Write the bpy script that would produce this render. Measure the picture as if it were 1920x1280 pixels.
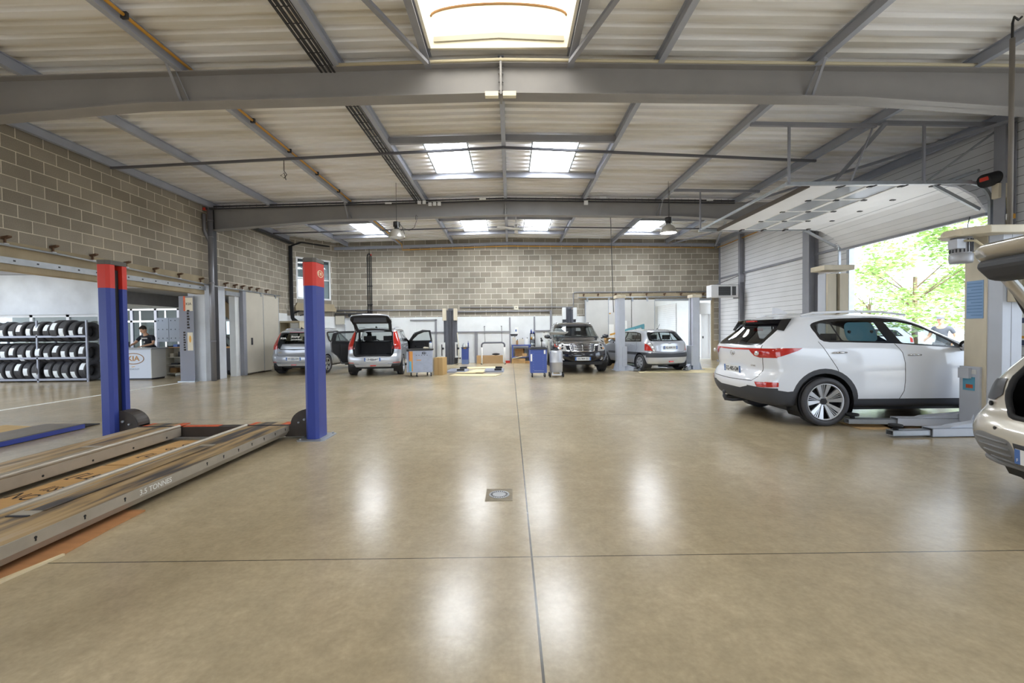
import bpy, bmesh, math, random
from mathutils import Vector, Matrix
from math import pi, sin, cos, radians
R = random.Random(7)
S = bpy.context.scene
COL = S.collection
for o in list(bpy.data.objects):
    bpy.data.objects.remove(o)

# ------------------------------------------------------------------ camera
cam_d = bpy.data.cameras.new('camera')
cam = bpy.data.objects.new('camera', cam_d)
COL.objects.link(cam)
cam_d.sensor_width = 36.0
cam_d.lens = 820.0 / 1920.0 * 36.0
cam_d.clip_end = 300
_f = Vector((-3.5, -18.0, 820.0)).normalized()
_r = Vector((cos(.011), -sin(.011), 0.0)); _r = (_r - _f * _r.dot(_f)).normalized()
_u = _r.cross(_f)
# rows = world axes in (right, down, forward) camera space
cx = Vector((_r.x, _f.x, _u.x)); cy = Vector((_r.y, _f.y, _u.y)); cz = Vector((_r.z, _f.z, _u.z))
cam.matrix_world = Matrix(((cx.x, -cy.x, -cz.x, 0), (cx.y, -cy.y, -cz.y, 0), (cx.z, -cy.z, -cz.z, 1.41), (0, 0, 0, 1)))
S.camera = cam

# ------------------------------------------------------------------ sky, sun, exposure
w = bpy.data.worlds.new('sky'); S.world = w; w.use_nodes = True
bg = w.node_tree.nodes['Background']
bg.inputs[0].default_value = (.75, .86, 1.0, 1)
bg.inputs[1].default_value = 3.4
sun_d = bpy.data.lights.new('sun', 'SUN'); sun_d.energy = 6.0; sun_d.angle = radians(1.0); sun_d.color = (1, .95, .85)
sun = bpy.data.objects.new('sun', sun_d); COL.objects.link(sun)
sun.rotation_euler = (radians(32), radians(-14), 0)
S.view_settings.view_transform = 'Standard'
S.view_settings.look = 'None'
S.view_settings.gamma = 1.0
S.view_settings.use_curve_mapping = False
S.view_settings.exposure = 0.3

def area_light(name, loc, sx, sy, power, color, rot=(0, 0, 0)):
    d = bpy.data.lights.new(name, 'AREA'); d.shape = 'RECTANGLE'; d.size = sx; d.size_y = sy; d.energy = power; d.color = color
    o = bpy.data.objects.new(name, d); COL.objects.link(o); o.location = loc; o.rotation_euler = rot
    return o

# ------------------------------------------------------------------ materials
MATS = {}
def lin(v):
    v /= 255.0
    return v / 12.92 if v <= .04045 else ((v + .055) / 1.055) ** 2.4
def C(r, g, b): return (lin(r), lin(g), lin(b), 1.0)
def nodes(m):
    return m.node_tree.nodes, m.node_tree.links
def mat(name, col, rough=.6, metal=0.0, coat=0.0, emit=0.0, noise=0.0, nscale=6.0, bump=0.0, bscale=40.0, spec=.5, stretch=(1, 1, 1)):
    if name in MATS: return MATS[name]
    m = bpy.data.materials.new(name); m.use_nodes = True
    N, L = nodes(m); b = N['Principled BSDF']
    b.inputs['Base Color'].default_value = col
    b.inputs['Roughness'].default_value = rough
    b.inputs['Metallic'].default_value = metal
    b.inputs['Specular IOR Level'].default_value = spec
    if coat: b.inputs['Coat Weight'].default_value = coat; b.inputs['Coat Roughness'].default_value = .04
    if emit:
        b.inputs['Emission Color'].default_value = col; b.inputs['Emission Strength'].default_value = emit
    if noise or bump:
        tc = N.new('ShaderNodeTexCoord'); mp = N.new('ShaderNodeMapping'); mp.inputs['Scale'].default_value = stretch
        L.new(tc.outputs['Object'], mp.inputs[0])
    if noise:
        t = N.new('ShaderNodeTexNoise'); t.inputs['Scale'].default_value = nscale; t.inputs['Detail'].default_value = 6
        r = N.new('ShaderNodeMapRange'); r.inputs['From Min'].default_value = .3; r.inputs['From Max'].default_value = .7
        r.inputs['To Min'].default_value = 1 - noise; r.inputs['To Max'].default_value = 1 + noise * .6
        x = N.new('ShaderNodeMix'); x.data_type = 'RGBA'; x.blend_type = 'MULTIPLY'; x.inputs['Factor'].default_value = 1
        x.inputs['A'].default_value = col
        L.new(mp.outputs[0], t.inputs['Vector']); L.new(t.outputs['Fac'], r.inputs['Value']); L.new(r.outputs[0], x.inputs['B'])
        L.new(x.outputs['Result'], b.inputs['Base Color'])
    if bump:
        t2 = N.new('ShaderNodeTexNoise'); t2.inputs['Scale'].default_value = bscale; t2.inputs['Detail'].default_value = 5
        bp = N.new('ShaderNodeBump'); bp.inputs['Strength'].default_value = bump; bp.inputs['Distance'].default_value = .01
        L.new(mp.outputs[0], t2.inputs['Vector']); L.new(t2.outputs['Fac'], bp.inputs['Height']); L.new(bp.outputs[0], b.inputs['Normal'])
    MATS[name] = m
    return m
def glassmat(name, tint=(.75, .8, .8, 1), trans=.85, rough=.02):
    if name in MATS: return MATS[name]
    m = bpy.data.materials.new(name); m.use_nodes = True
    N, L = nodes(m); N.remove(N['Principled BSDF'])
    out = N['Material Output']; tr = N.new('ShaderNodeBsdfTransparent'); gl = N.new('ShaderNodeBsdfGlossy'); mx = N.new('ShaderNodeMixShader')
    lf = N.new('ShaderNodeLayerWeight'); lf.inputs['Blend'].default_value = .5
    pw = N.new('ShaderNodeMath'); pw.operation = 'POWER'; pw.inputs[1].default_value = 4.0; L.new(lf.outputs['Facing'], pw.inputs[0])
    lw = N.new('ShaderNodeMath'); lw.operation = 'MULTIPLY_ADD'; lw.inputs[1].default_value = .9; lw.inputs[2].default_value = .045; L.new(pw.outputs[0], lw.inputs[0])
    tr.inputs['Color'].default_value = (tint[0] * trans, tint[1] * trans, tint[2] * trans, 1); gl.inputs['Roughness'].default_value = rough
    L.new(lw.outputs[0], mx.inputs[0]); L.new(tr.outputs[0], mx.inputs[1]); L.new(gl.outputs[0], mx.inputs[2]); L.new(mx.outputs[0], out.inputs[0])
    MATS[name] = m
    return m
def paint(name, col, rough=.25, metal=0.0, inner=(.035, .035, .037, 1), coat=1.0):
    """car paint outside, dark trim on the inner side of the shell"""
    if name in MATS: return MATS[name]
    m = mat(name, col, rough, metal, coat=coat)
    N, L = nodes(m); b = N['Principled BSDF']; out = N['Material Output']
    d = N.new('ShaderNodeBsdfDiffuse'); d.inputs[0].default_value = inner
    g = N.new('ShaderNodeNewGeometry'); mx = N.new('ShaderNodeMixShader')
    L.new(g.outputs['Backfacing'], mx.inputs[0]); L.new(b.outputs[0], mx.inputs[1]); L.new(d.outputs[0], mx.inputs[2]); L.new(mx.outputs[0], out.inputs[0])
    return m

# ------------------------------------------------------------------ mesh builder
class MB:
    def __init__(s, m=None):
        s.v = []; s.f = []; s.fm = []; s.fs = []; s.mats = [m] if m else []; s.cur = 0; s.sm = False; s.T = None
    def m(s, mt):
        if mt not in s.mats: s.mats.append(mt)
        s.cur = s.mats.index(mt); return s
    def smooth(s, on=True): s.sm = on; return s
    def xf(s, M): s.T = M; return s
    def add(s, vs, fs):
        o = len(s.v)
        s.v += [(s.T @ Vector(p)) if s.T else Vector(p) for p in vs]
        for f in fs:
            s.f.append([o + i for i in f]); s.fm.append(s.cur); s.fs.append(s.sm)
        return s
    def box(s, x0, y0, z0, x1, y1, z1):
        if x0 > x1: x0, x1 = x1, x0
        if y0 > y1: y0, y1 = y1, y0
        if z0 > z1: z0, z1 = z1, z0
        return s.add([(x0, y0, z0), (x1, y0, z0), (x1, y1, z0), (x0, y1, z0), (x0, y0, z1), (x1, y0, z1), (x1, y1, z1), (x0, y1, z1)],
                     [(0, 3, 2, 1), (4, 5, 6, 7), (0, 1, 5, 4), (1, 2, 6, 5), (2, 3, 7, 6), (3, 0, 4, 7)])
    def cb(s, c, sz):
        return s.box(c[0] - sz[0] / 2, c[1] - sz[1] / 2, c[2] - sz[2] / 2, c[0] + sz[0] / 2, c[1] + sz[1] / 2, c[2] + sz[2] / 2)
    def frame(s, p, q, up=(0, 0, 1)):
        p = Vector(p); q = Vector(q); d = (q - p).normalized(); up = Vector(up)
        if abs(d.dot(up)) > .99: up = Vector((0, 1, 0))
        a = d.cross(up).normalized(); return p, q, d, a, a.cross(d)
    def prof(s, p, q, pts, up=(0, 0, 1), cap=True):
        """sweep a 2-D outline (side, up) from p to q"""
        p, q, d, a, b = s.frame(p, q, up); n = len(pts)
        vs = [e + a * x + b * y for e in (p, q) for x, y in pts]
        fs = [(i, (i + 1) % n, n + (i + 1) % n, n + i) for i in range(n)]
        if cap: fs += [tuple(range(n))[::-1], tuple(range(n, 2 * n))]
        return s.add(vs, fs)
    def bar(s, p, q, wd, h, up=(0, 0, 1)):
        return s.prof(p, q, [(-wd / 2, -h / 2), (wd / 2, -h / 2), (wd / 2, h / 2), (-wd / 2, h / 2)], up)
    def ibeam(s, p, q, wd, h, tf=.014, tw=.01, up=(0, 0, 1)):
        a, b, c = wd / 2, h / 2, tw / 2
        return s.prof(p, q, [(-a, -b), (a, -b), (a, -b + tf), (c, -b + tf), (c, b - tf), (a, b - tf), (a, b), (-a, b), (-a, b - tf), (-c, b - tf), (-c, -b + tf), (-a, -b + tf)], up)
    def cyl(s, p, q, r, n=16, r2=None, cap=True):
        p, q, d, a, b = s.frame(p, q); r2 = r if r2 is None else r2; k = s.sm
        vs = [p + (a * cos(t) + b * sin(t)) * r for t in [2 * pi * i / n for i in range(n)]] + [q + (a * cos(t) + b * sin(t)) * r2 for t in [2 * pi * i / n for i in range(n)]]
        s.sm = True; s.add(vs, [(i, (i + 1) % n, n + (i + 1) % n, n + i) for i in range(n)]); s.sm = False
        if cap: s.add(vs, [tuple(range(n))[::-1], tuple(range(n, 2 * n))])
        s.sm = k; return s
    def tube(s, pts, r, n=8, closed=False):
        pts = [Vector(p) for p in pts]; k = s.sm; s.sm = True; rings = []; m = len(pts); a = None
        for i, p in enumerate(pts):
            d = ((pts[(i + 1) % m] - pts[i - 1]) if closed else (pts[min(i + 1, m - 1)] - pts[max(i - 1, 0)])).normalized()
            if a is None:
                a = d.cross(Vector((0, 0, 1)) if abs(d.z) < .95 else Vector((0, 1, 0))).normalized()
            else:
                a = (a - d * a.dot(d)).normalized()
            b = a.cross(d); rr = r[i] if isinstance(r, (list, tuple)) else r
            rings.append([p + (a * cos(2 * pi * j / n) + b * sin(2 * pi * j / n)) * rr for j in range(n)])
        vs = [v for g in rings for v in g]; e = m if closed else m - 1
        fs = [(i * n + j, i * n + (j + 1) % n, ((i + 1) % m) * n + (j + 1) % n, ((i + 1) % m) * n + j) for i in range(e) for j in range(n)]
        if not closed: fs += [tuple(range(n))[::-1], tuple(range((m - 1) * n, m * n))]
        s.add(vs, fs); s.sm = k; return s
    def lathe(s, prof, n=24, M=None, cap=False):
        """prof: (radius, height) about local z; M places it"""
        k = s.sm; s.sm = True; M = M or Matrix()
        vs = [M @ Vector((r * cos(2 * pi * j / n), r * sin(2 * pi * j / n), z)) for r, z in prof for j in range(n)]
        fs = [(i * n + j, i * n + (j + 1) % n, (i + 1) * n + (j + 1) % n, (i + 1) * n + j) for i in range(len(prof) - 1) for j in range(n)]
        if cap: fs += [tuple(range(n))[::-1], tuple(range((len(prof) - 1) * n, len(prof) * n))]
        s.add(vs, fs); s.sm = k; return s
    def prism(s, poly, ax, a, b):
        """poly of 2-D points extruded along axis ax from a to b; axes order of the points: the other two axes"""
        def P(p, t):
            return (t, p[0], p[1]) if ax == 0 else ((p[0], t, p[1]) if ax == 1 else (p[0], p[1], t))
        n = len(poly)
        return s.add([P(p, a) for p in poly] + [P(p, b) for p in poly],
                     [tuple(range(n)), tuple(range(n, 2 * n))[::-1]] + [(i, i + n, (i + 1) % n + n, (i + 1) % n) for i in range(n)])
    def ball(s, c, r, n=12, sc=(1, 1, 1)):
        k = s.sm; s.sm = True; c = Vector(c)
        prof = [(sin(pi * i / n), -cos(pi * i / n)) for i in range(n + 1)]
        vs = [c + Vector((a * cos(2 * pi * j / n) * r * sc[0], a * sin(2 * pi * j / n) * r * sc[1], b * r * sc[2])) for a, b in prof for j in range(n)]
        s.add(vs, [(i * n + j, i * n + (j + 1) % n, (i + 1) * n + (j + 1) % n, (i + 1) * n + j) for i in range(n) for j in range(n)]); s.sm = k; return s
    def text(s, body, size, M, align='CENTER', bold=0.0, depth=.001, sx=1.0):
        c = bpy.data.curves.new('lettering', 'FONT'); c.body = body; c.size = size; c.align_x = align; c.align_y = 'CENTER'; c.extrude = depth; c.offset = bold; c.resolution_u = 3
        o = bpy.data.objects.new('lettering', c); COL.objects.link(o)
        dg = bpy.context.evaluated_depsgraph_get(); dg.update()
        me = o.evaluated_get(dg).to_mesh()
        s.add([M @ Vector((v.co.x * sx, v.co.y, v.co.z)) for v in me.vertices], [tuple(p.vertices) for p in me.polygons])
        o.evaluated_get(dg).to_mesh_clear(); bpy.data.objects.remove(o); bpy.data.curves.remove(c)
        return s
    def build(s, name, parent=None, bevel=0.0, seg=2, sub=0, loc=None, rz=0, fix=True, sharp=None):
        me = bpy.data.meshes.new(name); me.from_pydata([tuple(v) for v in s.v], [], s.f)
        for m in s.mats: me.materials.append(m)
        me.polygons.foreach_set('material_index', s.fm); me.polygons.foreach_set('use_smooth', s.fs)
        if fix:
            b = bmesh.new(); b.from_mesh(me); bmesh.ops.remove_doubles(b, verts=b.verts, dist=1e-5); bmesh.ops.recalc_face_normals(b, faces=b.faces); b.to_mesh(me); b.free()
        if sharp: me.set_sharp_from_angle(angle=radians(sharp))
        o = bpy.data.objects.new(name, me); COL.objects.link(o)
        if parent: o.parent = parent
        if loc: o.location = loc
        if rz: o.rotation_euler = (0, 0, rz)
        if bevel:
            md = o.modifiers.new('bevel', 'BEVEL'); md.width = bevel; md.segments = seg; md.limit_method = 'ANGLE'; md.angle_limit = radians(40)
        if sub:
            md = o.modifiers.new('subdivision', 'SUBSURF'); md.levels = sub; md.render_levels = sub
        return o

def thing(name, label, cat, loc=(0, 0, 0), rz=0, group=None):
    o = bpy.data.objects.new(name, None); COL.objects.link(o); o.location = loc; o.rotation_euler = (0, 0, rz); o.empty_display_size = .1
    return tag(o, label, cat, group)
def tag(o, label, cat, group=None):
    o['label'] = label; o['category'] = cat
    if group: o['group'] = group
    return o
def struct(o, label=None):
    o['kind'] = 'structure'
    if label: o['label'] = label
    return o
def copy_tree(o, parent=None):
    c = o.copy(); COL.objects.link(c)
    if parent: c.parent = parent
    for ch in [k for k in bpy.data.objects if k.parent == o]: copy_tree(ch, c)
    return c
def TR(x, y, z, rx=0, ry=0, rz=0):
    return Matrix.Translation((x, y, z)) @ Matrix.Rotation(rz, 4, 'Z') @ Matrix.Rotation(ry, 4, 'Y') @ Matrix.Rotation(rx, 4, 'X')
# text planes: facing -Y (towards the camera), facing +X, facing -X
def FY(x, y, z, rz=0): return TR(x, y, z, rx=pi / 2, rz=rz)
# ------------------------------------------------------------------ surface materials of the building
def vec(N, L, ax):
    tc = N.new('ShaderNodeTexCoord'); sp = N.new('ShaderNodeSeparateXYZ'); cb = N.new('ShaderNodeCombineXYZ')
    L.new(tc.outputs['Object'], sp.inputs[0]); L.new(sp.outputs[ax[0]], cb.inputs[0]); L.new(sp.outputs[ax[1]], cb.inputs[1])
    return cb.outputs[0], tc.outputs['Object'], sp
def blockmat(name, ax, c1, c2, mortar, off=0.0, zoff=0.0):
    m = bpy.data.materials.new(name); m.use_nodes = True; N, L = nodes(m); b = N['Principled BSDF']; b.inputs['Roughness'].default_value = .9
    v, ob, sp = vec(N, L, ax)
    mp = N.new('ShaderNodeMapping'); mp.inputs['Location'].default_value = (off, zoff, 0); L.new(v, mp.inputs[0])
    bk = N.new('ShaderNodeTexBrick'); bk.inputs['Scale'].default_value = 1; bk.inputs['Brick Width'].default_value = .5; bk.inputs['Row Height'].default_value = .25
    bk.inputs['Mortar Size'].default_value = .009; bk.inputs['Mortar Smooth'].default_value = .3; bk.inputs['Bias'].default_value = -.1
    bk.inputs['Color1'].default_value = c1; bk.inputs['Color2'].default_value = c2; bk.inputs['Mortar'].default_value = mortar
    L.new(mp.outputs[0], bk.inputs['Vector'])
    n = N.new('ShaderNodeTexNoise'); n.inputs['Scale'].default_value = .7; n.inputs['Detail'].default_value = 8; L.new(ob, n.inputs['Vector'])
    r = N.new('ShaderNodeMapRange'); r.inputs['From Min'].default_value = .3; r.inputs['From Max'].default_value = .7; r.inputs['To Min'].default_value = .8; r.inputs['To Max'].default_value = 1.15
    n2 = N.new('ShaderNodeTexNoise'); n2.inputs['Scale'].default_value = 60; n2.inputs['Detail'].default_value = 3; L.new(ob, n2.inputs['Vector'])
    r2 = N.new('ShaderNodeMapRange'); r2.inputs['From Min'].default_value = .3; r2.inputs['From Max'].default_value = .7; r2.inputs['To Min'].default_value = .88; r2.inputs['To Max'].default_value = 1.1
    mu = N.new('ShaderNodeMath'); mu.operation = 'MULTIPLY'; L.new(n.outputs['Fac'], r.inputs[0]); L.new(n2.outputs['Fac'], r2.inputs[0]); L.new(r.outputs[0], mu.inputs[0]); L.new(r2.outputs[0], mu.inputs[1])
    x = N.new('ShaderNodeMix'); x.data_type = 'RGBA'; x.blend_type = 'MULTIPLY'; x.inputs['Factor'].default_value = 1
    L.new(bk.outputs['Color'], x.inputs['A']); L.new(mu.outputs[0], x.inputs['B']); L.new(x.outputs['Result'], b.inputs['Base Color'])
    bp = N.new('ShaderNodeBump'); bp.inputs['Strength'].default_value = .5; bp.inputs['Distance'].default_value = .008; bp.invert = True
    L.new(bk.outputs['Fac'], bp.inputs['Height']); L.new(bp.outputs[0], b.inputs['Normal'])
    return m
def groovemat(name, col, ax, period, width, groove, rough=.5, noise=.06):
    """painted metal sheet with a fine dark joint every period along one axis"""
    m = mat(name, col, rough, noise=noise, nscale=1.2); N, L = nodes(m); b = N['Principled BSDF']
    tc = N.new('ShaderNodeTexCoord'); sp = N.new('ShaderNodeSeparateXYZ'); L.new(tc.outputs['Object'], sp.inputs[0])
    d = N.new('ShaderNodeMath'); d.operation = 'DIVIDE'; d.inputs[1].default_value = period; L.new(sp.outputs[ax], d.inputs[0])
    fr = N.new('ShaderNodeMath'); fr.operation = 'FRACT'; L.new(d.outputs[0], fr.inputs[0])
    lt = N.new('ShaderNodeMath'); lt.operation = 'LESS_THAN'; lt.inputs[1].default_value = width / period; L.new(fr.outputs[0], lt.inputs[0])
    x = N.new('ShaderNodeMix'); x.data_type = 'RGBA'; x.inputs['B'].default_value = groove; L.new(lt.outputs[0], x.inputs['Factor'])
    src = b.inputs['Base Color'].links[0].from_socket
    L.new(src, x.inputs['A']); L.new(x.outputs['Result'], b.inputs['Base Color'])
    return m
M_block_l = blockmat('grey_block_left', 'YZ', C(160, 151, 137), C(136, 128, 115), C(222, 213, 194), .08, .07)
M_block_b = blockmat('grey_block_back', 'XZ', C(162, 154, 140), C(132, 124, 112), C(224, 218, 204), .1, .07)
M_conc = mat('cast_concrete', C(168, 154, 128), .9, noise=.22, nscale=1.6, bump=.25, bscale=30, stretch=(1, 1, .35))
M_white = mat('white_wall_paint', C(226, 228, 228), .75, noise=.07, nscale=2)
M_whiteroom = mat('whitewashed_concrete', C(205, 210, 218), .85, noise=.14, nscale=1.5, bump=.2)
M_clad = groovemat('white_cladding', C(228, 229, 232), 'Z', .17, .009, C(110, 112, 118))
M_clad2 = groovemat('white_door_panel', C(240, 242, 248), 'Z', .105, .004, C(165, 170, 180))
M_steel = mat('grey_painted_steel', C(148, 150, 159), .5, noise=.08, nscale=3)
M_rafter = mat('rafter_paint', C(150, 148, 148), .5, noise=.1, nscale=1.5)
M_purlin = mat('purlin_paint', C(168, 173, 187), .45, noise=.06, nscale=3)
M_galv = mat('galvanised_steel', C(175, 180, 186), .4, .6, noise=.1, nscale=8)
M_dark = mat('dark_steel', C(60, 60, 64), .5, .2)
M_black = mat('black_plastic', C(30, 30, 32), .55)
M_rubber = mat('black_rubber', C(34, 34, 36), .75, noise=.15, nscale=30)
M_chrome = mat('chrome', C(215, 215, 218), .12, 1.0)
M_wtrim = mat('white_trim', C(232, 233, 235), .5)
M_cream = mat('cream_upstand', C(236, 229, 208), .6, noise=.06, nscale=4)
M_door = mat('beige_door_sheet', C(200, 193, 178), .5, noise=.05, nscale=2)
M_doorg = mat('grey_door_sheet', C(205, 204, 200), .5, noise=.05, nscale=2)
M_orange = mat('orange_conduit', C(214, 158, 62), .5)

def roofmat():
    m = bpy.data.materials.new('roof_sheet'); m.use_nodes = True; N, L = nodes(m); b = N['Principled BSDF']
    b.inputs['Roughness'].default_value = .45; b.inputs['Metallic'].default_value = .1
    tc = N.new('ShaderNodeTexCoord'); mp = N.new('ShaderNodeMapping'); mp.inputs['Scale'].default_value = (.25, 2.2, 1); L.new(tc.outputs['Object'], mp.inputs[0])
    n = N.new('ShaderNodeTexNoise'); n.inputs['Scale'].default_value = 1.3; n.inputs['Detail'].default_value = 6; L.new(mp.outputs[0], n.inputs['Vector'])
    r = N.new('ShaderNodeValToRGB'); r.color_ramp.elements[0].position = .34; r.color_ramp.elements[0].color = C(218, 213, 203); r.color_ramp.elements[1].position = .62; r.color_ramp.elements[1].color = C(244, 244, 246)
    L.new(n.outputs['Fac'], r.inputs[0]); L.new(r.outputs[0], b.inputs['Base Color'])
    return m
M_roof = roofmat()

def floormat():
    m = bpy.data.materials.new('sealed_concrete_floor'); m.use_nodes = True; N, L = nodes(m); b = N['Principled BSDF']
    tc = N.new('ShaderNodeTexCoord'); ob = tc.outputs['Object']
    def noise(sc, det, rough=.6, stretch=(1, 1, 1), dist=0):
        mp = N.new('ShaderNodeMapping'); mp.inputs['Scale'].default_value = stretch; L.new(ob, mp.inputs[0])
        n = N.new('ShaderNodeTexNoise'); n.inputs['Scale'].default_value = sc; n.inputs['Detail'].default_value = det; n.inputs['Roughness'].default_value = rough; n.inputs['Distortion'].default_value = dist
        L.new(mp.outputs[0], n.inputs['Vector']); return n.outputs['Fac']
    def ramp(src, p0, c0, p1, c1):
        r = N.new('ShaderNodeValToRGB'); r.color_ramp.elements[0].position = p0; r.color_ramp.elements[0].color = c0; r.color_ramp.elements[1].position = p1; r.color_ramp.elements[1].color = c1
        L.new(src, r.inputs[0]); return r.outputs[0]
    def mixc(a, bb, fac, mode='MIX'):
        x = N.new('ShaderNodeMix'); x.data_type = 'RGBA'; x.blend_type = mode
        if isinstance(fac, float): x.inputs['Factor'].default_value = fac
        else: L.new(fac, x.inputs['Factor'])
        for s, v in (('A', a), ('B', bb)):
            if isinstance(v, tuple): x.inputs[s].default_value = v
            else: L.new(v, x.inputs[s])
        return x.outputs['Result']
    def math_(op, a, bb=None):
        x = N.new('ShaderNodeMath'); x.operation = op
        for i, v in enumerate((a, bb)):
            if v is None: continue
            if isinstance(v, (int, float)): x.inputs[i].default_value = v
            else: L.new(v, x.inputs[i])
        return x.outputs[0]
    base = ramp(noise(.5, 5, .5), .15, C(170, 152, 122), .85, C(199, 185, 158))
    fine = ramp(noise(9, 6, .6), .15, (.78, .78, .77, 1), .85, (1.08, 1.08, 1.07, 1))
    col = mixc(base, fine, 1.0, 'MULTIPLY')
    grain = ramp(noise(34, 4, .6), .2, (.86, .86, .85, 1), .8, (1.1, 1.1, 1.1, 1))
    col = mixc(col, grain, 1.0, 'MULTIPLY')
    pale = ramp(noise(1.5, 6, .65, (1, .7, 1)), .5, (1, 1, 1, 1), .75, (1.22, 1.22, 1.24, 1))
    col = mixc(col, pale, 1.0, 'MULTIPLY')
    streak = ramp(noise(1.2, 4, .45, (1.6, .5, 1)), .1, (.80, .79, .77, 1), .9, (1.04, 1.04, 1.04, 1))
    col = mixc(col, streak, .7, 'MULTIPLY')
    # saw-cut joints
    sp = N.new('ShaderNodeSeparateXYZ'); L.new(ob, sp.inputs[0])
    def joint(ax, p0, wd):
        return math_('LESS_THAN', math_('ABSOLUTE', math_('SUBTRACT', sp.outputs[ax], p0)), wd)
    j = joint('X', .12, .006)
    for y in (2.71, 7.31, 11.9, 16.5, -1.9): j = math_('MAXIMUM', j, joint('Y', y, .004))
    col = mixc(col, C(38, 34, 28), math_('MULTIPLY', j, .9))
    L.new(col, b.inputs['Base Color'])
    ro = N.new('ShaderNodeMapRange'); ro.inputs['From Min'].default_value = .1; ro.inputs['From Max'].default_value = .9; ro.inputs['To Min'].default_value = .18; ro.inputs['To Max'].default_value = .265
    L.new(noise(1.3, 5, .5, (1.3, .6, 1)), ro.inputs[0]); L.new(ro.outputs[0], b.inputs['Roughness'])
    b.inputs['Specular IOR Level'].default_value = .38
    bp = N.new('ShaderNodeBump'); bp.inputs['Strength'].default_value = .06; bp.inputs['Distance'].default_value = .01
    L.new(noise(22, 6), bp.inputs['Height']); L.new(bp.outputs[0], b.inputs['Normal'])
    return m
M_floor = floormat()

# ------------------------------------------------------------------ shell
XL, XR, YB, YF = -9.35, 9.7, 20.2, -9.0
def roofz(x): return 5.72 - .02 * abs(x + .1)
struct(MB(M_floor).add([(-20, YF, 0), (XR + .2, YF, 0), (XR + .2, 27, 0), (-20, 27, 0), (-20, YF, -.2), (XR + .2, YF, -.2), (XR + .2, 27, -.2), (-20, 27, -.2)],
    [(0, 1, 2, 3), (4, 7, 6, 5), (0, 4, 5, 1), (1, 5, 6, 2), (2, 6, 7, 3), (3, 7, 4, 0)]).build('floor'), 'sealed tan concrete workshop floor with saw-cut joints')

# corrugated roof, left open for the barrel rooflight and its added twin
def sheet(b, xs, y0, y1):
    p = .25; pts = []; k = math.floor(y0 / p)
    y = k * p
    while y < y1:
        for dy, dz in ((0, 0), (.12, 0), (.142, .055), (.228, .055)):
            if y0 <= y + dy <= y1: pts.append((y + dy, dz))
        y += p
    n = len(pts)
    for t in (0, .012):
        vs = [(x, py, roofz(x) + pz + t) for x in xs for py, pz in pts]
        b.add(vs, [(i * n + j, i * n + j + 1, (i + 1) * n + j + 1, (i + 1) * n + j) for i in range(len(xs) - 1) for j in range(n - 1)])
rb = MB(M_roof)
sheet(rb, (-9.6, -1.14), YF, 20.3); sheet(rb, (.9, 9.95), YF, 20.3)
for a, c in ((YF, -5.2), (-1.9, 3.3), (6.64, 20.3)): sheet(rb, (-1.14, -.1, .9), a, c)
struct(rb.build('ceiling', fix=False), 'corrugated metal roof sheeting seen from below')

# barrel rooflights
def rooflight(n, y0, y1):
    x0, x1 = -1.14, .9; xm = (x0 + x1) / 2; zb = 5.68; zt = 6.13
    root = struct(bpy.data.objects.new('window_%d' % n, None)); COL.objects.link(root)
    arch = [(xm + (x1 - x0) / 2 * cos(t), zt + .18 * sin(t)) for t in [pi * i / 16 for i in range(17)]]
    b = MB(M_cream)
    for x, xx in ((x0, x0 - .04), (x1, x1 + .04)): b.box(min(x, xx), y0, zb - .02, max(x, xx), y1, zt)
    for ya, yb2 in ((y0 - .04, y0), (y1, y1 + .04)): b.prism([(x0, zb - .02), (x1, zb - .02), (x1, zt)] + arch[1:-1] + [(x0, zt)], 1, ya, yb2)
    o = b.build('upstand', root)
    tr = MB(mat('grey_flashing', C(170, 165, 150), .6))
    tr.prism([(x0 + .05, zb + .06), (xm, zb + .11), (x1 - .05, zb + .06), (x1 - .05, zb + .13), (xm, zb + .19), (x0 + .05, zb + .13)], 1, y1 - .03, y1 - .001)
    tr.build('flashing', root)
    ed = MB(mat('brown_seal', C(140, 105, 65), .7))
    ed.tube([(x, y1 - .01, z) for x, z in arch], .022); ed.tube([(x, y0 + .01, z) for x, z in arch], .022); ed.build('seal', root)
    mm = mat('daylight_dome', (1.0, .985, .94, 1), .4, emit=3.4)
    N, L = nodes(mm)
    g = MB(mm); k = len(arch)
    vs = [(x, y, z) for y in (y0, y1) for x, z in arch] + [(x, y, z + .02) for y in (y0, y1) for x, z in arch]
    g.add(vs, [(i, i + 1, k + i + 1, k + i) for i in range(k - 1)] + [(2 * k + i, 3 * k + i, 3 * k + i + 1, 2 * k + i + 1) for i in range(k - 1)])
    g.build('pane', root)
rooflight(1, 3.3, 6.64); rooflight(2, -5.2, -1.9)  # the second, behind the camera, is unseen and added to brighten the hall

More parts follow.
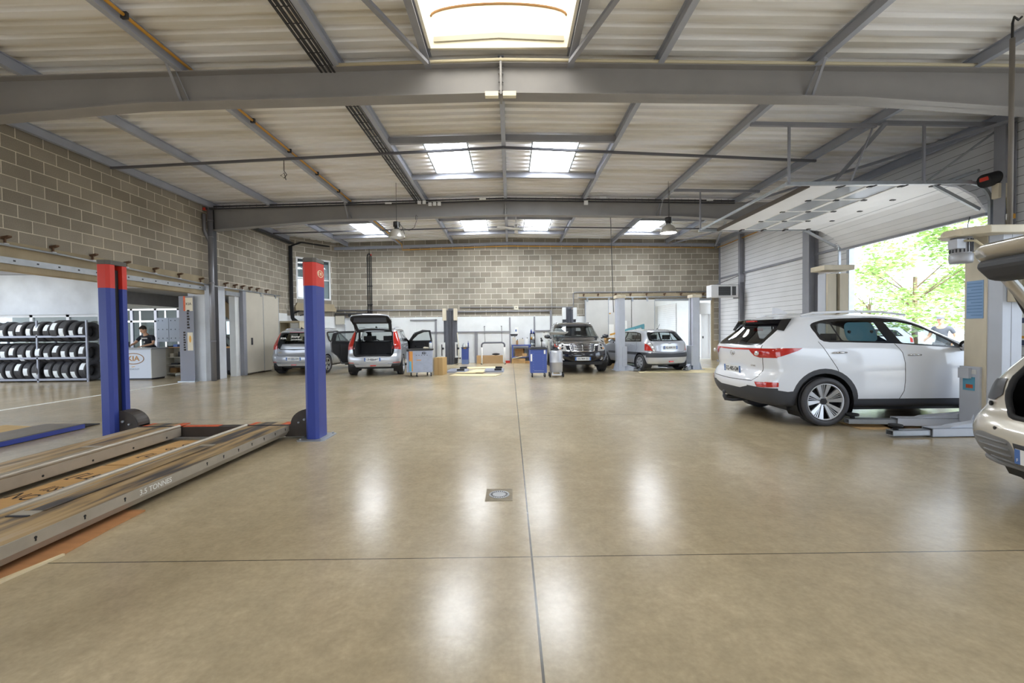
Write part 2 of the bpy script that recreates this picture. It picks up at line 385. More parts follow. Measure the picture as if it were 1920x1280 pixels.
# flat rooflights: pane, frame; the last two are unseen, added for light
M_sky = mat('daylight_pane', (.90, .95, 1.0, 1), .4, emit=25.0)
nwin = 3
for x0, x1, y0, y1 in [(-1.9, -.92, 9.75, 11.7), (.55, 1.6, 9.75, 11.7), (-1.86, -.85, 16.35, 18.4), (.6, 1.62, 16.35, 18.4), (-6.05, -5.06, 16.35, 18.4), (4.95, 6.0, 16.35, 18.4),
                       (-6.1, -5.1, -4.5, -2.5), (5.0, 6.0, -4.5, -2.5)]:
    root = struct(bpy.data.objects.new('window_%d' % nwin, None)); COL.objects.link(root); nwin += 1
    za, zb = roofz(x0) - .012, roofz(x1) - .012
    MB(M_sky).add([(x0, y0, za), (x1, y0, zb), (x1, y1, zb), (x0, y1, za), (x0, y0, za - .01), (x1, y0, zb - .01), (x1, y1, zb - .01), (x0, y1, za - .01)],
                  [(0, 1, 2, 3), (4, 7, 6, 5), (0, 4, 5, 1), (1, 5, 6, 2), (2, 6, 7, 3), (3, 7, 4, 0)]).build('pane', root)
    fr = MB(M_galv); e = .035
    fr.bar((x0, y0, za - .02), (x0, y1, za - .02), e, .05); fr.bar((x1, y0, zb - .02), (x1, y1, zb - .02), e, .05)
    fr.bar((x0, y0, za - .02), (x1, y0, zb - .02), e, .05); fr.bar((x0, y1, za - .02), (x1, y1, zb - .02), e, .05); fr.build('frame', root)

# ---- walls
def wall(name, m, boxes, label=None):
    b = MB(m)
    for q in boxes: b.box(*q)
    return struct(b.build(name), label)
T = .2
wall('wall_left', M_block_l, [(XL - T, YF, 3.2, XL, 13.45, 5.56), (XL - T, 13.45, 2.98, XL, 15.3, 5.56), (XL - T, 15.3, 0, XL, 18.4, 5.56), (XL - T, YF, 0, XL, 1.0, 3.2)], 'grey block wall on the office side')
wall('wall_left_lintel', M_conc, [(XL - T - .02, 1.0, 2.66, XL + .012, 13.45, 3.2), (XL - T - .02, 14.42, 2.72, XL + .01, 15.3, 3.0)], 'stained concrete lintel above the wide side opening')
wall('wall_left_pier', M_whiteroom, [(XL - .5, 13.45, 0, XL + .004, 14.42, 2.98)], 'white painted pier between the two side openings')
wall('wall_left_jamb', M_white, [(XL - T, 14.93, 0, XL + .003, 15.3, 2.75)])
# chamfered corner with the office window
ch0, ch1 = Vector((XL, 18.4, 0)), Vector((-7.95, YB, 0)); chd = (ch1 - ch0).normalized(); chn = Vector((chd.y, -chd.x, 0)); chL = (ch1 - ch0).length
ch_rz = math.atan2(chd.y, chd.x)
MCH = Matrix.Translation(ch0) @ Matrix.Rotation(ch_rz, 4, 'Z')
b = MB(M_block_b).xf(MCH)
wx0, wx1, wz0, wz1 = .42, 1.98, 2.92, 4.72
b.box(0, 0, 2.5, wx0, T, 5.6); b.box(wx1, 0, 2.5, chL, T, 5.6); b.box(wx0, 0, wz1, wx1, T, 5.6); b.box(wx0, 0, 2.5, wx1, T, wz0); b.box(0, .05, 0, chL, T, 2.5)
struct(b.build('wall_corner'), 'chamfered block corner wall under the office window')
b = MB(M_conc).xf(MCH); b.box(.3, -.16, 2.42, 2.15, 0, 2.55); b.prism([(.3, 2.55), (2.15, 2.55), (2.05, 2.75), (.4, 2.75)], 1, -.1, 0); struct(b.build('trim_1'), 'concrete sill below the corner window')
root = struct(bpy.data.objects.new('window_20', None)); COL.objects.link(root)
b = MB(M_wtrim).xf(MCH)
for q in ((wx0, wz0, wx1, wz0 + .07), (wx0, wz1 - .07, wx1, wz1), (wx0, wz0, wx0 + .07, wz1), (wx1 - .07, wz0, wx1, wz1), (wx0, 3.78, wx1, 3.84), (1.17, wz0, 1.23, wz1)): b.box(q[0], -.01, q[1], q[2], .06, q[3])
b.build('window_frame', root)
MB(glassmat('clear_glass')).xf(MCH).box(wx0, .02, wz0, wx1, .026, wz1).build('pane', root)

# back wall: block above, white paint below, doorway on the right
wall('wall_back', M_block_b, [(-8.05, YB, 2.13, 6.65, YB + T, 5.76), (6.65, YB, 2.86, 9.4, YB + T, 5.7), (9.4, YB, 0, XR + .1, YB + T, 5.7), (3.1, YB, 0, 6.65, YB + T, 2.13)], 'grey block wall at the far end')
wall('wall_back_lower', M_white, [(-8.05, YB - .01, 0, 3.1, YB + T, 2.13), (3.1, YB - .006, 0, 3.5, YB, 2.1)], 'white painted lower part of the far wall')
wall('wall_back_lintel', M_conc, [(3.2, YB - .02, 2.86, 9.45, YB + .01, 3.12), (9.3, YB - .015, 0, 9.42, YB + .05, 2.9), (9.42, YB - .02, 0, XR, YB, .9)], 'concrete lintel above the far doorway')
# right wall: white horizontal cladding, big door opening
DY0, DY1, DZ = 8.62, 12.45, 3.72
wall('wall_right', M_clad, [(XR, YF, 0, XR + .12, -4.0, 5.6), (XR, -4.0, 4.4, XR + .12, 5.0, 5.6), (XR, 5.0, 0, XR + .12, DY0, 5.6), (XR, DY1, 0, XR + .12, YB + .1, 5.6), (XR, DY0, DZ, XR + .12, DY1, 5.6)], 'white horizontally ribbed metal cladding wall')  # unseen opening on the near side of the big door is added for daylight
b = MB(M_steel); b.bar((XR - .03, DY1, 3.75), (XR - .03, YB, 3.75), .06, .07); b.box(XR - .06, YB - .08, 0, XR, YB - .02, 5.4); struct(b.build('trim_2'), 'grey rail along the cladding')
# front wall behind the camera; its wide opening is added to let daylight in
wall('wall_front', M_clad, [(XL, YF - .12, 0, -4.5, YF, 5.7), (3.5, YF - .12, 0, XR, YF, 5.7), (-4.5, YF - .12, 4.0, 3.5, YF, 5.75)])

# ---- steel frames
def rafter(y, name, yd):
    root = struct(bpy.data.objects.new('rafter_beam', None)); COL.objects.link(root); root.location = (0, y, 0)
    zr, ze = 5.54, 5.35; xl, xr = XL + .05, XR - .05; b = MB(M_rafter)
    top = lambda x: zr - (zr - ze) * abs(x + .1) / 9.5
    def bot(x): return top(x) - .47 if abs(x + .1) < 5.5 else top(x) - .47 - .22 * (abs(x + .1) - 5.5) / 4.0
    xs = [xl, -5.6, -.1, 5.4, xr]
    for a, c in zip(xs, xs[1:]):
        b.prism([(a, bot(a)), (c, bot(c)), (c, top(c)), (a, top(a))], 1, -.006, .006)
        b.prism([(a, bot(a)), (c, bot(c)), (c, bot(c) + .016), (a, bot(a) + .016)], 1, -.13, .13)
        b.prism([(a, top(a) - .016), (c, top(c) - .016), (c, top(c)), (a, top(a))], 1, -.13, .13)
    b.box(-.115, -.13, bot(-.1), -.085, .13, top(-.1))
    b.build('web_and_flanges', root)
    p = MB(M_rafter); p.box(-.115, -.15, 5.04, -.085, .15, 5.6)
    for z in (5.15, 5.28, 5.41, 5.5):
        for sx in (-.04, .04): p.cyl((-.1 - .015, sx, z), (-.1 - .04, sx, z), .014, 6); p.cyl((-.085, sx, z), (-.06, sx, z), .014, 6)
    p.build('ridge_plate', root)
    s = MB(M_steel)
    for x, dx in ((-5.05, .3), (4.75, .3)): s.bar((x, -.12, 5.42), (x + (.12 if x < 0 else -.12), -.02, 5.02), .04, .012); s.bar((x, -.35, 5.5), (x, -.02, 5.02), .04, .01)
    s.build('fly_brace', root)
    for x, sd in ((xl, 1), (xr, -1)):
        if sd < 0: q = MB(M_steel); q.ibeam((x - .12, 0, 0), (x - .12, 0, 5.35), .3, .3, .02, .012, up=(1, 0, 0)); q.build('column', root)
        else: q = MB(M_dark); q.ibeam((x - .01, 0, 0), (x - .01, 0, 5.35), .16, .12, .012, .01, up=(1, 0, 0)); q.build('column', root)
    return root
for y in (-7.0, .0, 6.9, 13.86): rafter(y, 'f', 0)
# purlins
for x in (-9.25, -7.4, -5.0, -2.6, -.1, 2.35, 4.75, 7.2, 9.55):
    if x == -.1: segs = ((6.9, 20.2), (-1.9, 3.4), (YF, -5.2))
    else: segs = ((YF, 20.2),)
    b = MB(M_purlin); z = roofz(x)
    for a, c in segs: b.ibeam((x, a, z - .095), (x, c, z - .095), .09, .18, .012, .012)
    struct(b.build('purlin_beam'))
# short trimmers round the rooflights
for y in (9.6, 11.85, 16.2, 18.55):
    spans = [(-2.6, -.1), (-.1, 2.35)] + ([(-7.4, -5.0), (4.75, 7.2)] if y > 13 else [])
    for a, c in spans:
        b = MB(M_steel); b.bar((a, y, roofz(a) - .1), (c, y, roofz(c) - .1), .08, .13); struct(b.build('trimmer_beam'))
for x, s in ((-1.16, -1), (.92, 1)):
    b = MB(M_steel); b.ibeam((x + s * .06, -9, 5.6), (x + s * .06, 6.9, 5.6), .1, .2); struct(b.build('trimmer_beam'))
# tie rods and bracing bars
M_tie = mat('tie_rod_grey', C(96, 96, 102), .5)
b = MB(M_tie); b.bar((-9.2, 10.25, 5.3), (-.1, 9.8, 5.5), .05, .05); b.bar((-.1, 9.8, 5.5), (7.2, 10.3, 5.33), .05, .05); struct(b.build('tie_beam'))
b = MB(M_tie); b.bar((-9.2, 17.2, 5.35), (-.1, 17.2, 5.52), .045, .045); b.bar((-.1, 17.2, 5.52), (9.5, 17.2, 5.33), .045, .045); struct(b.build('tie_beam'))
for p, q in (((-2.3, 4.0, 5.5), (-1.2, 6.6, 5.42)), ((1.75, 4.2, 5.5), (.95, 6.6, 5.42)), ((7.2, 8.4, 5.3), (9.4, 13.6, 5.2)), ((9.4, 8.2, 5.25), (7.3, 13.6, 5.3)), ((7.2, 14.2, 5.3), (9.4, 20.0, 5.25)), ((9.4, 14.2, 5.25), (7.2, 20, 5.3)), ((7.2, 2, 5.4), (9.4, 6.6, 5.2))):
    struct(MB(M_steel).bar(p, q, .07, .05).build('brace_beam'))
# eave steel along the far wall and secondary posts on the right wall
b = MB(M_purlin); b.bar((-8.0, YB - .06, 5.3), (-.1, YB - .06, 5.46), .08, .12); b.bar((-.1, YB - .06, 5.46), (9.6, YB - .06, 5.3), .08, .12); struct(b.build('trim_3'), 'steel edge beam along the top of the far wall')
struct(MB(M_steel).ibeam((XR - .12, 18.1, 0), (XR - .12, 18.1, 5.35), .14, .18, up=(1, 0, 0)).build('steel_column'), 'slim grey wall post behind the fan heater')
struct(MB(M_steel).ibeam((XR - .15, DY0 - .18, 0), (XR - .15, DY0 - .18, 5.3), .2, .22, .016, .012, up=(1, 0, 0)).build('steel_column'), 'grey steel post on the near side of the big door')
for y in (DY0 - .04, DY1 + .04):
    b = MB(M_galv); b.box(XR - .04, y - .05, 0, XR + .12, y + .05, DZ + .3); struct(b.build('trim_4'), 'galvanised jamb of the big door')

b = MB(M_white); b.box(XL, 17.55, 0, XL + .006, 18.4, 2.28); b.xf(MCH); b.box(0, .045, 0, chL, .05, 2.2); struct(b.build('wall_left_lower'), 'white painted lower wall in the back left corner')

# office behind the corner window
b = MB(M_white).xf(MCH); b.box(-.6, .3, 4.95, 3.2, 4.2, 5.05); b.box(-.6, 4.0, 2.5, 3.2, 4.1, 3.3); b.box(-.6, .3, 2.4, 3.2, 4.2, 2.5); b.box(3.1, .3, 2.5, 3.2, 4.2, 4.95); b.box(-.6, .3, 2.5, -.5, 4.2, 4.95); b.box(-.6, 4.0, 4.4, 3.2, 4.1, 4.95); struct(b.build('wall_office'), 'white walls of the office behind the corner window')
b = MB(M_steel).xf(MCH); b.bar((-.5, 1.5, 4.85), (3.1, 1.5, 4.85), .12, .16); b.bar((-.5, 2.8, 4.85), (3.1, 2.8, 4.85), .12, .16); struct(b.build('office_beam'))
# ------------------------------------------------------------------ workshop lifts
M_lblue = mat('lift_blue_paint', C(54, 70, 150), .4, noise=.05, nscale=4)
M_lred = mat('lift_red_band', C(205, 52, 38), .45)
M_cap = mat('grey_cap', C(92, 88, 84), .6)
M_brown = mat('oily_brown_steel', C(62, 55, 50), .55, noise=.2, nscale=8)
def runwaymat():
    m = bpy.data.materials.new('worn_runway_steel'); m.use_nodes = True; N, L = nodes(m); b = N['Principled BSDF']; b.inputs['Roughness'].default_value = .5; b.inputs['Metallic'].default_value = .25
    tc = N.new('ShaderNodeTexCoord'); mp = N.new('ShaderNodeMapping'); mp.inputs['Scale'].default_value = (5, .55, 1); L.new(tc.outputs['Object'], mp.inputs[0])
    n = N.new('ShaderNodeTexNoise'); n.inputs['Scale'].default_value = 1.5; n.inputs['Detail'].default_value = 7; n.inputs['Distortion'].default_value = .5; L.new(mp.outputs[0], n.inputs['Vector'])
    r = N.new('ShaderNodeValToRGB'); e = r.color_ramp.elements
    e[0].position = .36; e[0].color = C(74, 70, 70); e[1].position = .68; e[1].color = C(196, 186, 168)
    k = e.new(.52); k.color = C(186, 156, 108)
    L.new(n.outputs['Fac'], r.inputs[0]); L.new(r.outputs[0], b.inputs['Base Color']); return m
M_run = runwaymat()
M_runside = mat('pale_runway_side', C(178, 170, 156), .4, .35, noise=.12, nscale=5)
M_flap = mat('orange_flap', C(206, 92, 48), .6, noise=.25, nscale=12)
M_whitepaint = mat('white_lettering', C(235, 235, 230), .6)
M_creamink = mat('cream_lettering', C(240, 228, 196), .6)

def kia_oval(b, M, w_, m, r=.006, open_a=True):
    """the oval badge: ring and the three letters"""
    b.m(m); h = w_ * .52
    b.tube([M @ Vector((cos(t) * w_ / 2, sin(t) * h / 2, 0)) for t in [2 * pi * i / 28 for i in range(28)]], r, 6, closed=True)
    s = h * .5
    L = {'K': [((0, 0), (0, 1)), ((0, .45), (.55, 1)), ((.18, .6), (.6, 0))], 'I': [((0, 0), (0, 1))], 'A': [((0, 0), (.36, 1)), ((.72, 0), (.36, 1))]}
    for ch, x0 in (('K', -.32), ('I', -.005), ('A', .1)):
        for (ax, ay), (bx, by) in L[ch]:
            p = M @ Vector((x0 * w_ + ax * s * .62, (ay - .5) * s, 0)); q = M @ Vector((x0 * w_ + bx * s * .62, (by - .5) * s, 0))
            b.cyl(p, q, r * 1.05, 6)

# ---- blue four-post lift in the left foreground
fl = thing('car_lift', 'blue four-post car lift with red post tops and lowered pale runways', 'car lift', (-4.01, 3.7, 0))
def fpost(x, y, s, badge):
    """s: +1 when the slot faces +X"""
    r = bpy.data.objects.new('post', None); COL.objects.link(r); r.parent = fl; r.location = (x, y, 0)
    def outline(g=0.0):
        a, c, d = .085 + g, .155 + g, .035
        return [(s * u, v) for u, v in [(-a, -c + d), (-a + d, -c), (a - .035, -c), (a, -c + .03), (a, -.055), (a - .1, -.05), (a - .1, .05), (a, .055), (a, c - .03), (a - .035, c), (-a + d, c), (-a, c - d)]]
    b = MB(M_lblue); b.prism(outline(), 2, .012, 2.05); b.build('column', r)
    b = MB(M_lred); b.prism(outline(.002), 2, 2.05, 2.36); b.build('color_band', r)
    b = MB(M_cap); b.prism([(s * u, v) for u, v in [(-.09, -.12), (-.055, -.158), (.055, -.158), (.092, -.12), (.092, .12), (.055, .158), (-.055, .158), (-.09, .12)]], 2, 2.36, 2.42); b.build('post_cap', r, bevel=.008)
    b = MB(M_galv); b.prism([(u * .19, v * .24) for u, v in [(-1, -.8), (-.8, -1), (.8, -1), (1, -.8), (1, .8), (.8, 1), (-.8, 1), (-1, .8)]], 2, 0, .012)
    for u in (-.14, .14):
        for v in (-.19, .19): b.cyl((u, v, .012), (u, v, .03), .014, 6)
    b.build('base_plate', r)
    b = MB(M_black); b.box(s * .02 - .03, -.045, .05, s * .02 + .02, .045, 2.3); b.build('guide_slot', r)
    if badge:
        b = MB(M_creamink); kia_oval(b, Matrix.Translation((.088, .0, 2.22)) @ Matrix.Rotation(pi / 2, 4, 'Z') @ Matrix.Rotation(pi / 2, 4, 'X'), .17, M_creamink, .005); b.build('badge', r)
for x, s in ((-1.36, 1), (1.36, -1)):
    for y in (2.25, -2.3): fpost(x, y, s, x > 0)
for y in (2.3, -2.3):
    b = MB(M_brown); b.box(-1.2, y - .07, .03, 1.2, y + .07, .165)
    if y > 0: b.m(M_flap); b.box(-.46, y - .06, .165, .02, y + .05, .172)
    b.build('crossbeam', fl, bevel=.006)
    for s in (-1, 1):
        b = MB(M_brown)
        pts = [(s * 1.28, .03), (s * .96, .03), (s * .96, .16), (s * 1.03, .175)] + [(s * (1.28 - .25 * cos(t)), .2 + .2 * sin(t)) for t in [pi / 2 * i / 8 for i in range(9)]]
        if s > 0: pts = pts[::-1]
        b.prism(pts, 1, y - .1, y - .085); b.prism(pts, 1, y + .085, y + .1)
        rim = [(s * (1.28 - .25 * cos(t)), .2 + .2 * sin(t)) for t in [pi / 2 * i / 8 for i in range(9)]]
        for (xa, za), (xb, zb2) in zip(rim, rim[1:]): b.add([(xa, y - .1, za), (xb, y - .1, zb2), (xb, y + .1, zb2), (xa, y + .1, za)], [(0, 1, 2, 3)])
        b.m(M_galv); b.cyl((s * 1.22, y - .1, .26), (s * 1.22, y - .125, .26), .016, 8); b.cyl((s * 1.14, y - .1, .22), (s * 1.14, y - .12, .22), .012, 8)
        b.build('carriage_bracket', fl)
def runway(x0, x1, outer, letter):
    """outer = +1 outer edge on +X"""
    r = MB(M_run); y0, y1 = -2.35, 2.2
    r.box(x0, y0, .165, x1, y1, .18)
    r.m(M_runside)
    xo = x1 if outer > 0 else x0; xi = x0 if outer > 0 else x1
    # outer folded side and inner rounded lip
    r.box(xo - outer * .006, y0, .105, xo + outer * .006, y1, .181)
    r.add([(xo, y0, .105), (xo, y1, .105), (xo - outer * .035, y1, .05), (xo - outer * .035, y0, .05)], [(0, 1, 2, 3)])
    r.box(xi - outer * .01, y0, .06, xi + outer * .004, y1, .165)
    r.cyl((xi + outer * .012, y0, .185), (xi + outer * .012, y1, .185), .022, 10)
    r.box(min(xi, xi + outer * .06), y0, .05, max(xi, xi + outer * .06), y1, .062)
    r.m(M_black)
    for k in range(12):
        y = (y0 + .75 + k * .32) if k < 5 else (y0 + 2.95 + (k - 5) * .25); X = xo + outer * .007
        r.cyl((X - outer * .004, y, .15), (X + outer * .0015, y, .15), .009, 8); r.box(X - .002, y - .004, .127, X + .002, y + .004, .15)
    for k in range(9):
        y = y0 + .3 + k * .5
        r.cyl((xi - outer * .011, y, .09), (xi - outer * .0125, y, .09), .012, 8)
    o = r.build('runway', fl, sharp=40)
    t = MB(M_runside); xm = (x0 + x1) / 2
    t.box(xm - .02, -.7, .18, xm + outer * -.17, 1.2, .186); t.m(M_run); t.box(xm - .005, -.62, .186, xm - outer * .15, 1.12, .188)
    t.m(M_dark); t.box(xm - .02, -.72, .18, xm - outer * .17, -.7, .187); t.build('jacking_tray', o)
    f = MB(M_flap); f.box(x0 + .02, 2.2, .176, x1 - .02, 2.42, .186); f.m(M_run); f.box(x0 + .1, 2.2, .186, x1 - .12, 2.41, .188); f.m(M_dark); f.cyl((x0, 2.2, .18), (x1, 2.2, .18), .012, 8); f.build('ramp_flap', o)
    if letter:
        q = MB(M_whitepaint); q.text('3.5 TONNES', .062, Matrix.Translation((xo + outer * .0075, -.02, .141)) @ Matrix.Rotation(pi / 2, 4, 'Z') @ Matrix.Rotation(pi / 2, 4, 'X'), depth=.0006, bold=.0006); q.build('lettering', o)
runway(.42, 1.0, 1, True); runway(-1.02, -.46, -1, False)

# fibreboards on the floor between and beside the runways
M_board = mat('tan_fibreboard', C(206, 164, 108), .75, noise=.1, nscale=3, stretch=(1, 4, 1))
M_board2 = mat('brown_fibreboard', C(186, 132, 86), .75, noise=.12, nscale=3, stretch=(1, 5, 1))
M_ink = mat('black_stencil_ink', C(48, 42, 38), .8)
def board(x0, x1, y0, y1, marks, label, m=M_board, z=.0):
    t = thing('floor_board', label, 'board', ((x0 + x1) / 2, (y0 + y1) / 2, z)); hx, hy = (x1 - x0) / 2, (y1 - y0) / 2
    b = MB(m); b.box(-hx, -hy, .001, hx, hy, .012); b.build('panel', t)
    if marks:
        q = MB(M_ink)
        for body, x, y, s in marks: q.text(body, s, Matrix.Translation((x, y, .0125)) @ Matrix.Rotation(-.25, 4, 'Z'), depth=.0004)
        q.build('lettering', t)
def stamp(q, x, y, w_, h): pass
board(-4.42, -3.62, 4.75, 5.82, [('CAI', -.06, .28, .17), ('GL', -.16, .09, .15), ('[LE]', -.14, -.2, .2)], 'far tan board between the runways lettered CAL and GL')
board(-4.43, -3.6, 3.3, 4.72, [('NO', -.27, -.19, .19), ('IIS', -.22, -.0, .17), ('[LE]', -.2, .34, .22)], 'near tan board between the runways stencilled NO and ES')
board(-4.43, -3.6, 1.75, 3.28, [], 'plain tan board between the near ends of the runways')
bo = thing('floor_board', 'brown board with a pale torn edge beside the near runway', 'board', (-3.0, 2.4, 0))
b = MB(M_board2); b.prism([(-.35, -1.1), (-.02, -1.05), (.06, -.3), (.03, .1), (.1, .4), (.06, .8), (.05, 1.1), (-.35, 1.1)], 2, .001, .014)
b.m(mat('torn_paper_edge', C(222, 206, 170), .8)); b.prism([(-.02, -1.05), (.02, -1.05), (.1, -.3), (.07, .1), (.115, .4), (.1, .4), (.03, .1), (.06, -.3)], 2, .001, .0155); b.build('panel', bo)

# ---- second platform lift lying flat on the far left
pl = thing('platform_lift', 'low dark blue platform lift lying flat beside the left wall opening', 'car lift', (-7.9, 5.6, 0))
for x0, x1 in ((.75, 1.35), (-.95, -.35)):
    b = MB(mat('platform_deck', C(120, 112, 104), .6, noise=.2, nscale=3)); b.box(x0, -2, .07, x1, 1.1, .08); b.m(M_lblue); b.box(x0 - .02, -2, .01, x1 + .02, 1.1, .07)
    b.build('platform', pl)
    b = MB(M_dark); b.prism([(1.1, .08), (1.1, .02), (1.42, .005), (1.42, .015)], 0, x0 + .05, x1 - .05); b.build('ramp', pl)
cb = tag(MB(mat('brown_card', C(190, 160, 108), .85, noise=.08)).add([(-8.15, 4.6, .012), (-7.25, 4.8, .012), (-7.25, 6.8, .012), (-8.1, 7.0, .012), (-8.15, 4.6, .002), (-7.25, 4.8, .002), (-7.25, 6.8, .002), (-8.1, 7.0, .002)],
    [(0, 1, 2, 3), (4, 7, 6, 5), (0, 4, 5, 1), (1, 5, 6, 2), (2, 6, 7, 3), (3, 7, 4, 0)]).build('cardboard_sheet'), 'flat brown cardboard sheet on the floor between the two low blue platforms', 'cardboard')


# ---- two-post lift beside the white crossover
M_lgrey = mat('pale_blue_grey_paint', C(196, 202, 214), .4, noise=.06, nscale=3)
M_lbeige = mat('aged_beige_paint', C(214, 204, 182), .5, noise=.12, nscale=4, stretch=(1, 1, .3))
def twopost_column(parent, x, y, s, h=2.68, w_=.42, d=.34, name='column', dx=0.0, wide=False):
    """s=+1: guide side faces +Y"""
    r = bpy.data.objects.new(name, None); COL.objects.link(r); r.parent = parent; r.location = (x, y, 0); r.rotation_euler = (0, 0, 0 if s > 0 else pi)
    b = MB(M_lgrey).xf(Matrix.Translation((dx, 0, 0))); a = w_ / 2
    b.prism([(-a, .12), (-a, -.1), (-a + .09, -d / 2), (a - .09, -d / 2), (a, -.1), (a, .12), (a - .015, .12), (a - .015, -.095), (a - .095, -d / 2 + .015), (-a + .095, -d / 2 + .015), (-a + .015, -.095), (-a + .015, .12)], 2, .015, h - .06)
    b.box(-.012, -d / 2 - .004, .02, .012, -d / 2, h - .08); b.build('back_shell', r)
    b = MB(M_lbeige).xf(Matrix.Translation((dx, 0, 0))); g = (-a - .012, -.085) if wide else (-a + .015, .0)
    b.box(g[0], g[1], .015, -.03, .19, h - .07); b.box(.03, .0, .015, a - .015, .17, h - .07); b.m(M_dark); b.box(-.03, .02, .015, .03, .1, h - .07); b.build('guide_rail', r)
    b = MB(M_lgrey); b.box(-a - .12, -.28, 0, a + .12, .3, .018)
    for sx in (-1, 1): b.prism([(-.28, .018), (-d / 2, .018), (-d / 2, .3)] if sx > 0 else [(-.28, .018), (-d / 2, .3), (-d / 2, .018)], 0, sx * .12 - .006, sx * .12 + .006); b.prism([(sx * (a + .11), .018), (sx * a, .018), (sx * a, .26)], 1, -.03, -.018)
    b.m(M_galv)
    for sx in (-1, 1):
        for sy in (-.23, .24): b.cyl((sx * (a + .07), sy, .018), (sx * (a + .07), sy, .045), .018, 6)
    b.build('base_plate', r)
    return r
def lift_arm(parent, x, y, ang, l1, l2, z=.06, name='arm'):
    r = bpy.data.objects.new(name, None); COL.objects.link(r); r.parent = parent; r.location = (x, y, z); r.rotation_euler = (0, 0, ang)
    b = MB(M_lgrey); o, i = .075, .058
    def tubebox(x0, x1, hy, z0, z1, t=.008):
        b.box(x0, -hy, z0, x1, hy, z0 + t); b.box(x0, -hy, z1 - t, x1, hy, z1); b.box(x0, -hy, z0, x1, -hy + t, z1); b.box(x0, hy - t, z0, x1, hy, z1)
    tubebox(0, l1, .075, -.04, .07); b.prism([(-.05, -.04), (.0, -.04), (l1, -.02), (l1 * .6, .09), (0, .15), (-.05, .15)], 1, -.06, .06)
    b.build('outer_tube', r)
    b = MB(M_galv); o = tubebox
    b2 = b; b = b2; tubebox(l1 - .1, l1 + l2, .055, -.025, .045); b.build('inner_tube', r)
    b = MB(M_rubber); b.cyl((l1 + l2 - .08, 0, .045), (l1 + l2 - .08, 0, .085), .03, 12); b.cyl((l1 + l2 - .08, 0, .085), (l1 + l2 - .08, 0, .115), .075, 18); b.build('pad', r)
    return r
tp = thing('two_post_lift', 'pale grey two-post lift straddling the white crossover by the big door', 'car lift', (6.5, 7.4, 0))
c1 = twopost_column(tp, -.19, -1.66, 1, 2.66, .43, .36, dx=.1, wide=True); c2 = twopost_column(tp, .22, 1.72, -1, 2.6, .44, .34)
b = MB(M_lbeige); b.prism([(-.5, -.13), (-.32, -.3), (.12, -.3), (.3, -.24), (.3, .22), (-.4, .26), (-.52, .1)], 2, 2.58, 2.68); b.prism([(-.58, -.12), (-.4, -.16), (-.4, .12), (-.58, .12)], 2, 2.575, 2.6); b.build('top_cover', c1, bevel=.012)
b = MB(mat('motor_grey', C(176, 178, 184), .45, .3)); b.cyl((-.38, .0, 2.58), (-.38, .0, 2.28), .105, 24); b.lathe([(.0, 2.24), (.11, 2.245), (.118, 2.27), (.118, 2.36), (.1, 2.37)], 24, Matrix.Translation((-.38, 0, 0))); b.cb((-.5, -.06, 2.48), (.11, .12, .12))
b.m(M_dark)
for k in range(18):
    t = 2 * pi * k / 18; b.bar((-.38 + .108 * cos(t), .108 * sin(t), 2.38), (-.38 + .108 * cos(t), .108 * sin(t), 2.55), .006, .016)
b.build('motor', c1)
M_cable = mat('cream_cable', C(206, 196, 168), .6)
b = MB(M_cable); b.tube([(-.47, -.1, 2.52), (-.4, -.2, 2.5), (-.33, -.25, 2.4), (-.31, -.26, 2.25), (-.25, -.26, 2.1), (-.12, -.24, 2.05), (.02, -.22, 2.12), (.1, -.2, 2.14)], .014, 8); b.build('cable', c1)
b = MB(M_lbeige); b.box(.02, -.34, 1.72, .46, -.185, 2.2); b.box(.04, -.36, 1.76, .44, -.34, 2.16); b.build('control_box', c1, bevel=.01)
b = MB(mat('switch_yellow', C(222, 214, 60), .5)); b.box(.2, -.368, 1.83, .31, -.36, 1.94); b.m(mat('switch_red', C(204, 42, 36), .45)); b.cyl((.29, -.36, 1.885), (.29, -.4, 1.885), .05, 20); b.box(.24, -.42, 1.872, .34, -.4, 1.898); b.m(mat('switch_green', C(150, 206, 84), .5)); b.box(.2, -.37, 1.91, .235, -.36, 1.945); b.build('main_switch', c1)
b = MB(M_white); b.box(-.02, -.26, 1.98, .1, -.2, 2.12); b.m(mat('dark_display', C(90, 84, 78), .3)); b.box(0, -.262, 2.01, .07, -.26, 2.09); b.build('timer_display', c1, bevel=.006)
M_bluelabel = mat('blue_notice', C(134, 168, 208), .5); M_print = mat('notice_print', C(66, 106, 150), .6)
b = MB(M_bluelabel); b.box(-.134, -.05, 1.52, -.128, .16, 2.02); b.m(M_print)
for k in range(11): b.box(-.1355, -.04, 1.56 + k * .042, -.134, .15 - (.05 if k % 4 == 0 else 0), 1.566 + k * .042)
b.m(M_print)
b.build('notice_plate', c1)
b = MB(M_lgrey).xf(Matrix.Translation((.185, 0, 0))); b.box(-.34, -.04, .12, .15, .22, .88); b.box(-.385, .06, .72, -.34, .2, .86); b.m(M_white); b.box(-.345, .0, .78, -.34, .17, .84); b.m(mat('sky_blue_sticker', C(96, 168, 198), .5)); b.box(-.346, .02, .56, -.34, .17, .74); b.m(M_flap); b.box(-.347, .04, .59, -.346, .13, .64); b.build('carriage', c1, bevel=.006)
b = MB(M_lgrey); b.box(-.26, .0, .12, .26, .22, .8); b.build('carriage', c2, bevel=.006)
b = MB(M_lbeige); b.box(-.31, -.2, 2.6, .31, .22, 2.7); b.m(M_dark); b.ball((0, 0, 2.7), .09, 10, (1, 1, .35)); b.build('top_cover', c2, bevel=.012)
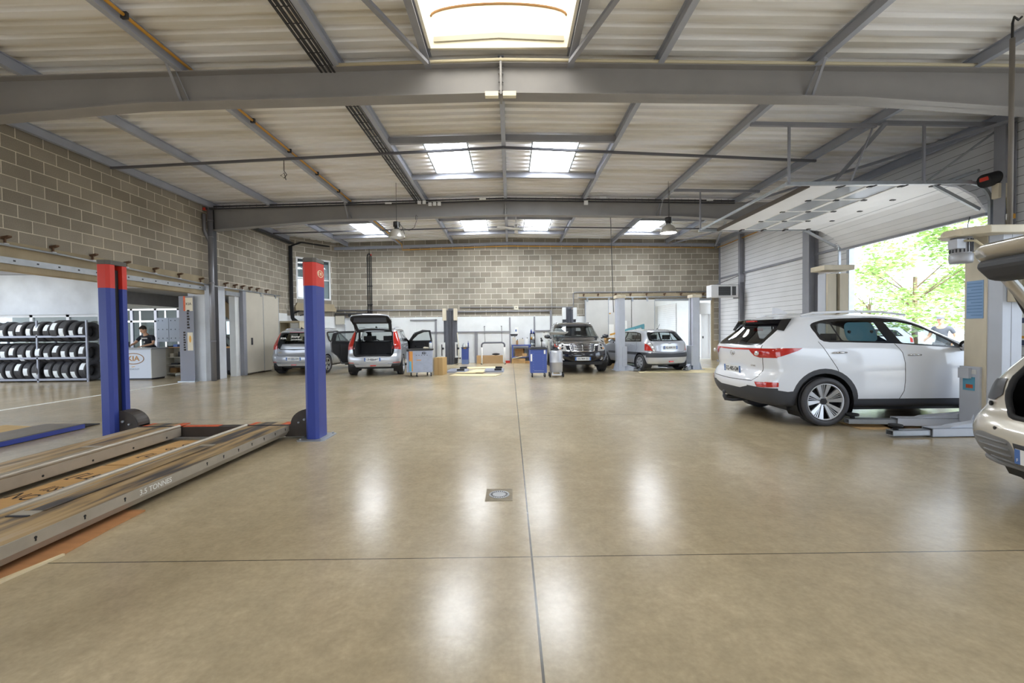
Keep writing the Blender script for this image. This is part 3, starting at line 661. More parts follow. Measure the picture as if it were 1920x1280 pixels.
lift_arm(tp, -.4, -1.78, pi + .02, .72, .5, .05); lift_arm(tp, -.2, -1.38, pi - .12, .9, .62, .08); lift_arm(tp, -.05, -1.4, .35, .8, .5, .06)
lift_arm(tp, 0, 1.5, pi + .25, .8, .5, .06); lift_arm(tp, .42, 1.5, -.25, .8, .5, .06)

# ---- two-post lift round the silver hatchback
tp2 = thing('two_post_lift', 'pale grey two-post lift with cream caps around the silver hatchback', 'car lift', (5.25, 15.6, 0), radians(1))
def xpost(x, s):
    r = bpy.data.objects.new('column', None); COL.objects.link(r); r.parent = tp2; r.location = (x, 0, 0); r.rotation_euler = (0, 0, -s * pi / 2)
    b = MB(M_lgrey); a = .19
    b.prism([(-a, .1), (-a, -.1), (-a + .05, -.15), (a - .05, -.15), (a, -.1), (a, .1), (a - .014, .1), (a - .014, -.09), (-a + .014, -.09), (-a + .014, .1)], 2, .01, 2.55); b.box(-a, .1, .01, -.035, .112, 2.55); b.box(.035, .1, .01, a, .112, 2.55); b.build('back_shell', r)
    b = MB(M_dark); b.box(-.03, .0, .02, .03, .1, 2.5); b.build('guide_slot', r)
    b = MB(M_lbeige); b.box(-a - .03, -.2, 2.55, a + .03, .14, 2.66); b.ball((0, -.03, 2.66), .07, 8, (1, 1, .4)); b.build('top_cover', r, bevel=.01)
    b = MB(M_lgrey); b.box(-.3, -.26, 0, .3, .22, .015); b.prism([(-.25, .015), (-.15, .015), (-.15, .35)], 0, -.1, -.09); b.prism([(-.25, .015), (-.15, .015), (-.15, .35)], 0, .09, .1); b.build('base_plate', r)
    b = MB(M_lgrey); b.box(-.21, .02, .15, .21, .18, .85); b.build('carriage', r, bevel=.006)
xpost(-1.32, 1); xpost(1.32, -1)
lift_arm(tp2, -1.12, -.1, -1.15, .42, .2, .05); lift_arm(tp2, -1.1, .15, .9, .7, .4, .05); lift_arm(tp2, 1.1, -.1, pi + .95, .45, .22, .05); lift_arm(tp2, 1.1, .15, pi - .9, .7, .4, .05)

# ---- dark lift columns by the far wall
M_dcol = mat('charcoal_lift_paint', C(88, 90, 98), .45, noise=.06)
def dark_column(x, y, label, full=True):
    t = thing('lift_column', label, 'lift column', (x, y, 0))
    b = MB(M_dcol); b.prism([(-.29, .1), (-.29, -.06), (-.2, -.1), (-.09, -.1), (-.07, -.02), (.07, -.02), (.09, -.1), (.2, -.1), (.29, -.06), (.29, .1)], 2, 0, 2.38); b.prism([(-.12, .1), (.12, .1), (.08, -.06), (-.08, -.06)], 2, 2.38, 2.46); b.m(M_dark); b.box(-.3, -.12, 0, -.16, .12, .28); b.box(.16, -.12, 0, .3, .12, .28); b.build('column', t)
    for s in (-1, 1):
        b = MB(M_lbeige if full else M_white); b.box(s * .24 - .08, -.22, 1.93, s * .24 + .08, -.06, 2.45); b.build('top_box', t, bevel=.015)
        if full:
            b = MB(M_white); b.box(s * .33 - .12, -.2, .32, s * .33 + .1, -.1, .98); b.m(M_dark); b.box(s * .33 - .15, -.24, .26, s * .33 + .12, -.08, .32); b.box(s * .33 - .05, -.22, .4, s * .33 - .01, -.2, .9); b.ball((s * .33 + .02, -.22, .72), .05, 8); b.build('arm_holder', t)
    if full:
        b = MB(M_cable); b.tube([(.3, -.15, 1.4), (.36, -.2, .9), (.38, -.25, .3), (.34, -.35, .06), (.1, -.5, .02), (-.3, -.55, .02)], .013, 6); b.build('hose', t)
dark_column(-2.61, 19.2, 'dark grey lift column with white side boxes beside the blue cabinet')
dark_column(2.62, 19.4, 'dark lift column with white top boxes rising behind the black off-roader', False)
# ------------------------------------------------------------------ cars
M_plast = mat('dark_cladding', C(66, 68, 74), .6)
M_gap = mat('shut_line', C(38, 38, 42), .7)
M_trimblk = mat('gloss_black_trim', C(28, 28, 32), .2)
M_lampred = mat('red_lamp', C(196, 40, 30), .15, coat=1.0)
M_lampclr = mat('clear_lamp', C(214, 214, 214), .1, .5, coat=1.0)
M_lampamb = mat('amber_lamp', C(204, 130, 60), .15, coat=1.0)
M_glass = glassmat('car_glass', (.86, .92, .92, 1), .8)
M_privacy = glassmat('privacy_glass', (.82, .86, .88, 1), .72)
M_inner = mat('dark_interior', C(52, 52, 56), .8, noise=.1)
M_tyre = mat('tyre_rubber', C(66, 66, 71), .55, noise=.12, nscale=25)
M_alloy = mat('alloy_silver', C(200, 202, 206), .3, .6)
M_alloyd = mat('alloy_dark', C(44, 44, 47), .4, .4)
M_plate = mat('plate_white', C(232, 234, 234), .45)
M_platebl = mat('plate_blue', C(70, 110, 176), .45)
M_ink2 = mat('plate_ink', C(34, 36, 42), .5)

def crom(pts, sub):
    out = []; n = len(pts)
    for i in range(n - 1):
        p0, p1, p2, p3 = pts[max(i - 1, 0)], pts[i], pts[i + 1], pts[min(i + 2, n - 1)]
        for k in range(sub):
            t = k / sub
            out.append(tuple(.5 * (2 * b + (c - a) * t + (2 * a - 5 * b + 4 * c - d) * t * t + (3 * b - a - 3 * c + d) * t ** 3) for a, b, c, d in zip(p0, p1, p2, p3)))
    out.append(tuple(pts[-1])); return out
def spline(pts, sub=5, closed=True):
    n = len(pts); out = []
    for i in range(n if closed else n - 1):
        g = lambda k: pts[k % n] if closed else pts[min(max(k, 0), n - 1)]
        p0, p1, p2, p3 = g(i - 1), g(i), g(i + 1), g(i + 2)
        for k in range(sub):
            t = k / sub
            out.append(tuple(.5 * (2 * b + (c - a) * t + (2 * a - 5 * b + 4 * c - d) * t * t + (3 * b - a - 3 * c + d) * t ** 3) for a, b, c, d in zip(p0, p1, p2, p3)))
    if not closed: out.append(tuple(pts[-1]))
    return out
def rounded(poly, r, n=4):
    out = []; k = len(poly)
    for i in range(k):
        p, a, b = Vector(poly[i]), Vector(poly[i - 1]), Vector(poly[(i + 1) % k])
        da, db = (a - p), (b - p); rr = min(r, da.length * .45, db.length * .45)
        s, e = p + da.normalized() * rr, p + db.normalized() * rr
        for j in range(n + 1):
            t = j / n; out.append(tuple((s * (1 - t) ** 2 + p * 2 * t * (1 - t) + e * t * t)))
    return out
def circle(cx, cz, r, n=36): return [(cx + r * cos(2 * pi * i / n), cz + r * sin(2 * pi * i / n)) for i in range(n)]
def inpoly(x, y, P):
    c = False; j = len(P) - 1
    for i in range(len(P)):
        if (P[i][1] > y) != (P[j][1] > y) and x < (P[j][0] - P[i][0]) * (y - P[i][1]) / (P[j][1] - P[i][1]) + P[i][0]: c = not c
        j = i
    return c
AX = {'side': (0, 2), 'end': (1, 2), 'top': (0, 1)}
def cut(bm, poly, view, ok):
    u, v = AX[view]; wd = ({0, 1, 2} - {u, v}).pop()
    x0, x1 = min(p[0] for p in poly), max(p[0] for p in poly); y0, y1 = min(p[1] for p in poly), max(p[1] for p in poly)
    def bb(f):
        a = [k.co[u] for k in f.verts]; b = [k.co[v] for k in f.verts]; return min(a), max(a), min(b), max(b)
    def hit(f, X0, X1, Y0, Y1):
        a, b, c, d = bb(f); return a <= X1 and b >= X0 and c <= Y1 and d >= Y0
    cand = set(f for f in bm.faces if hit(f, x0, x1, y0, y1) and ok(f))
    e = 1e-4; n = len(poly)
    for i in range(n):
        p, q = poly[i], poly[(i + 1) % n]
        if (p[0] - q[0]) ** 2 + (p[1] - q[1]) ** 2 < 1e-10: continue
        fs = [f for f in cand if hit(f, min(p[0], q[0]) - e, max(p[0], q[0]) + e, min(p[1], q[1]) - e, max(p[1], q[1]) + e)]
        if not fs: continue
        co = [0, 0, 0]; co[u], co[v] = p; no = [0, 0, 0]; no[u], no[v] = q[1] - p[1], p[0] - q[0]
        g = list({k for f in fs for k in f.verts}) + list({k for f in fs for k in f.edges}) + fs
        r = bmesh.ops.bisect_plane(bm, geom=g, plane_co=co, plane_no=no, dist=1e-6)
        cand = {f for f in cand if f.is_valid} | {f for f in r['geom'] if isinstance(f, bmesh.types.BMFace)}
    res = []
    for f in cand:
        if f.is_valid:
            c = f.calc_center_median()
            if inpoly(c[u], c[v], poly): res.append(f)
    return res
def seal_line(bm, poly, dx=-.008):
    fc = [f.calc_center_median() for f in bm.faces if f.normal.x < -.1 and f.calc_center_median().x < 1.2]
    return [(min(fc, key=lambda k: (k.y - y) ** 2 + (k.z - z) ** 2).x + dx, y, z) for y, z in poly]
def strip(pts, w_):
    """thin polygon along a polyline"""
    L, Rr = [], []
    for i, p in enumerate(pts):
        a = Vector(pts[max(i - 1, 0)]); b = Vector(pts[min(i + 1, len(pts) - 1)]); d = (b - a).normalized(); nn = Vector((-d.y, d.x)) * w_ / 2
        L.append(tuple(Vector(p) + nn)); Rr.append(tuple(Vector(p) - nn))
    return L + Rr[::-1]
def sides(s, ny=.12): return lambda f: f.normal.y * s > ny and f.calc_center_median().y * s > 0
def backs(nx=.15, xm=1.2): return lambda f: f.normal.x < -nx and f.calc_center_median().x < xm
def fronts(nx=.15, xm=2.4): return lambda f: f.normal.x > nx and f.calc_center_median().x > xm

class Car:
    def __init__(s, root, L, rings, paintm, cr=.34, cf=.55, nr=3.0, nf=2.6, crown=.06, taper=.04):
        s.root = root; s.L = L
        rg = crom(rings, 4); s.bm = bmesh.new(); bm = s.bm
        nR, nS, nF = 11, 22, 11; grid = []
        def half(r):
            xr, zr, xf, zf, W = r; c1 = min(cr, (xf - xr) * .25); c2 = min(cf, (xf - xr) * .25); o = []
            for i in range(nR):
                a = pi / 2 * i / nR; o.append((xr + c1 - c1 * cos(a) ** (2 / nr), W * sin(a) ** (2 / nr)))
            for i in range(nS + 1): o.append((xr + c1 + (xf - xr - c1 - c2) * i / nS, W))
            for i in range(nF - 1, -1, -1):
                a = pi / 2 * i / nF; o.append((xf - c2 + c2 * cos(a) ** (2 / nf), W * sin(a) ** (2 / nf)))
            mid = L * .52
            return [(x, y * (1 - taper * ((x - mid) / (L / 2)) ** 2), zr + (zf - zr) * (x - xr) / (xf - xr)) for x, y in o]
        H = [half(r) for r in rg]; M = len(H[0])
        def row(h, sg):
            return [bm.verts.new((x, sg * y, z)) for x, y, z in h]
        G = []
        for h in H:
            lft = row(h, 1); rgt = [lft[0]] + [bm.verts.new((x, -y, z)) for x, y, z in h[1:-1]] + [lft[-1]]; G.append((lft, rgt))
        def quad(a, b, c, d, flip):
            q = []
            for k in (a, b, c, d):
                if k not in q: q.append(k)
            if len(q) > 2:
                try: bm.faces.new(q[::-1] if flip else q)
                except ValueError: pass
        for i in range(len(G) - 1):
            for sd in (0, 1):
                for j in range(M - 1): quad(G[i][sd][j], G[i][sd][j + 1], G[i + 1][sd][j + 1], G[i + 1][sd][j], sd == 1)
        for top in (True, False):
            h = H[-1] if top else H[0]; lv, rv = G[-1] if top else G[0]; prev = lv
            ss = (.8, .55, .25, -.25, -.55, -.8)
            for k in list(ss) + [None]:
                if k is None: cur = rv
                else: cur = [lv[0]] + [bm.verts.new((x, y * k, z + (crown * (1 - k * k) * min(1, 5 * min(j, M - 1 - j) / M) if top else 0))) for j, (x, y, z) in list(enumerate(h))[1:-1]] + [lv[-1]]
                for j in range(M - 1): quad(prev[j], prev[j + 1], cur[j + 1], cur[j], not top)
                prev = cur
        bmesh.ops.recalc_face_normals(bm, faces=bm.faces)
        for f in bm.faces: f.smooth = True
        s.mats = [paintm, M_plast, M_gap, M_trimblk]; s.kids = []
    def mark(s, poly, view, ok, idx):
        for f in cut(s.bm, poly, view, ok): f.material_index = idx
    def line(s, pts, view, ok, w_=.009): s.mark(strip(pts, w_), view, ok, 2)
    def extract(s, poly, view, ok, name, mats, push=0.0, solid=0.0, keep=False, parent=None, faces=None, delete=True):
        fs = faces if faces is not None else cut(s.bm, poly, view, ok)
        nb = bmesh.new(); mp = {}
        for f in fs:
            q = []
            for k in f.verts:
                if k not in mp: mp[k] = nb.verts.new(k.co + k.normal * push)
                q.append(mp[k])
            try:
                nf = nb.faces.new(q); nf.smooth = True; nf.material_index = f.material_index if keep else 0
            except ValueError: pass
        me = bpy.data.meshes.new(name); nb.to_mesh(me); nb.free()
        for m in mats: me.materials.append(m)
        o = bpy.data.objects.new(name, me); COL.objects.link(o); o.parent = parent or s.root
        if solid:
            md = o.modifiers.new('thickness', 'SOLIDIFY'); md.thickness = solid; md.offset = -1
            if keep: md.material_offset = 1; md.material_offset_rim = 0
        if delete: bmesh.ops.delete(s.bm, geom=fs, context='FACES')
        return o
    def arch(s, cx, cz, r, band=.055, W=.9, depth=.3, plast=True):
        for sg in (1, -1):
            if plast:
                for f in cut(s.bm, circle(cx, cz, r + band), 'side', sides(sg)): f.material_index = 1
            fs = cut(s.bm, circle(cx, cz, r), 'side', sides(sg, -.2)); bmesh.ops.delete(s.bm, geom=fs, context='FACES')
            b = MB(M_black); n = 20; y0, y1 = sg * (W - .015), sg * (W - depth)
            P = [(cx + r * 1.01 * cos(t), cz + r * 1.01 * sin(t)) for t in [-.55 + (pi + 1.1) * i / n for i in range(n + 1)]]
            b.add([(x, y0, z) for x, z in P] + [(x, y1, z) for x, z in P], [(i, i + 1, n + 2 + i, n + 1 + i) for i in range(n)]); b.add([(x, y1, z) for x, z in P], [tuple(range(n + 1))])
            b.build('wheel_arch', s.root)
    def finish(s, name='body'):
        me = bpy.data.meshes.new(name); s.bm.to_mesh(me); s.bm.free()
        for m in s.mats: me.materials.append(m)
        o = bpy.data.objects.new(name, me); COL.objects.link(o); o.parent = s.root; return o

def wheel(parent, x, y, r, s, style='five', wd=.21, rim=None, spin=0.0):
    """tyre with rim as its sub-part; s = +1 when the outer face looks to +y"""
    rim = rim or r * .64; h = wd / 2
    M = Matrix.Translation((x, y, r)) @ Matrix.Rotation(-s * pi / 2, 4, 'X') @ Matrix.Rotation(spin, 4, 'Z')
    g = []
    for c in (-.55, 0, .55): g += [(r, h * (c - .1)), (r - .009, h * (c - .07)), (r - .009, h * (c + .07)), (r, h * (c + .1))]
    pf = [(rim, -h * .8), (rim + .02, -h), (r * .86, -h * 1.06), (r * .95, -h), (r * .99, -h * .85)] + g + [(r * .99, h * .85), (r * .95, h), (r * .86, h * 1.06), (rim + .02, h), (rim, h * .8), (rim, -h * .8)]
    t = MB(M_tyre).lathe(pf, 40, M).build('wheel', parent, fix=True)
    b = MB(M_alloyd).lathe([(rim, -h * .8), (rim * .96, -h * .7), (rim * .94, h * .2), (0.001, h * .1)], 32, M)
    b.m(M_alloy).lathe([(rim * .95, h * .62), (rim * .955, h * .88), (rim * 1.01, h * .93), (rim * 1.01, h * .7)], 40, M)
    def blade(a0, w0, w1, r0, r1, z0, z1, m):
        b.m(m); c, d = cos(a0), sin(a0)
        def P(rr, ww, z): return M @ Vector((c * rr - d * ww, d * rr + c * ww, z))
        v = [P(r0, -w0, z0), P(r0, w0, z0), P(r1, w1, z1), P(r1, -w1, z1), P(r0, -w0, z0 - .03), P(r0, w0, z0 - .03), P(r1, w1, z1 - .03), P(r1, -w1, z1 - .03)]
        b.add(v, [(0, 1, 2, 3), (4, 7, 6, 5), (0, 4, 5, 1), (1, 5, 6, 2), (2, 6, 7, 3), (3, 7, 4, 0)])
    b.smooth(False)
    if style == 'ten':
        for k in range(5):
            for e in (-1, 1):
                blade(2 * pi * k / 5 + e * .30, .012, .034, rim * .16, rim * .97, h * .5, h * .86, M_alloy)
                blade(2 * pi * k / 5 + e * .06, .003, .005, rim * .16, rim * .95, h * .4, h * .8, M_alloy)
    elif style == 'cover':
        b.m(M_alloy).lathe([(rim * .95, h * .86), (rim * .5, h * .98), (.001, h)], 24, M)
        for k in range(7): blade(2 * pi * k / 7, .01, .018, rim * .5, rim * .88, h * .99, h * .93, M_alloyd)
    else:
        for k in range(5): blade(2 * pi * k / 5, .028, .05, rim * .12, rim * .97, h * .6, h * .86, M_alloy)
    b.m(M_alloyd).cyl(M @ Vector((0, 0, h * .3)), M @ Vector((0, 0, h * .62)), rim * .17, 16)
    if style == 'ten':
        b.m(M_chrome)
        for k in range(5): b.cyl(M @ Vector((rim * .26 * cos(2 * pi * k / 5 + .6), rim * .26 * sin(2 * pi * k / 5 + .6), h * .4)), M @ Vector((rim * .26 * cos(2 * pi * k / 5 + .6), rim * .26 * sin(2 * pi * k / 5 + .6), h * .56)), .012, 6)
    b.build('rim', t)
    return t
def number_plate(parent, M, body='', w_=.52, h=.11):
    """M: local frame, x to the right when read, y up"""
    b = MB(M_plate)
    def R_(x0, x1, y0, y1, z0, z1, m): b.m(m).xf(M).box(x0, y0, z0, x1, y1, z1)
    R_(-w_ / 2, w_ / 2, -h / 2, h / 2, -.008, .0, M_plate); R_(-w_ / 2, -w_ / 2 + .045, -h / 2, h / 2, 0, .001, M_platebl); R_(w_ / 2 - .045, w_ / 2, -h / 2, h / 2, 0, .001, M_platebl)
    b.xf(None)
    if body: b.m(M_ink2).text(body, .092, M @ Matrix.Translation((0, -.002, .0012)), depth=.0006, bold=.0018, sx=.86)
    b.m(M_plate).text('F', .035, M @ Matrix.Translation((-w_ / 2 + .022, -.028, .0016)), depth=.0004)
    return b.build('number_plate', parent)
def REARM(x, y, z, tilt=0.0, yaw=0.0):   # frame on the tail: read from behind, right = -y, up = z, out = -x
    return Matrix.Translation((x, y, z)) @ Matrix.Rotation(yaw, 4, 'Z') @ Matrix.Rotation(tilt, 4, 'Y') @ Matrix(((0, 0, -1, 0), (-1, 0, 0, 0), (0, 1, 0, 0), (0, 0, 0, 1)))
def FRONTM(x, y, z, tilt=0.0):
    return Matrix.Translation((x, y, z)) @ Matrix.Rotation(tilt, 4, 'Y') @ Matrix(((0, 0, 1, 0), (1, 0, 0, 0), (0, 1, 0, 0), (0, 0, 0, 1)))
def SIDEM(x, y, z, s):                   # frame on a flank; s = sign of y it faces
    return Matrix.Translation((x, y, z)) @ (Matrix(((1, 0, 0, 0), (0, 0, -1, 0), (0, 1, 0, 0), (0, 0, 0, 1))) if s < 0 else Matrix(((-1, 0, 0, 0), (0, 0, 1, 0), (0, 1, 0, 0), (0, 0, 0, 1))))
def seat(parent, x, y, z, w_=.5, back=.62, name='seat'):
    b = MB(M_inner); b.box(x - .05, y - w_ / 2, z, x + .48, y + w_ / 2, z + .2)
    b.prism([(x - .12, z + .1), (x + .06, z + .1), (x - .06, z + back), (x - .2, z + back)], 1, y - w_ / 2 + .02, y + w_ / 2 - .02)
    o = b.build(name, parent, bevel=.05, seg=3)
    h = MB(M_inner); n = 1 if w_ < .8 else 2
    for k in range(n):
        yy = y if n == 1 else y + (k - .5) * w_ * .55
        h.box(x - .21, yy - .13, z + back + .04, x - .11, yy + .13, z + back + .2); h.cyl((x - .15, yy - .05, z + back - .05), (x - .15, yy - .05, z + back + .06), .008, 6); h.cyl((x - .15, yy + .05, z + back - .05), (x - .15, yy + .05, z + back + .06), .008, 6)
    h.build('headrest', o, bevel=.03, seg=3)
def cabin(parent, L, xf, xr, cowl, W, zf=.42, roof=1.5):
    b = MB(M_inner); b.box(xr + .1, -W + .12, zf - .06, cowl + .1, W - .12, zf - .03); b.build('cabin_floor', parent)
    b = MB(M_inner); b.prism([(cowl - .5, zf + .25), (cowl - .5, zf + .5), (cowl - .35, zf + .62), (cowl + .05, zf + .62), (cowl + .05, zf)], 1, -W + .16, W - .16); b.build('dashboard', parent, bevel=.03)
    b = MB(M_black); b.tube([(cowl - .62 + .06 * cos(t), .36 + .18 * sin(t), zf + .5 + .18 * cos(t)) for t in [2 * pi * i / 20 for i in range(20)]], .016, 6, closed=True); b.cyl((cowl - .45, .36, zf + .44), (cowl - .62, .36, zf + .5), .03, 8); b.bar((cowl - .62, .2, zf + .5), (cowl - .62, .52, zf + .5), .02, .04); b.build('steering_wheel', parent)
    for y in (-.36, .36): seat(parent, xf, y, zf)
    seat(parent, xr, 0, zf + .02, 1.2, .6, 'rear_seat')
def mirror(parent, x, y, z, s, m):
    b = MB(m); b.ball((x, y + s * .16, z + .02), .1, 10, (.75, 1.15, .78)); b.m(M_black); b.bar((x + .04, y, z - .05), (x + .02, y + s * .12, z - .02), .05, .04); b.m(M_chrome); b.cyl((x - .055, y + s * .16, z + .02), (x - .068, y + s * .16, z + .02), .07, 14); b.build('mirror', parent)
def handle(parent, x, y, z, s, m=None):
    b = MB(m or M_chrome); b.tube([(x - .11, y, z - .004), (x - .09, y + s * .022, z), (x, y + s * .032, z + .003), (x + .09, y + s * .022, z), (x + .11, y, z - .004)], [.008, .013, .015, .013, .008], 8); b.build('door_handle', parent)
def rail(parent, pts, s, m):
    for sg in (1, -1): MB(m).tube([(x, sg * y, z) for x, y, z in pts], .018, 8).build('roof_rail', parent)
# ---- white crossover by the big door
P_white = paint('white_car_paint', C(238, 242, 250), .2)
sp = thing('car', 'white crossover with teal window shade and grey wheel arches by the big door', 'car', (3.60, 7.17, 0))
sR = [(.45, .24, 3.95, .24, .72), (.16, .29, 4.30, .27, .86), (.06, .38, 4.43, .36, .905), (.01, .50, 4.48, .5, .925), (.0, .62, 4.47, .66, .927), (.05, .73, 4.43, .8, .927), (.10, .80, 4.30, .90, .925), (.075, .93, 3.95, .99, .92),
      (.055, 1.09, 3.65, 1.06, .908), (.11, 1.20, 3.45, 1.11, .88), (.33, 1.38, 3.02, 1.32, .785), (.48, 1.515, 2.66, 1.49, .715), (.60, 1.585, 2.45, 1.555, .66), (.72, 1.62, 2.32, 1.585, .58)]
c = Car(sp, 4.48, sR, P_white, cr=.36, cf=.7, crown=.05, taper=.05)
# grey cladding: bumper, sills
for sg in (1, -1):
    c.mark([(-.1, .1), (4.6, .1), (4.6, .42), (3.6, .385), (1.4, .39), (.95, .39), (.6, .52), (.4, .50), (-.1, .58)], 'side', sides(sg), 1)
c.mark([(-1, .1), (1, .1), (1, .55), (.5, .55), (.3, .5), (-.3, .5), (-.5, .55), (-1, .55)], 'end', backs(), 1)
c.mark([(-1, .1), (1, .1), (1, .36), (-1, .36)], 'end', fronts(), 1)
c.arch(.93, .352, .41, .07, .925); c.arch(3.6, .352, .41, .07, .925)
# side glass
dlo = spline([(.83, 1.46), (.95, 1.515), (1.18, 1.55), (1.76, 1.562), (1.95, 1.55), (2.15, 1.525), (2.37, 1.475), (2.59, 1.385), (2.83, 1.242), (2.97, 1.125), (2.88, 1.108), (2.08, 1.172), (1.89, 1.185), (1.3, 1.205), (.95, 1.222), (.87, 1.34)], 3)
qp = [(.875, 1.45), (.96, 1.485), (1.11, 1.505), (1.20, 1.232), (.97, 1.24), (.91, 1.35)]
rp_ = [(1.135, 1.508), (1.4, 1.53), (1.755, 1.532), (1.875, 1.21), (1.225, 1.23)]
fp = [(1.915, 1.512), (2.13, 1.492), (2.37, 1.436), (2.61, 1.322), (2.80, 1.20), (2.84, 1.135), (2.07, 1.19)]
for sg in (1, -1):
    c.mark(dlo, 'side', sides(sg, .1), 3)
    c.line([(1.12, .79), (1.10, .84), (.985, 1.02), (.87, 1.22)], 'side', sides(sg))
    c.line([(2.0, .385), (2.055, .5), (2.07, .65), (2.07, .9), (2.04, 1.05), (1.96, 1.18)], 'side', sides(sg))
    c.line([(3.12, .36), (3.14, .7), (3.1, 1.0), (3.06, 1.09)], 'side', sides(sg))
    c.line([(.98, .345), (1.3, .345)], 'side', sides(sg), .006)
    for pl_, m in ((qp, M_privacy), (rp_, M_privacy), (fp, M_glass)): c.extract(rounded(pl_, .03, 3), 'side', sides(sg, .1), 'side_window', [m])
# rear glass, lamps, hatch shut line
c.mark(rounded([(-.66, 1.165), (.66, 1.165), (.57, 1.48), (.45, 1.515), (-.45, 1.515), (-.57, 1.48)], .06), 'end', backs(.1, 1), 3)
c.extract(rounded([(-.60, 1.19), (.60, 1.19), (.50, 1.45), (-.50, 1.45)], .06), 'end', backs(.1, 1), 'rear_window', [M_privacy])
c.line([(-.67, 1.17), (-.70, .98), (-.66, .70), (-.58, .635), (0, .62), (.58, .635), (.66, .70), (.70, .98), (.67, 1.17)], 'end', backs(.1), .01)
c.mark([(-.44, .705), (.44, .705), (.47, .885), (-.47, .885)], 'end', backs(.1), 0)
tl = [(-.92, 1.125), (-.44, 1.12), (0, 1.112), (.44, 1.12), (.92, 1.125), (.92, .99), (.66, .985), (.56, 1.01), (.46, 1.095), (0, 1.09), (-.46, 1.095), (-.56, 1.01), (-.66, .985), (-.92, .99)]
fs = cut(c.bm, tl, 'end', lambda f: f.normal.x < -.5 and f.calc_center_median().x < .5)
for sg in (1, -1):
    fs += [f for f in cut(c.bm, [(-.05, 1.125), (.3, 1.13), (.62, 1.128), (.55, 1.09), (.28, 1.0), (.15, .98), (-.05, .99)], 'side', lambda f: f.normal.y * sg > .2 and f.normal.x >= -.5 and f.calc_center_median().y * sg > 0)]
fs = [f for f in set(fs) if f.is_valid]
tlo = c.extract(None, None, None, 'tail_light', [M_lampred], .004, faces=fs, delete=False)
def onend(y, z, dx=.0):  # x of the tail at (y, z), read off the shell
    best = min((f.calc_center_median() for f in c.bm.faces if f.normal.x < -.3 and f.calc_center_median().x < 1), key=lambda k: (k.y - y) ** 2 + (k.z - z) ** 2); return best.x + dx
for sg in (1, -1):
    fs = cut(c.bm, rounded([(-.1, .555), (.08, .555), (.27, .57), (.27, .635), (.08, .635), (-.1, .625)], .01, 2), 'side', lambda f: f.normal.y * sg > .55 and f.calc_center_median().y * sg > .5)
    fs2 = cut(c.bm, [(sg * .68, .555), (sg * .93, .555), (sg * .93, .63), (sg * .64, .625)][::sg], 'end', lambda f: f.normal.x < -.2 and f.normal.y * sg <= .55 and f.calc_center_median().x < .5)
    c.extract(None, None, None, 'bumper_lamp', [M_lampred], .004, faces=[f for f in fs + fs2 if f.is_valid], delete=False)
c.extract([(-.6, .62), (.6, .62), (.75, .86), (-.75, .86)], 'end', fronts(), 'grille', [M_trimblk], .004, delete=False)
c.extract(rounded([(-.66, 1.10), (.66, 1.10), (.55, 1.50), (-.55, 1.50)], .05), 'end', fronts(.1, 2.2), 'windscreen', [M_glass])
c.finish()
# clear segments in the lamps
for sg in (1, -1):
    b = MB(M_lampclr); b.ball((.075, sg * .66, 1.05), .05, 8, (.4, 1.1, .7)); b.build('lamp_reflector', tlo)
b = MB(M_trimblk); b.xf(Matrix.Translation((0, 0, 0)))
sp_pts = [(-.62, .47), (-.5, .40), (-.25, .37), (0, .36), (.25, .37), (.5, .40), (.62, .47)]
top = [(x + .0, y, 1.555) for y, x in sp_pts]; bk = [(x + .22, y * .98, 1.60 - .02 * abs(y)) for y, x in sp_pts]; lo = [(x + .06, y, 1.49) for y, x in sp_pts]
n = len(top); b.add(top + lo, [(i, i + 1, n + i + 1, n + i) for i in range(n - 1)]); b.m(P_white); b.add(top + bk, [(i, n + i, n + i + 1, i + 1) for i in range(n - 1)])
b.m(M_trimblk)
for sg in (1, -1): b.add([(.47, sg * .62, 1.55), (.60, sg * .66, 1.56), (.46, sg * .70, 1.38), (.38, sg * .63, 1.40)], [(0, 1, 2, 3)])
b.build('spoiler', sp, fix=True)
b = MB(M_lampred); b.box(.345, -.13, 1.525, .39, .13, 1.548); b.build('brake_light', sp)
b = MB(P_white); b.add([(.72, -.03, 1.655), (.95, -.03, 1.665), (.72, .03, 1.655), (.95, .03, 1.665), (.71, 0, 1.755), (.79, 0, 1.75)], [(0, 1, 5, 4), (2, 4, 5, 3), (0, 4, 2), (1, 3, 5), (0, 2, 3, 1)]); b.build('antenna_fin', sp)
rail(sp, [(.78, .60, 1.60), (.95, .60, 1.645), (1.5, .60, 1.66), (2.0, .6, 1.65), (2.35, .59, 1.60)], 1, P_white)
for x in (.93, 3.6):
    for sg in (1, -1): wheel(sp, x, sg * .81,   .352, sg, 'ten', .235, .262, spin=.4)
for sg in (1, -1):
    handle(sp, 1.14, sg * .895, 1.06, sg); handle(sp, 2.21, sg * .895, 1.015, sg); mirror(sp, 2.88, sg * .86, 1.13, sg, P_white)
number_plate(sp, REARM(.045, 0, .775, -.05), 'EQ-485-GM')
b = MB(M_chrome); kia_oval(b, REARM(.05, 0, 1.03), .13, M_chrome, .005); b.build('badge', sp)
b = MB(M_chrome); b.text('Kia', .05, REARM(.085, .58, .86), depth=.002); b.text('GT LINE', .035, REARM(.085, -.55, .86), depth=.002); b.build('lettering', sp)
b = MB(M_black); b.tube([(.155, 0, 1.185), (.15, -.1, 1.20), (.14, -.32, 1.19), (.15, -.44, 1.175)], [.02, .016, .012, .008], 8); b.build('wiper', sp)
b = MB(M_plast); b.tube([(.3, 0, .26), (.05, 0, .25), (-.07, 0, .27), (-.09, 0, .32), (-.085, 0, .37)], .022, 8); b.ball((-.085, 0, .39), .03, 8); b.bar((.35, -.4, .28), (.35, .4, .28), .07, .07); b.build('tow_bar', sp)
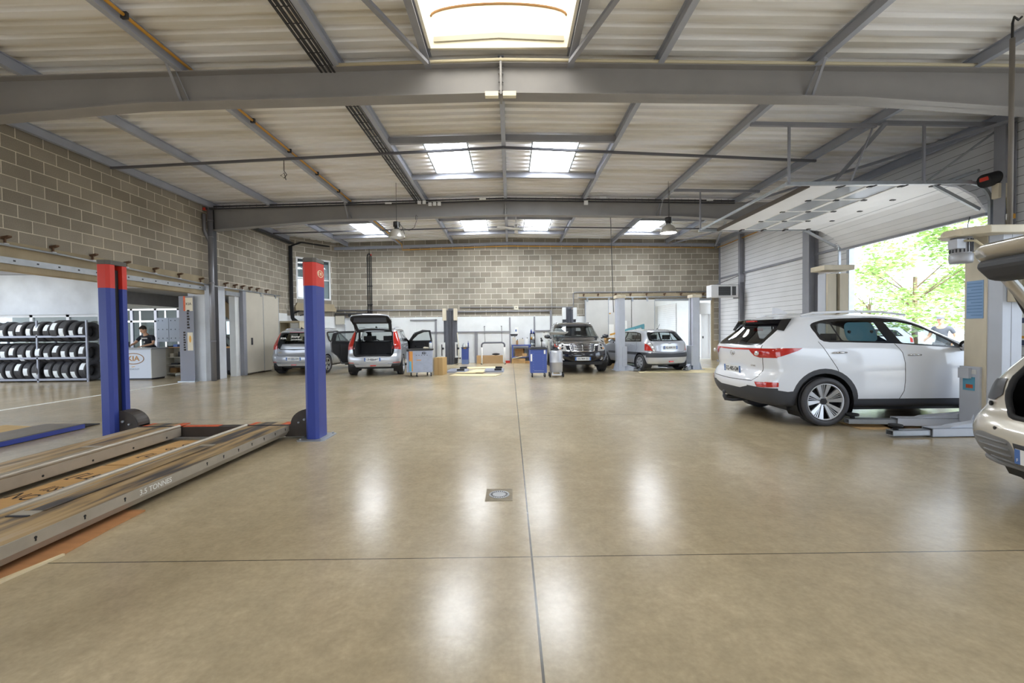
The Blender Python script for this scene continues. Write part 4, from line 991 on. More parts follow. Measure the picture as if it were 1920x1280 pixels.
b = MB(M_black); b.box(.5, -.7, .2, 3.9, .7, .26); b.cyl((.15, .45, .24), (.9, .45, .24), .04, 10); b.build('underbody', sp)
cabin(sp, 4.48, 2.05, 1.1, 3.1, .9, .5)
# teal sun shade sucked on the rear side glass, a blue toy behind the tailgate glass
M_teal = mat('teal_fabric', C(104, 162, 180), .7)
ss = thing('sun_shade', 'rounded teal sun shade with two suction cups inside the rear side window', 'sun shade', (5.17, 6.41, 1.365))
ss.rotation_euler = (radians(-20), 0, 0)
P = rounded([(-.22, -.15), (.22, -.15), (.235, .0), (.2, .15), (-.2, .15), (-.235, .0)], .12, 6)
b = MB(M_teal); b.prism(P, 1, .03, .036); b.build('fabric', ss)
for x in (-.165, .165): b = MB(M_black); b.cyl((x, .03, .0), (x, .012, .0), .024, 14, .016); b.build('suction_cup', ss)
# ---- two boxy silver hatchbacks at the back left
P_grey = paint('silver_grey_paint', C(176, 180, 188), .25, .35)
P_silver = paint('silver_paint', C(200, 204, 212), .25, .35)
P_black = paint('anthracite_paint', C(44, 46, 54), .18, .15)
P_beige = paint('champagne_paint', C(202, 196, 184), .25, .3)
def boxy(root, pm, plate, opened, sign):
    R_ = [(.40, .26, 3.8, .24, .72), (.13, .30, 4.08, .28, .83), (.05, .40, 4.16, .4, .87), (.02, .52, 4.195, .55, .895), (.03, .64, 4.18, .7, .90), (.08, .74, 4.12, .82, .90), (.095, .88, 3.85, .98, .895), (.11, 1.0, 3.55, 1.06, .885), (.15, 1.10, 3.3, 1.11, .865),
          (.23, 1.30, 2.88, 1.34, .785), (.30, 1.44, 2.6, 1.49, .735), (.38, 1.52, 2.42, 1.555, .69), (.5, 1.555, 2.3, 1.58, .62)]
    c = Car(root, 4.195, R_, pm, cr=.32, cf=.6, crown=.045, taper=.05)
    for sg in (1, -1): c.mark([(-.1, .1), (4.4, .1), (4.4, .36), (3.5, .30), (.9, .30), (.3, .40), (-.1, .42)], 'side', sides(sg), 1)
    c.mark([(-1, .1), (1, .1), (1, .43), (.6, .40), (-.6, .40), (-1, .43)], 'end', backs(), 1)
    c.arch(.745, .325, .37, .0, .895, plast=False); c.arch(3.345, .325, .37, .0, .895, plast=False)
    dlo = rounded([(.95, 1.20), (1.0, 1.43), (1.15, 1.50), (2.25, 1.53), (2.55, 1.45), (3.05, 1.12), (2.9, 1.06), (1.0, 1.12)], .06, 3)
    rpn = [(1.10, 1.17), (1.14, 1.44), (1.90, 1.47), (1.92, 1.13)]; fpn = [(2.0, 1.125), (2.0, 1.475), (2.25, 1.475), (2.5, 1.40), (2.86, 1.15), (2.83, 1.11)]
    door_f = [(1.97, .33), (1.96, 1.5), (2.3, 1.515), (2.6, 1.42), (2.98, 1.13), (3.0, .7), (2.95, .33)]
    door_r = [(1.03, 1.48), (1.95, 1.50), (1.95, .33), (1.32, .33), (1.17, .62), (.98, .78), (.96, 1.1)]
    gate = rounded([(-.60, .66), (.60, .66), (.66, .85), (.62, 1.1), (.58, 1.47), (-.58, 1.47), (-.62, 1.1), (-.66, .85)], .08)
    panes = {}
    for sg in (1, -1):
        c.mark(dlo, 'side', sides(sg, .1), 3)
        for nm, pl_ in (('f', fpn), ('r', rpn)): panes[(nm, sg)] = c.extract(rounded(pl_, .04, 3), 'side', sides(sg, .1), 'side_window', [M_glass])
        if not (opened and sg > 0): c.line(door_r + door_r[:1], 'side', sides(sg, .05))
        if not (opened and sg < 0): c.line(door_f + door_f[:1], 'side', sides(sg, .05))
    c.mark([(-.66, .98), (-.62, 1.08), (-.60, 1.46), (.60, 1.46), (.62, 1.08), (.66, .98), (.5, .88), (0, .85), (-.5, .88)], 'end', backs(.1, .9), 3)
    c.mark([(-.5, .90), (.5, .90), (.44, 1.06), (0, 1.075), (-.44, 1.06)], 'end', backs(.1, .9), 0)
    rw = c.extract(rounded([(-.52, 1.09), (.52, 1.09), (.5, 1.43), (-.5, 1.43)], .05), 'end', backs(.1, .9), 'rear_window', [M_privacy if not opened else M_glass])
    for sg in (1, -1):
        f1 = cut(c.bm, [(sg * .60, .90), (sg * .90, .86), (sg * .90, 1.48), (sg * .61, 1.47), (sg * .63, 1.1)], 'end', lambda f: f.normal.x < -.15 and f.calc_center_median().x < .6)
        f1 = [f for f in f1 if f.is_valid]
        c.extract(None, None, None, 'tail_light', [M_lampred], .006, faces=f1, delete=False)
        f2 = cut(c.bm, [(sg * .62, .435), (sg * .86, .435), (sg * .86, .46), (sg * .62, .455)], 'end', backs(.2))
        c.extract(None, None, None, 'reflector', [M_lampred], .004, faces=[f for f in f2 if f.is_valid], delete=False)
    if not opened: c.line(gate + gate[:1], 'end', backs(.1), .01)
    if opened:
        seal_pts = seal_line(c.bm, gate)
        fs = cut(c.bm, gate, 'end', backs(-.2, .9))
        g = c.extract(None, None, None, 'tailgate', [pm, M_inner, M_inner, M_inner, M_inner], 0, .05, keep=True, faces=[f for f in fs if f.is_valid])
        hinge = Vector((.36, 0, 1.49)); Rm = Matrix.Translation(hinge) @ Matrix.Rotation(radians(106), 4, 'Y') @ Matrix.Translation(-hinge)
        g.data.transform(Rm); rw.data.transform(Rm); rw.parent = g
        b = MB(M_inner); b.prism([(.14, .72), (.14, 1.05), (.24, 1.06), (.30, .70)], 1, -.5, .5); b.xf(None); o = b.build('inner_trim', g); o.data.transform(Rm)
        b = MB(M_black)
        for sg in (1, -1): b.cyl((.34, sg * .60, 1.40), (-.10, sg * .56, 1.72), .012, 8)
        b.build('gas_strut', g)
        # load bay
        b = MB(M_inner); b.box(.12, -.57, .66, .95, .57, .70); b.box(.12, -.60, .66, .95, -.57, 1.12); b.box(.12, .57, .66, .95, .60, 1.12); b.box(.86, -.57, .7, .95, .57, 1.1); b.build('load_bay', root)
        b = MB(M_rubber); b.tube(seal_pts, .018, 6, closed=True); b.build('boot_seal', root)
        for poly, sg, pane, hx, ang in ((door_f, -1, 'f', 2.97, -62), (door_r, 1, 'r', 1.95, 62)):
            fs = [f for f in cut(c.bm, poly, 'side', sides(sg, -.05)) if f.is_valid]
            d = c.extract(None, None, None, 'door', [pm, M_inner, M_inner, M_inner, M_inner], 0, .07, keep=True, faces=fs)
            Rm = Matrix.Translation((hx, sg * .87, 0)) @ Matrix.Rotation(radians(ang) * -1, 4, 'Z') @ Matrix.Translation((-hx, -sg * .87, 0))
            d.data.transform(Rm); p = panes[(pane, sg)]; p.data.transform(Rm); p.parent = d
            xa = min(q[0] for q in poly) + .1
            b = MB(M_inner); b.box(xa + .2, sg * .80, .42, hx - .12, sg * .74, 1.02); b.m(M_chrome); b.box(hx - .35, sg * .735, .86, hx - .25, sg * .73, .9); o = b.build('door_trim', d, bevel=.02); o.data.transform(Rm)
            b = MB(M_rubber); b.tube([(x, sg * (.86 if z < 1.1 else .86 - (z - 1.1) * .42), z) for x, z in poly], .014, 6, closed=True); o = b.build('door_seal', d); o.data.transform(Rm)
    c.extract(rounded([(-.62, 1.13), (.62, 1.13), (.55, 1.49), (-.55, 1.49)], .05), 'end', fronts(.1, 2.2), 'windscreen', [M_glass])
    c.finish()
    b = MB(mat('silver_skid', C(190, 192, 196), .35, .4)); b.prism([(-.56, .33), (.56, .33), (.62, .40), (-.62, .40)], 0, -.005, .06) if False else b.add([(.03, -.6, .40), (.03, .6, .40), (.06, .55, .31), (.06, -.55, .31), (.12, -.6, .40), (.12, .6, .40), (.14, .55, .31), (.14, -.55, .31)], [(0, 1, 2, 3), (4, 7, 6, 5), (0, 4, 5, 1), (3, 2, 6, 7), (0, 3, 7, 4), (1, 5, 6, 2)]); b.m(M_lampred); b.box(.025, -.09, .335, .05, .09, .365); b.build('skid_plate', root)
    for x in (.745, 3.345):
        for sg in (1, -1): wheel(root, x, sg * .785, .325, sg, 'five', .215, .22, spin=.3)
    number_plate(root, REARM(.02, .02 if opened else 0, .555, -.02), plate)
    for sg in (1, -1):
        if not opened or sg > 0: handle(root, 2.1, sg * .885, .93, sg, pm)
        if not opened or sg < 0: handle(root, 1.12, sg * .87, .95, sg, pm)
        if not (opened and sg < 0): mirror(root, 2.75, sg * .86, 1.12, sg, pm)
    b = MB(M_black); b.add([(.62, -.025, 1.6), (.8, -.025, 1.605), (.62, .025, 1.6), (.8, .025, 1.605), (.62, 0, 1.67)], [(0, 1, 4), (2, 4, 3), (0, 4, 2), (1, 3, 4), (0, 2, 3, 1)]); b.build('antenna_fin', root)
    rail(root, [(.7, .60, 1.575), (.85, .60, 1.605), (1.6, .60, 1.62), (2.2, .59, 1.60)], 1, pm)
    b = MB(M_black); b.box(.45, -.68, .22, 3.7, .68, .27); b.build('underbody', root)
    cabin(root, 4.195, 1.95, 1.05, 3.0, .87, .5)
    if not opened:
        b = MB(M_whitepaint); b.text('KIA', .085, REARM(.155, .40, 1.27, .38), sx=1.5, bold=.004); b.text('Bourny', .10, REARM(.165, -.02, 1.32, .38), bold=.005); b.text('AUTOMOBILES', .055, REARM(.145, -.06, 1.22, .38), bold=.003); b.build('window_lettering', root)
        b = MB(M_lampred); b.box(.285, -.25, 1.475, .32, .25, 1.49); b.build('brake_light', root)
        b = MB(mat('bronze_badge', C(176, 150, 96), .4)); b.text('SOUL', .05, REARM(.088, .5, .78), depth=.002); b.build('lettering', root)
s1 = thing('car', 'silver boxy hatchback with white lettering on its black rear window', 'car', (-7.50, 15.1, 0), radians(89)); boxy(s1, P_grey, 'W-083-GN', False, 1)
s2 = thing('car', 'silver boxy hatchback with its tailgate and side doors wide open', 'car', (-4.50, 14.3, 0), radians(96)); boxy(s2, P_silver, 'GB-025-WT', True, 1)

# ---- small silver hatchback on the far right lift
rio = thing('car', 'small silver hatchback between the far pair of grey lift columns', 'car', (5.45, 14.75, 0), radians(105))
rR = [(.40, .24, 3.6, .22, .68), (.12, .26, 3.88, .26, .78), (.05, .34, 3.96, .36, .82), (.01, .46, 3.99, .5, .842), (.0, .58, 3.98, .62, .847), (.05, .68, 3.9, .74, .847), (.07, .80, 3.6, .86, .842), (.08, .92, 3.3, .94, .83), (.12, 1.02, 3.05, .99, .80), (.26, 1.20, 2.65, 1.20, .70), (.38, 1.33, 2.3, 1.36, .64), (.48, 1.39, 2.1, 1.41, .59), (.6, 1.42, 2.0, 1.43, .52)]
c = Car(rio, 3.99, rR, P_silver, cr=.42, cf=.6, crown=.04, taper=.07)
c.arch(.66, .295, .335, .0, .84, plast=False); c.arch(3.16, .295, .335, .0, .84, plast=False)
for sg in (1, -1):
    c.mark([(.2, .56), (.32, .66), (2.9, .64), (2.9, .56), (1.0, .56)], 'side', sides(sg), 1)
    c.mark(rounded([(.62, 1.02), (.85, 1.30), (1.2, 1.36), (1.9, 1.37), (2.3, 1.27), (2.75, 1.0), (2.6, .98)], .04, 3), 'side', sides(sg, .1), 3)
    for pl_ in ([(.72, 1.04), (.90, 1.27), (1.02, 1.30), (1.02, 1.02)], [(1.06, 1.02), (1.06, 1.31), (1.65, 1.34), (1.72, 1.01)], [(1.80, 1.01), (1.75, 1.335), (1.95, 1.335), (2.28, 1.23), (2.6, 1.02)]):
        c.extract(rounded(pl_, .03, 3), 'side', sides(sg, .1), 'side_window', [M_glass])
    c.line([(1.0, .25), (.95, .6), (.82, .8), (.9, 1.0)], 'side', sides(sg)); c.line([(1.78, .25), (1.8, .6), (1.76, 1.0)], 'side', sides(sg))
c.mark([(-1, .49), (1, .49), (1, .66), (.5, .645), (0, .62), (-.5, .645), (-1, .66)], 'end', backs(.1, .4), 1)
c.mark(rounded([(-.68, 1.04), (.68, 1.04), (.58, 1.36), (-.58, 1.36)], .08), 'end', backs(.1, .9), 3)
c.extract(rounded([(-.60, 1.07), (.60, 1.07), (.52, 1.33), (-.52, 1.33)], .06), 'end', backs(.1, .9), 'rear_window', [M_glass])
c.line(rounded([(-.66, 1.04), (-.56, .68), (0, .64), (.56, .68), (.66, 1.04)], .05), 'end', backs(.1), .009)
for sg in (1, -1):
    P = [(sg * .54, .70), (sg * .86, .72), (sg * .86, 1.0), (sg * .76, 1.05), (sg * .66, .96), (sg * .57, .80)]
    f1 = [f for f in cut(c.bm, P, 'end', lambda f: f.normal.x < -.12 and f.calc_center_median().x < .7) if f.is_valid]
    t = c.extract(None, None, None, 'tail_light', [M_lampclr], .004, faces=f1, delete=False)
    P = [(sg * .63, .71), (sg * .86, .73), (sg * .86, .96), (sg * .78, .98), (sg * .68, .84)]
    f1 = [f for f in cut(c.bm, P, 'end', lambda f: f.normal.x < -.12 and f.calc_center_median().x < .7) if f.is_valid]
    c.extract(None, None, None, 'red_lens', [M_lampred], .008, faces=f1, delete=False, parent=t)
c.extract(rounded([(-.6, 1.01), (.6, 1.01), (.5, 1.36), (-.5, 1.36)], .05), 'end', fronts(.1, 1.9), 'windscreen', [M_glass])
c.finish()
for x in (.66, 3.16):
    for sg in (1, -1): wheel(rio, x, sg * .735, .295, sg, 'cover', .185, .19)
number_plate(rio, REARM(.045, 0, .82, .05), 'EQ-804-HX')
b = MB(M_chrome); kia_oval(b, REARM(.075, 0, .97), .12, M_chrome, .006); b.build('badge', rio)
b = MB(M_lampred); b.box(-.01, -.08, .33, .03, .08, .37); b.build('fog_lamp', rio)
b = MB(M_black); b.tube([(.16, .0, 1.10), (.15, .2, 1.11), (.16, .42, 1.09)], .012, 6); b.build('wiper', rio)
b = MB(M_black); b.cyl((.75, .05, 1.44), (.6, .05, 1.62), .006, 6); b.ball((.75, .05, 1.455), .025, 6); b.build('antenna', rio)
b = MB(M_black); b.box(.4, -.64, .2, 3.6, .64, .25); b.build('underbody', rio)
for sg in (1, -1): handle(rio, 1.12, sg * .825, .90, sg, P_silver); handle(rio, 1.92, sg * .83, .88, sg, P_silver); mirror(rio, 2.45, sg * .80, 1.0, sg, P_silver)
cabin(rio, 3.99, 1.8, .95, 2.75, .82, .42)

# ---- black off-roader facing the camera
rx = thing('car', 'black off-roader facing forward with a wide chrome barred grille', 'car', (2.47, 19.05, 0), radians(-91))
xR = [(.3, .34, 4.25, .34, .74), (.1, .38, 4.52, .36, .86), (.04, .48, 4.63, .42, .90), (.0, .6, 4.69, .54, .925), (.0, .72, 4.69, .66, .935), (.03, .84, 4.62, .82, .935), (.05, .96, 4.46, .97, .93), (.07, 1.06, 4.1, 1.06, .915), (.09, 1.14, 3.55, 1.14, .885), (.16, 1.38, 3.05, 1.40, .80), (.24, 1.58, 2.7, 1.63, .735), (.3, 1.66, 2.55, 1.69, .69), (.45, 1.69, 2.4, 1.72, .62)]
c = Car(rx, 4.69, xR, P_black, cr=.3, cf=.75, crown=.045, taper=.06, nf=2.3)
c.arch(.78, .38, .44, .0, .93, plast=False); c.arch(3.6, .38, .44, .0, .93, plast=False)
for sg in (1, -1):
    c.mark(rounded([(.35, 1.16), (.5, 1.55), (1.0, 1.6), (2.6, 1.6), (3.3, 1.16)], .05, 3), 'side', sides(sg, .1), 3)
    for pl_ in ([(.5, 1.2), (.6, 1.53), (1.1, 1.55), (1.1, 1.2)], [(1.2, 1.2), (1.2, 1.56), (2.0, 1.57), (2.05, 1.2)], [(2.15, 1.2), (2.1, 1.57), (2.55, 1.56), (3.05, 1.24), (3.02, 1.2)]):
        c.extract(rounded(pl_, .03, 3), 'side', sides(sg, .1), 'side_window', [M_glass])
    c.mark([(0, .3), (4.7, .3), (4.7, .36), (3.6, .42), (.8, .42), (0, .4)], 'side', sides(sg), 1)
c.extract(rounded([(-.70, 1.19), (.70, 1.19), (.60, 1.60), (-.60, 1.60)], .06), 'end', fronts(.1, 2.4), 'windscreen', [M_glass])
c.extract(rounded([(-.6, 1.2), (.6, 1.2), (.55, 1.55), (-.55, 1.55)], .06), 'end', backs(.1, 1), 'rear_window', [M_privacy])
gr = rounded([(-.37, .74), (.37, .74), (.43, .97), (-.43, .97)], .04)
c.extract(gr, 'end', fronts(.3), 'grille', [M_trimblk], .004, delete=False)
c.mark(rounded([(-.40, .46), (.40, .46), (.48, .58), (-.48, .58)], .04), 'end', fronts(.2), 3)
hl = []
for sg in (1, -1):
    P = rounded([(sg * .50, .74), (sg * .75, .75), (sg * .80, .82), (sg * .72, .96), (sg * .62, 1.03), (sg * .54, .9)], .03, 3)
    f1 = [f for f in cut(c.bm, P, 'end', fronts(.1, 3.5)) if f.is_valid]
    hl.append(c.extract(None, None, None, 'headlight', [M_lampclr], .006, faces=f1, delete=False))
def fx(y, z): return min((f.calc_center_median() for f in c.bm.faces if f.normal.x > .2 and f.calc_center_median().x > 3.5), key=lambda k: (k.y - y) ** 2 + (k.z - z) ** 2).x
hpos = [(sg, fx(sg * .66, .85), fx(sg * .62, .92)) for sg in (1, -1)]; gz = {z: (fx(0, z), fx(.2, z), fx(.38, z)) for z in (.74, .785, .83, .875, .92, .97)}; px_ = fx(0, .5); fogx = fx(.62, .5)
c.finish()
for (sg, xa, xb), o in zip(hpos, hl):
    b = MB(M_trimblk); b.ball((xa, sg * .64, .83), .05, 10); b.ball((xb, sg * .64, .93), .045, 10); b.m(M_lampamb); b.ball((xa - .03, sg * .72, .83), .03, 8); b.build('projector', o)
b = MB(M_chrome)
for z, (g0, g1, g2) in gz.items():
    w_ = .37 + .06 * (z - .74) / .23; b.tube([(g2 + .012, -w_, z), (g1 + .02, -.2, z), (g0 + .022, 0, z), (g1 + .02, .2, z), (g2 + .012, w_, z)], .012 if z not in (.74, .97) else .018, 6)
for sg in (1, -1): b.tube([(gz[z][2] + .012, sg * (.37 + .06 * (z - .74) / .23), z) for z in gz], .018, 6)
b.tube([(gz[z][0] + .02, 0, z) for z in gz], .014, 6); b.build('grille_bars', rx)
for sg in (1, -1):
    b = MB(M_lampclr); b.cyl((fogx - .03, sg * .62, .5), (fogx + .02, sg * .62, .5), .06, 16); b.build('fog_lamp', rx); mirror(rx, 3.05, sg * .90, 1.2, sg, P_black)
number_plate(rx, FRONTM(px_ + .03, 0, .50), 'AA-984-EG')
b = MB(M_chrome); b.box(4.33, -.05, 1.035, 4.36, .05, 1.05); b.text('W', .07, FRONTM(px_ + .03, 0, .66), depth=.002, sx=1.5); b.build('badge', rx)
rail(rx, [(.5, .62, 1.67), (.7, .62, 1.73), (2.0, .62, 1.74), (2.4, .61, 1.68)], 1, M_chrome)
b = MB(M_black); b.box(.3, -.7, .28, 4.3, .7, .34); b.prism([(-.6, .30), (.6, .30), (.68, .40), (-.68, .40)], 0, 4.2, 4.58); b.tube([(3.63, -.6, 1.19), (3.60, -.2, 1.2), (3.55, .3, 1.23)], .012, 6); b.build('underbody', rx)
for x in (.78, 3.6):
    for sg in (1, -1): wheel(rx, x, sg * .80, .375, sg, 'five', .255, .23)
cabin(rx, 4.69, 2.2, 1.2, 3.2, .9, .6)

# ---- champagne hatchback with open boot on the near right
cp = thing('car', 'champagne hatchback with its boot open and tailgate raised at the picture edge', 'car', (3.76, 3.02, 0), radians(-12))
kR = [(.45, .26, 3.7, .24, .70), (.20, .27, 3.98, .28, .80), (.08, .34, 4.08, .4, .84), (.02, .44, 4.10, .55, .865), (.0, .56, 4.08, .68, .872), (.04, .66, 4.02, .8, .872), (.10, .74, 3.8, .92, .87), (.13, .86, 3.5, .99, .865), (.17, .98, 3.2, 1.04, .835), (.30, 1.18, 2.75, 1.26, .74), (.42, 1.34, 2.4, 1.41, .67), (.52, 1.41, 2.2, 1.46, .61), (.62, 1.44, 2.1, 1.48, .54)]
c = Car(cp, 4.10, kR, P_beige, cr=.27, cf=.6, crown=.04, taper=.06, nr=4.2)
c.arch(.72, .325, .365, .0, .865, plast=False); c.arch(3.3, .325, .365, .0, .865, plast=False)
for sg in (1, -1):
    c.mark(rounded([(.7, 1.08), (.95, 1.34), (2.2, 1.41), (2.9, 1.06)], .05, 3), 'side', sides(sg, .1), 3)
    for pl_ in ([(1.15, 1.1), (1.2, 1.33), (1.75, 1.36), (1.8, 1.09)], [(1.9, 1.09), (1.86, 1.36), (2.2, 1.35), (2.7, 1.08)]): c.extract(rounded(pl_, .03, 3), 'side', sides(sg, .1), 'side_window', [M_glass])
    c.mark([(0, .2), (4.1, .2), (4.1, .3), (3.3, .3), (.5, .3), (0, .36)], 'side', sides(sg), 1)
M_bumpgrey = mat('grey_bumper_insert', C(128, 128, 130), .6)
c.mats.append(M_bumpgrey)
c.mark([(-1, .2), (1, .2), (1, .36), (.8, .33), (-.8, .33), (-1, .36)], 'end', backs(-.2), 1)
c.mark(rounded([(.28, .30), (.70, .29), (.80, .36), (.76, .50), (.62, .555), (.30, .53)], .06), 'end', backs(.1), 4)
c.mark(rounded([(-.30, .53), (-.62, .555), (-.76, .50), (-.80, .36), (-.70, .29), (-.28, .30)], .06), 'end', backs(.1), 4)
c.mark([(-.28, .30), (.28, .30), (.29, .52), (-.29, .52)], 'end', backs(.1), 1)
gate = rounded([(-.40, .70), (.40, .70), (.49, .82), (.51, 1.0), (.50, 1.36), (-.50, 1.36), (-.51, 1.0), (-.49, .82)], .1)
seal_pts = seal_line(c.bm, gate)
rib_pts = [[q for q in seal_line(c.bm, [(y, .50 - .05 * k) for y in (.34, .42, .5, .58, .66 - .02 * k)], .0)] for k in range(4)]
lip_pts = seal_line(c.bm, [(y, .31) for y in (.80, .74, .66, .55, .4, .2, 0, -.2, -.4, -.55, -.66, -.74, -.80)], -.004)
sens_pts = [Vector(q) for q in seal_line(c.bm, [(.46, .60), (.66, .77)], -.002)]
for sg in (1, -1):
    P = [(sg * .56, .855), (sg * .585, .985), (sg * .76, .965), (sg * .88, .93), (sg * .88, .80), (sg * .64, .80)]
    f1 = [f for f in cut(c.bm, P, 'end', lambda f: f.normal.x < -.1 and f.calc_center_median().x < .7) if f.is_valid]
    t = c.extract(None, None, None, 'tail_light', [mat('smoked_lamp', C(58, 58, 60), .35)], .006, faces=f1, delete=False)
    P = [(sg * .80, .80), (sg * .80, .95), (sg * .88, .93), (sg * .88, .80)]
    f1 = [f for f in cut(c.bm, P, 'end', lambda f: f.normal.x < -.1 and f.calc_center_median().x < .7) if f.is_valid]
    c.extract(None, None, None, 'red_lens', [M_lampred], .010, faces=f1, delete=False, parent=t)
fs = [f for f in cut(c.bm, gate, 'end', backs(-.2, 1.0)) if f.is_valid]
pb = [f for f in cut(c.bm, [(-.44, 1.02), (.44, 1.02), (.43, 1.31), (-.43, 1.31)], 'end', backs(-.2, 1.0)) if f.is_valid]
rw = c.extract(None, None, None, 'rear_window', [M_privacy], 0, faces=pb)
fs = [f for f in cut(c.bm, gate, 'end', backs(-.2, 1.0)) if f.is_valid]
g = c.extract(None, None, None, 'tailgate', [P_beige, P_beige, P_beige, P_beige, M_inner], 0, .045, keep=True, faces=fs)
hinge = Vector((.50, 0, 1.40)); Rm = Matrix.Translation(hinge + Vector((-.15, 0, .0))) @ Matrix.Rotation(radians(111), 4, 'Y') @ Matrix.Translation(-hinge)
g.data.transform(Rm); rw.data.transform(Rm); rw.parent = g
b = MB(M_plast); b.prism([(.17, .76), (.18, .98), (.27, 1.0), (.30, .88), (.24, .76)], 1, -.44, .44); o = b.build('inner_trim', g, bevel=.03); o.data.transform(Rm)
b = MB(M_black)
for sg in (1, -1): b.cyl((.45, sg * .58, 1.2), (.16, sg * .53, 1.72), .012, 8)
b.build('gas_strut', g)
b = MB(M_inner); b.box(.2, -.5, .62, 1.0, .5, .66); b.box(.3, -.56, .66, 1.0, -.52, .95); b.box(.3, .52, .66, 1.0, .56, .95); b.box(.95, -.56, .66, 1.02, .56, 1.1); b.build('load_bay', cp)
b = MB(M_rubber); b.tube(seal_pts, .022, 8, closed=True); b.build('boot_seal', cp)
c.extract(rounded([(-.6, 1.05), (.6, 1.05), (.5, 1.41), (-.5, 1.41)], .05), 'end', fronts(.1, 1.9), 'windscreen', [M_glass])
c.finish()
b = MB(M_bumpgrey)
for P in rib_pts: b.tube(P, .011, 6)
b.tube(lip_pts, .028, 8); b.build('bumper_ribs', cp)
b = MB(M_black); b.cyl(sens_pts[0], sens_pts[0] + Vector((-.006, 0, 0)), .014, 12); b.cyl(sens_pts[1], sens_pts[1] + Vector((-.012, .004, 0)), .02, 12); b.build('parking_sensor', cp)
number_plate(cp, REARM(-.005, 0, .43, -.03))
for x in (.72, 3.3):
    for sg in (1, -1): wheel(cp, x, sg * .76, .32, sg, 'five', .205, .205)
for sg in (1, -1): handle(cp, 1.0, sg * .86, .9, sg, P_beige); mirror(cp, 2.6, sg * .83, 1.05, sg, P_beige)
b = MB(M_black); b.box(.5, -.66, .22, 3.7, .66, .27); b.build('underbody', cp)
cabin(cp, 4.10, 1.9, 1.15, 2.9, .84, .45)
# ------------------------------------------------------------------ big sectional door, rolled up under the roof
def sgroup(name):
    r = bpy.data.objects.new(name, None); COL.objects.link(r); return struct(r)
def acryl():
    m = mat('door_acrylic', C(196, 202, 212), .08); m.node_tree.nodes['Principled BSDF'].inputs['Alpha'].default_value = .6; return m
d1 = sgroup('door_1'); d1['label'] = 'white sectional overhead door rolled up on its rails'
ya, yb = 8.72, 12.52; ZT = 4.24
M_seal = mat('door_rubber_seal', C(84, 76, 70), .8)
def panel(x0, x1, win=False):
    b = MB(M_clad2)
    if not win: b.box(x0, ya, ZT, x1, yb, ZT + .04)
    else:
        b.m(M_wtrim)
        for x in (x0, x1 - .05): b.box(x, ya, ZT, x + .05, yb, ZT + .04)
        for k in range(5):
            y = ya + (yb - ya - .06) * k / 4; b.box(x0, y, ZT, x1, y + .06, ZT + .04)
    o = b.build('panel', d1)
    if win:
        g = MB(acryl()); g.box(x0 + .02, ya + .02, ZT + .015, x1 - .02, yb - .02, ZT + .021); g.build('pane', o)
    h = MB(M_dark)
    for k in range(5):
        y = ya + .08 + (yb - ya - .16) * k / 4; h.box(x1 - .05, y - .03, ZT - .018, x1 + .05, y + .03, ZT)
    h.build('hinge', o)
    rl = MB(M_dark)
    for y in (ya - .03, yb + .03): rl.cyl((x1, y - .05, ZT - .01), (x1, y + .05, ZT - .01), .025, 10)
    rl.build('roller', o)
xs = [5.98, 6.62, 7.24, 7.86, 8.5]
for i in range(4): panel(xs[i], xs[i + 1], i in (1, 2))
b = MB(M_seal); b.box(5.93, ya, ZT - .03, 5.98, yb, ZT + .05); b.build('seal', d1)
b = MB(M_clad2); P = [(8.5, ZT), (8.9, ZT - .06), (9.25, ZT - .25), (9.5, ZT - .56), (9.54, ZT - .56), (9.29, ZT - .22), (8.92, ZT - .02), (8.5, ZT + .04)]; b.prism(P, 1, ya, yb); b.build('panel', d1)
b = MB(M_steel); b.box(9.48, ya, ZT - .62, 9.56, yb, ZT - .56); b.build('seal', d1)
for y in (ya - .08, yb + .08):
    b = MB(M_galv); b.box(5.45, y - .03, ZT - .02, 9.1, y + .03, ZT + .05)
    pts = [(9.1, ZT)] + [(9.1 + .4 * sin(t), ZT - .4 + .4 * cos(t)) for t in [pi / 2 * i / 8 for i in range(1, 9)]] + [(9.5, .05)]
    for (x0, z0), (x1, z1) in zip(pts, pts[1:]): b.bar((x0, y, z0), (x1, y, z1), .06, .05, up=(0, 1, 0))
    b.build('track', d1)
    b = MB(M_galv); b.bar((8.45, y + (.07 if y < 10 else -.07), ZT - .02), (9.35, y + (.07 if y < 10 else -.07), ZT - .5), .06, .05, up=(0, 1, 0)); b.build('strut', d1)
b = MB(M_galv); b.bar((5.5, ya - .1, ZT + .03), (5.5, yb + .1, ZT + .03), .05, .05); b.build('cross_rail', d1)
b = MB(M_steel)
for x in (5.5, 8.15): b.bar((x, ya - .1, ZT), (x, ya - .1, 5.4), .04, .04)
b.bar((5.5, yb + .1, ZT), (5.5, yb + .1, 5.4), .035, .035); b.bar((6.72, ya - .1, ZT + .05), (7.15, ya - .1, 5.35), .04, .02); b.build('hanger', d1)
b = MB(M_galv); b.bar((8.2, ya - .1, ZT + .02), (9.62, ya - .16, 5.3), .04, .03); b.build('hanger_brace', d1)
for y, x0, x1 in ((ya - .1, 4.75, 7.2), (ya - .1, 7.2, 9.6), (yb + .1, 4.75, 7.2)): struct(MB(M_steel).bar((x0, y, 5.42), (x1, y, 5.36), .07, .07).build('support_beam'))
b = MB(M_galv); b.cyl((9.45, ya + .1, 4.55), (9.45, yb - .1, 4.55), .03, 12); b.build('spring_shaft', d1)
op = thing('door_operator', 'black and red door motor box mounted at the head of the near post', 'motor', (9.3, 8.5, 4.1))
b = MB(M_black); b.cyl((-.1, 0, .12), (.2, 0, .2), .13, 20); b.m(mat('signal_red', C(206, 60, 44), .5)); b.box(-.12, -.1, .12, -.08, .06, .2); b.build('motor', op, bevel=.01)
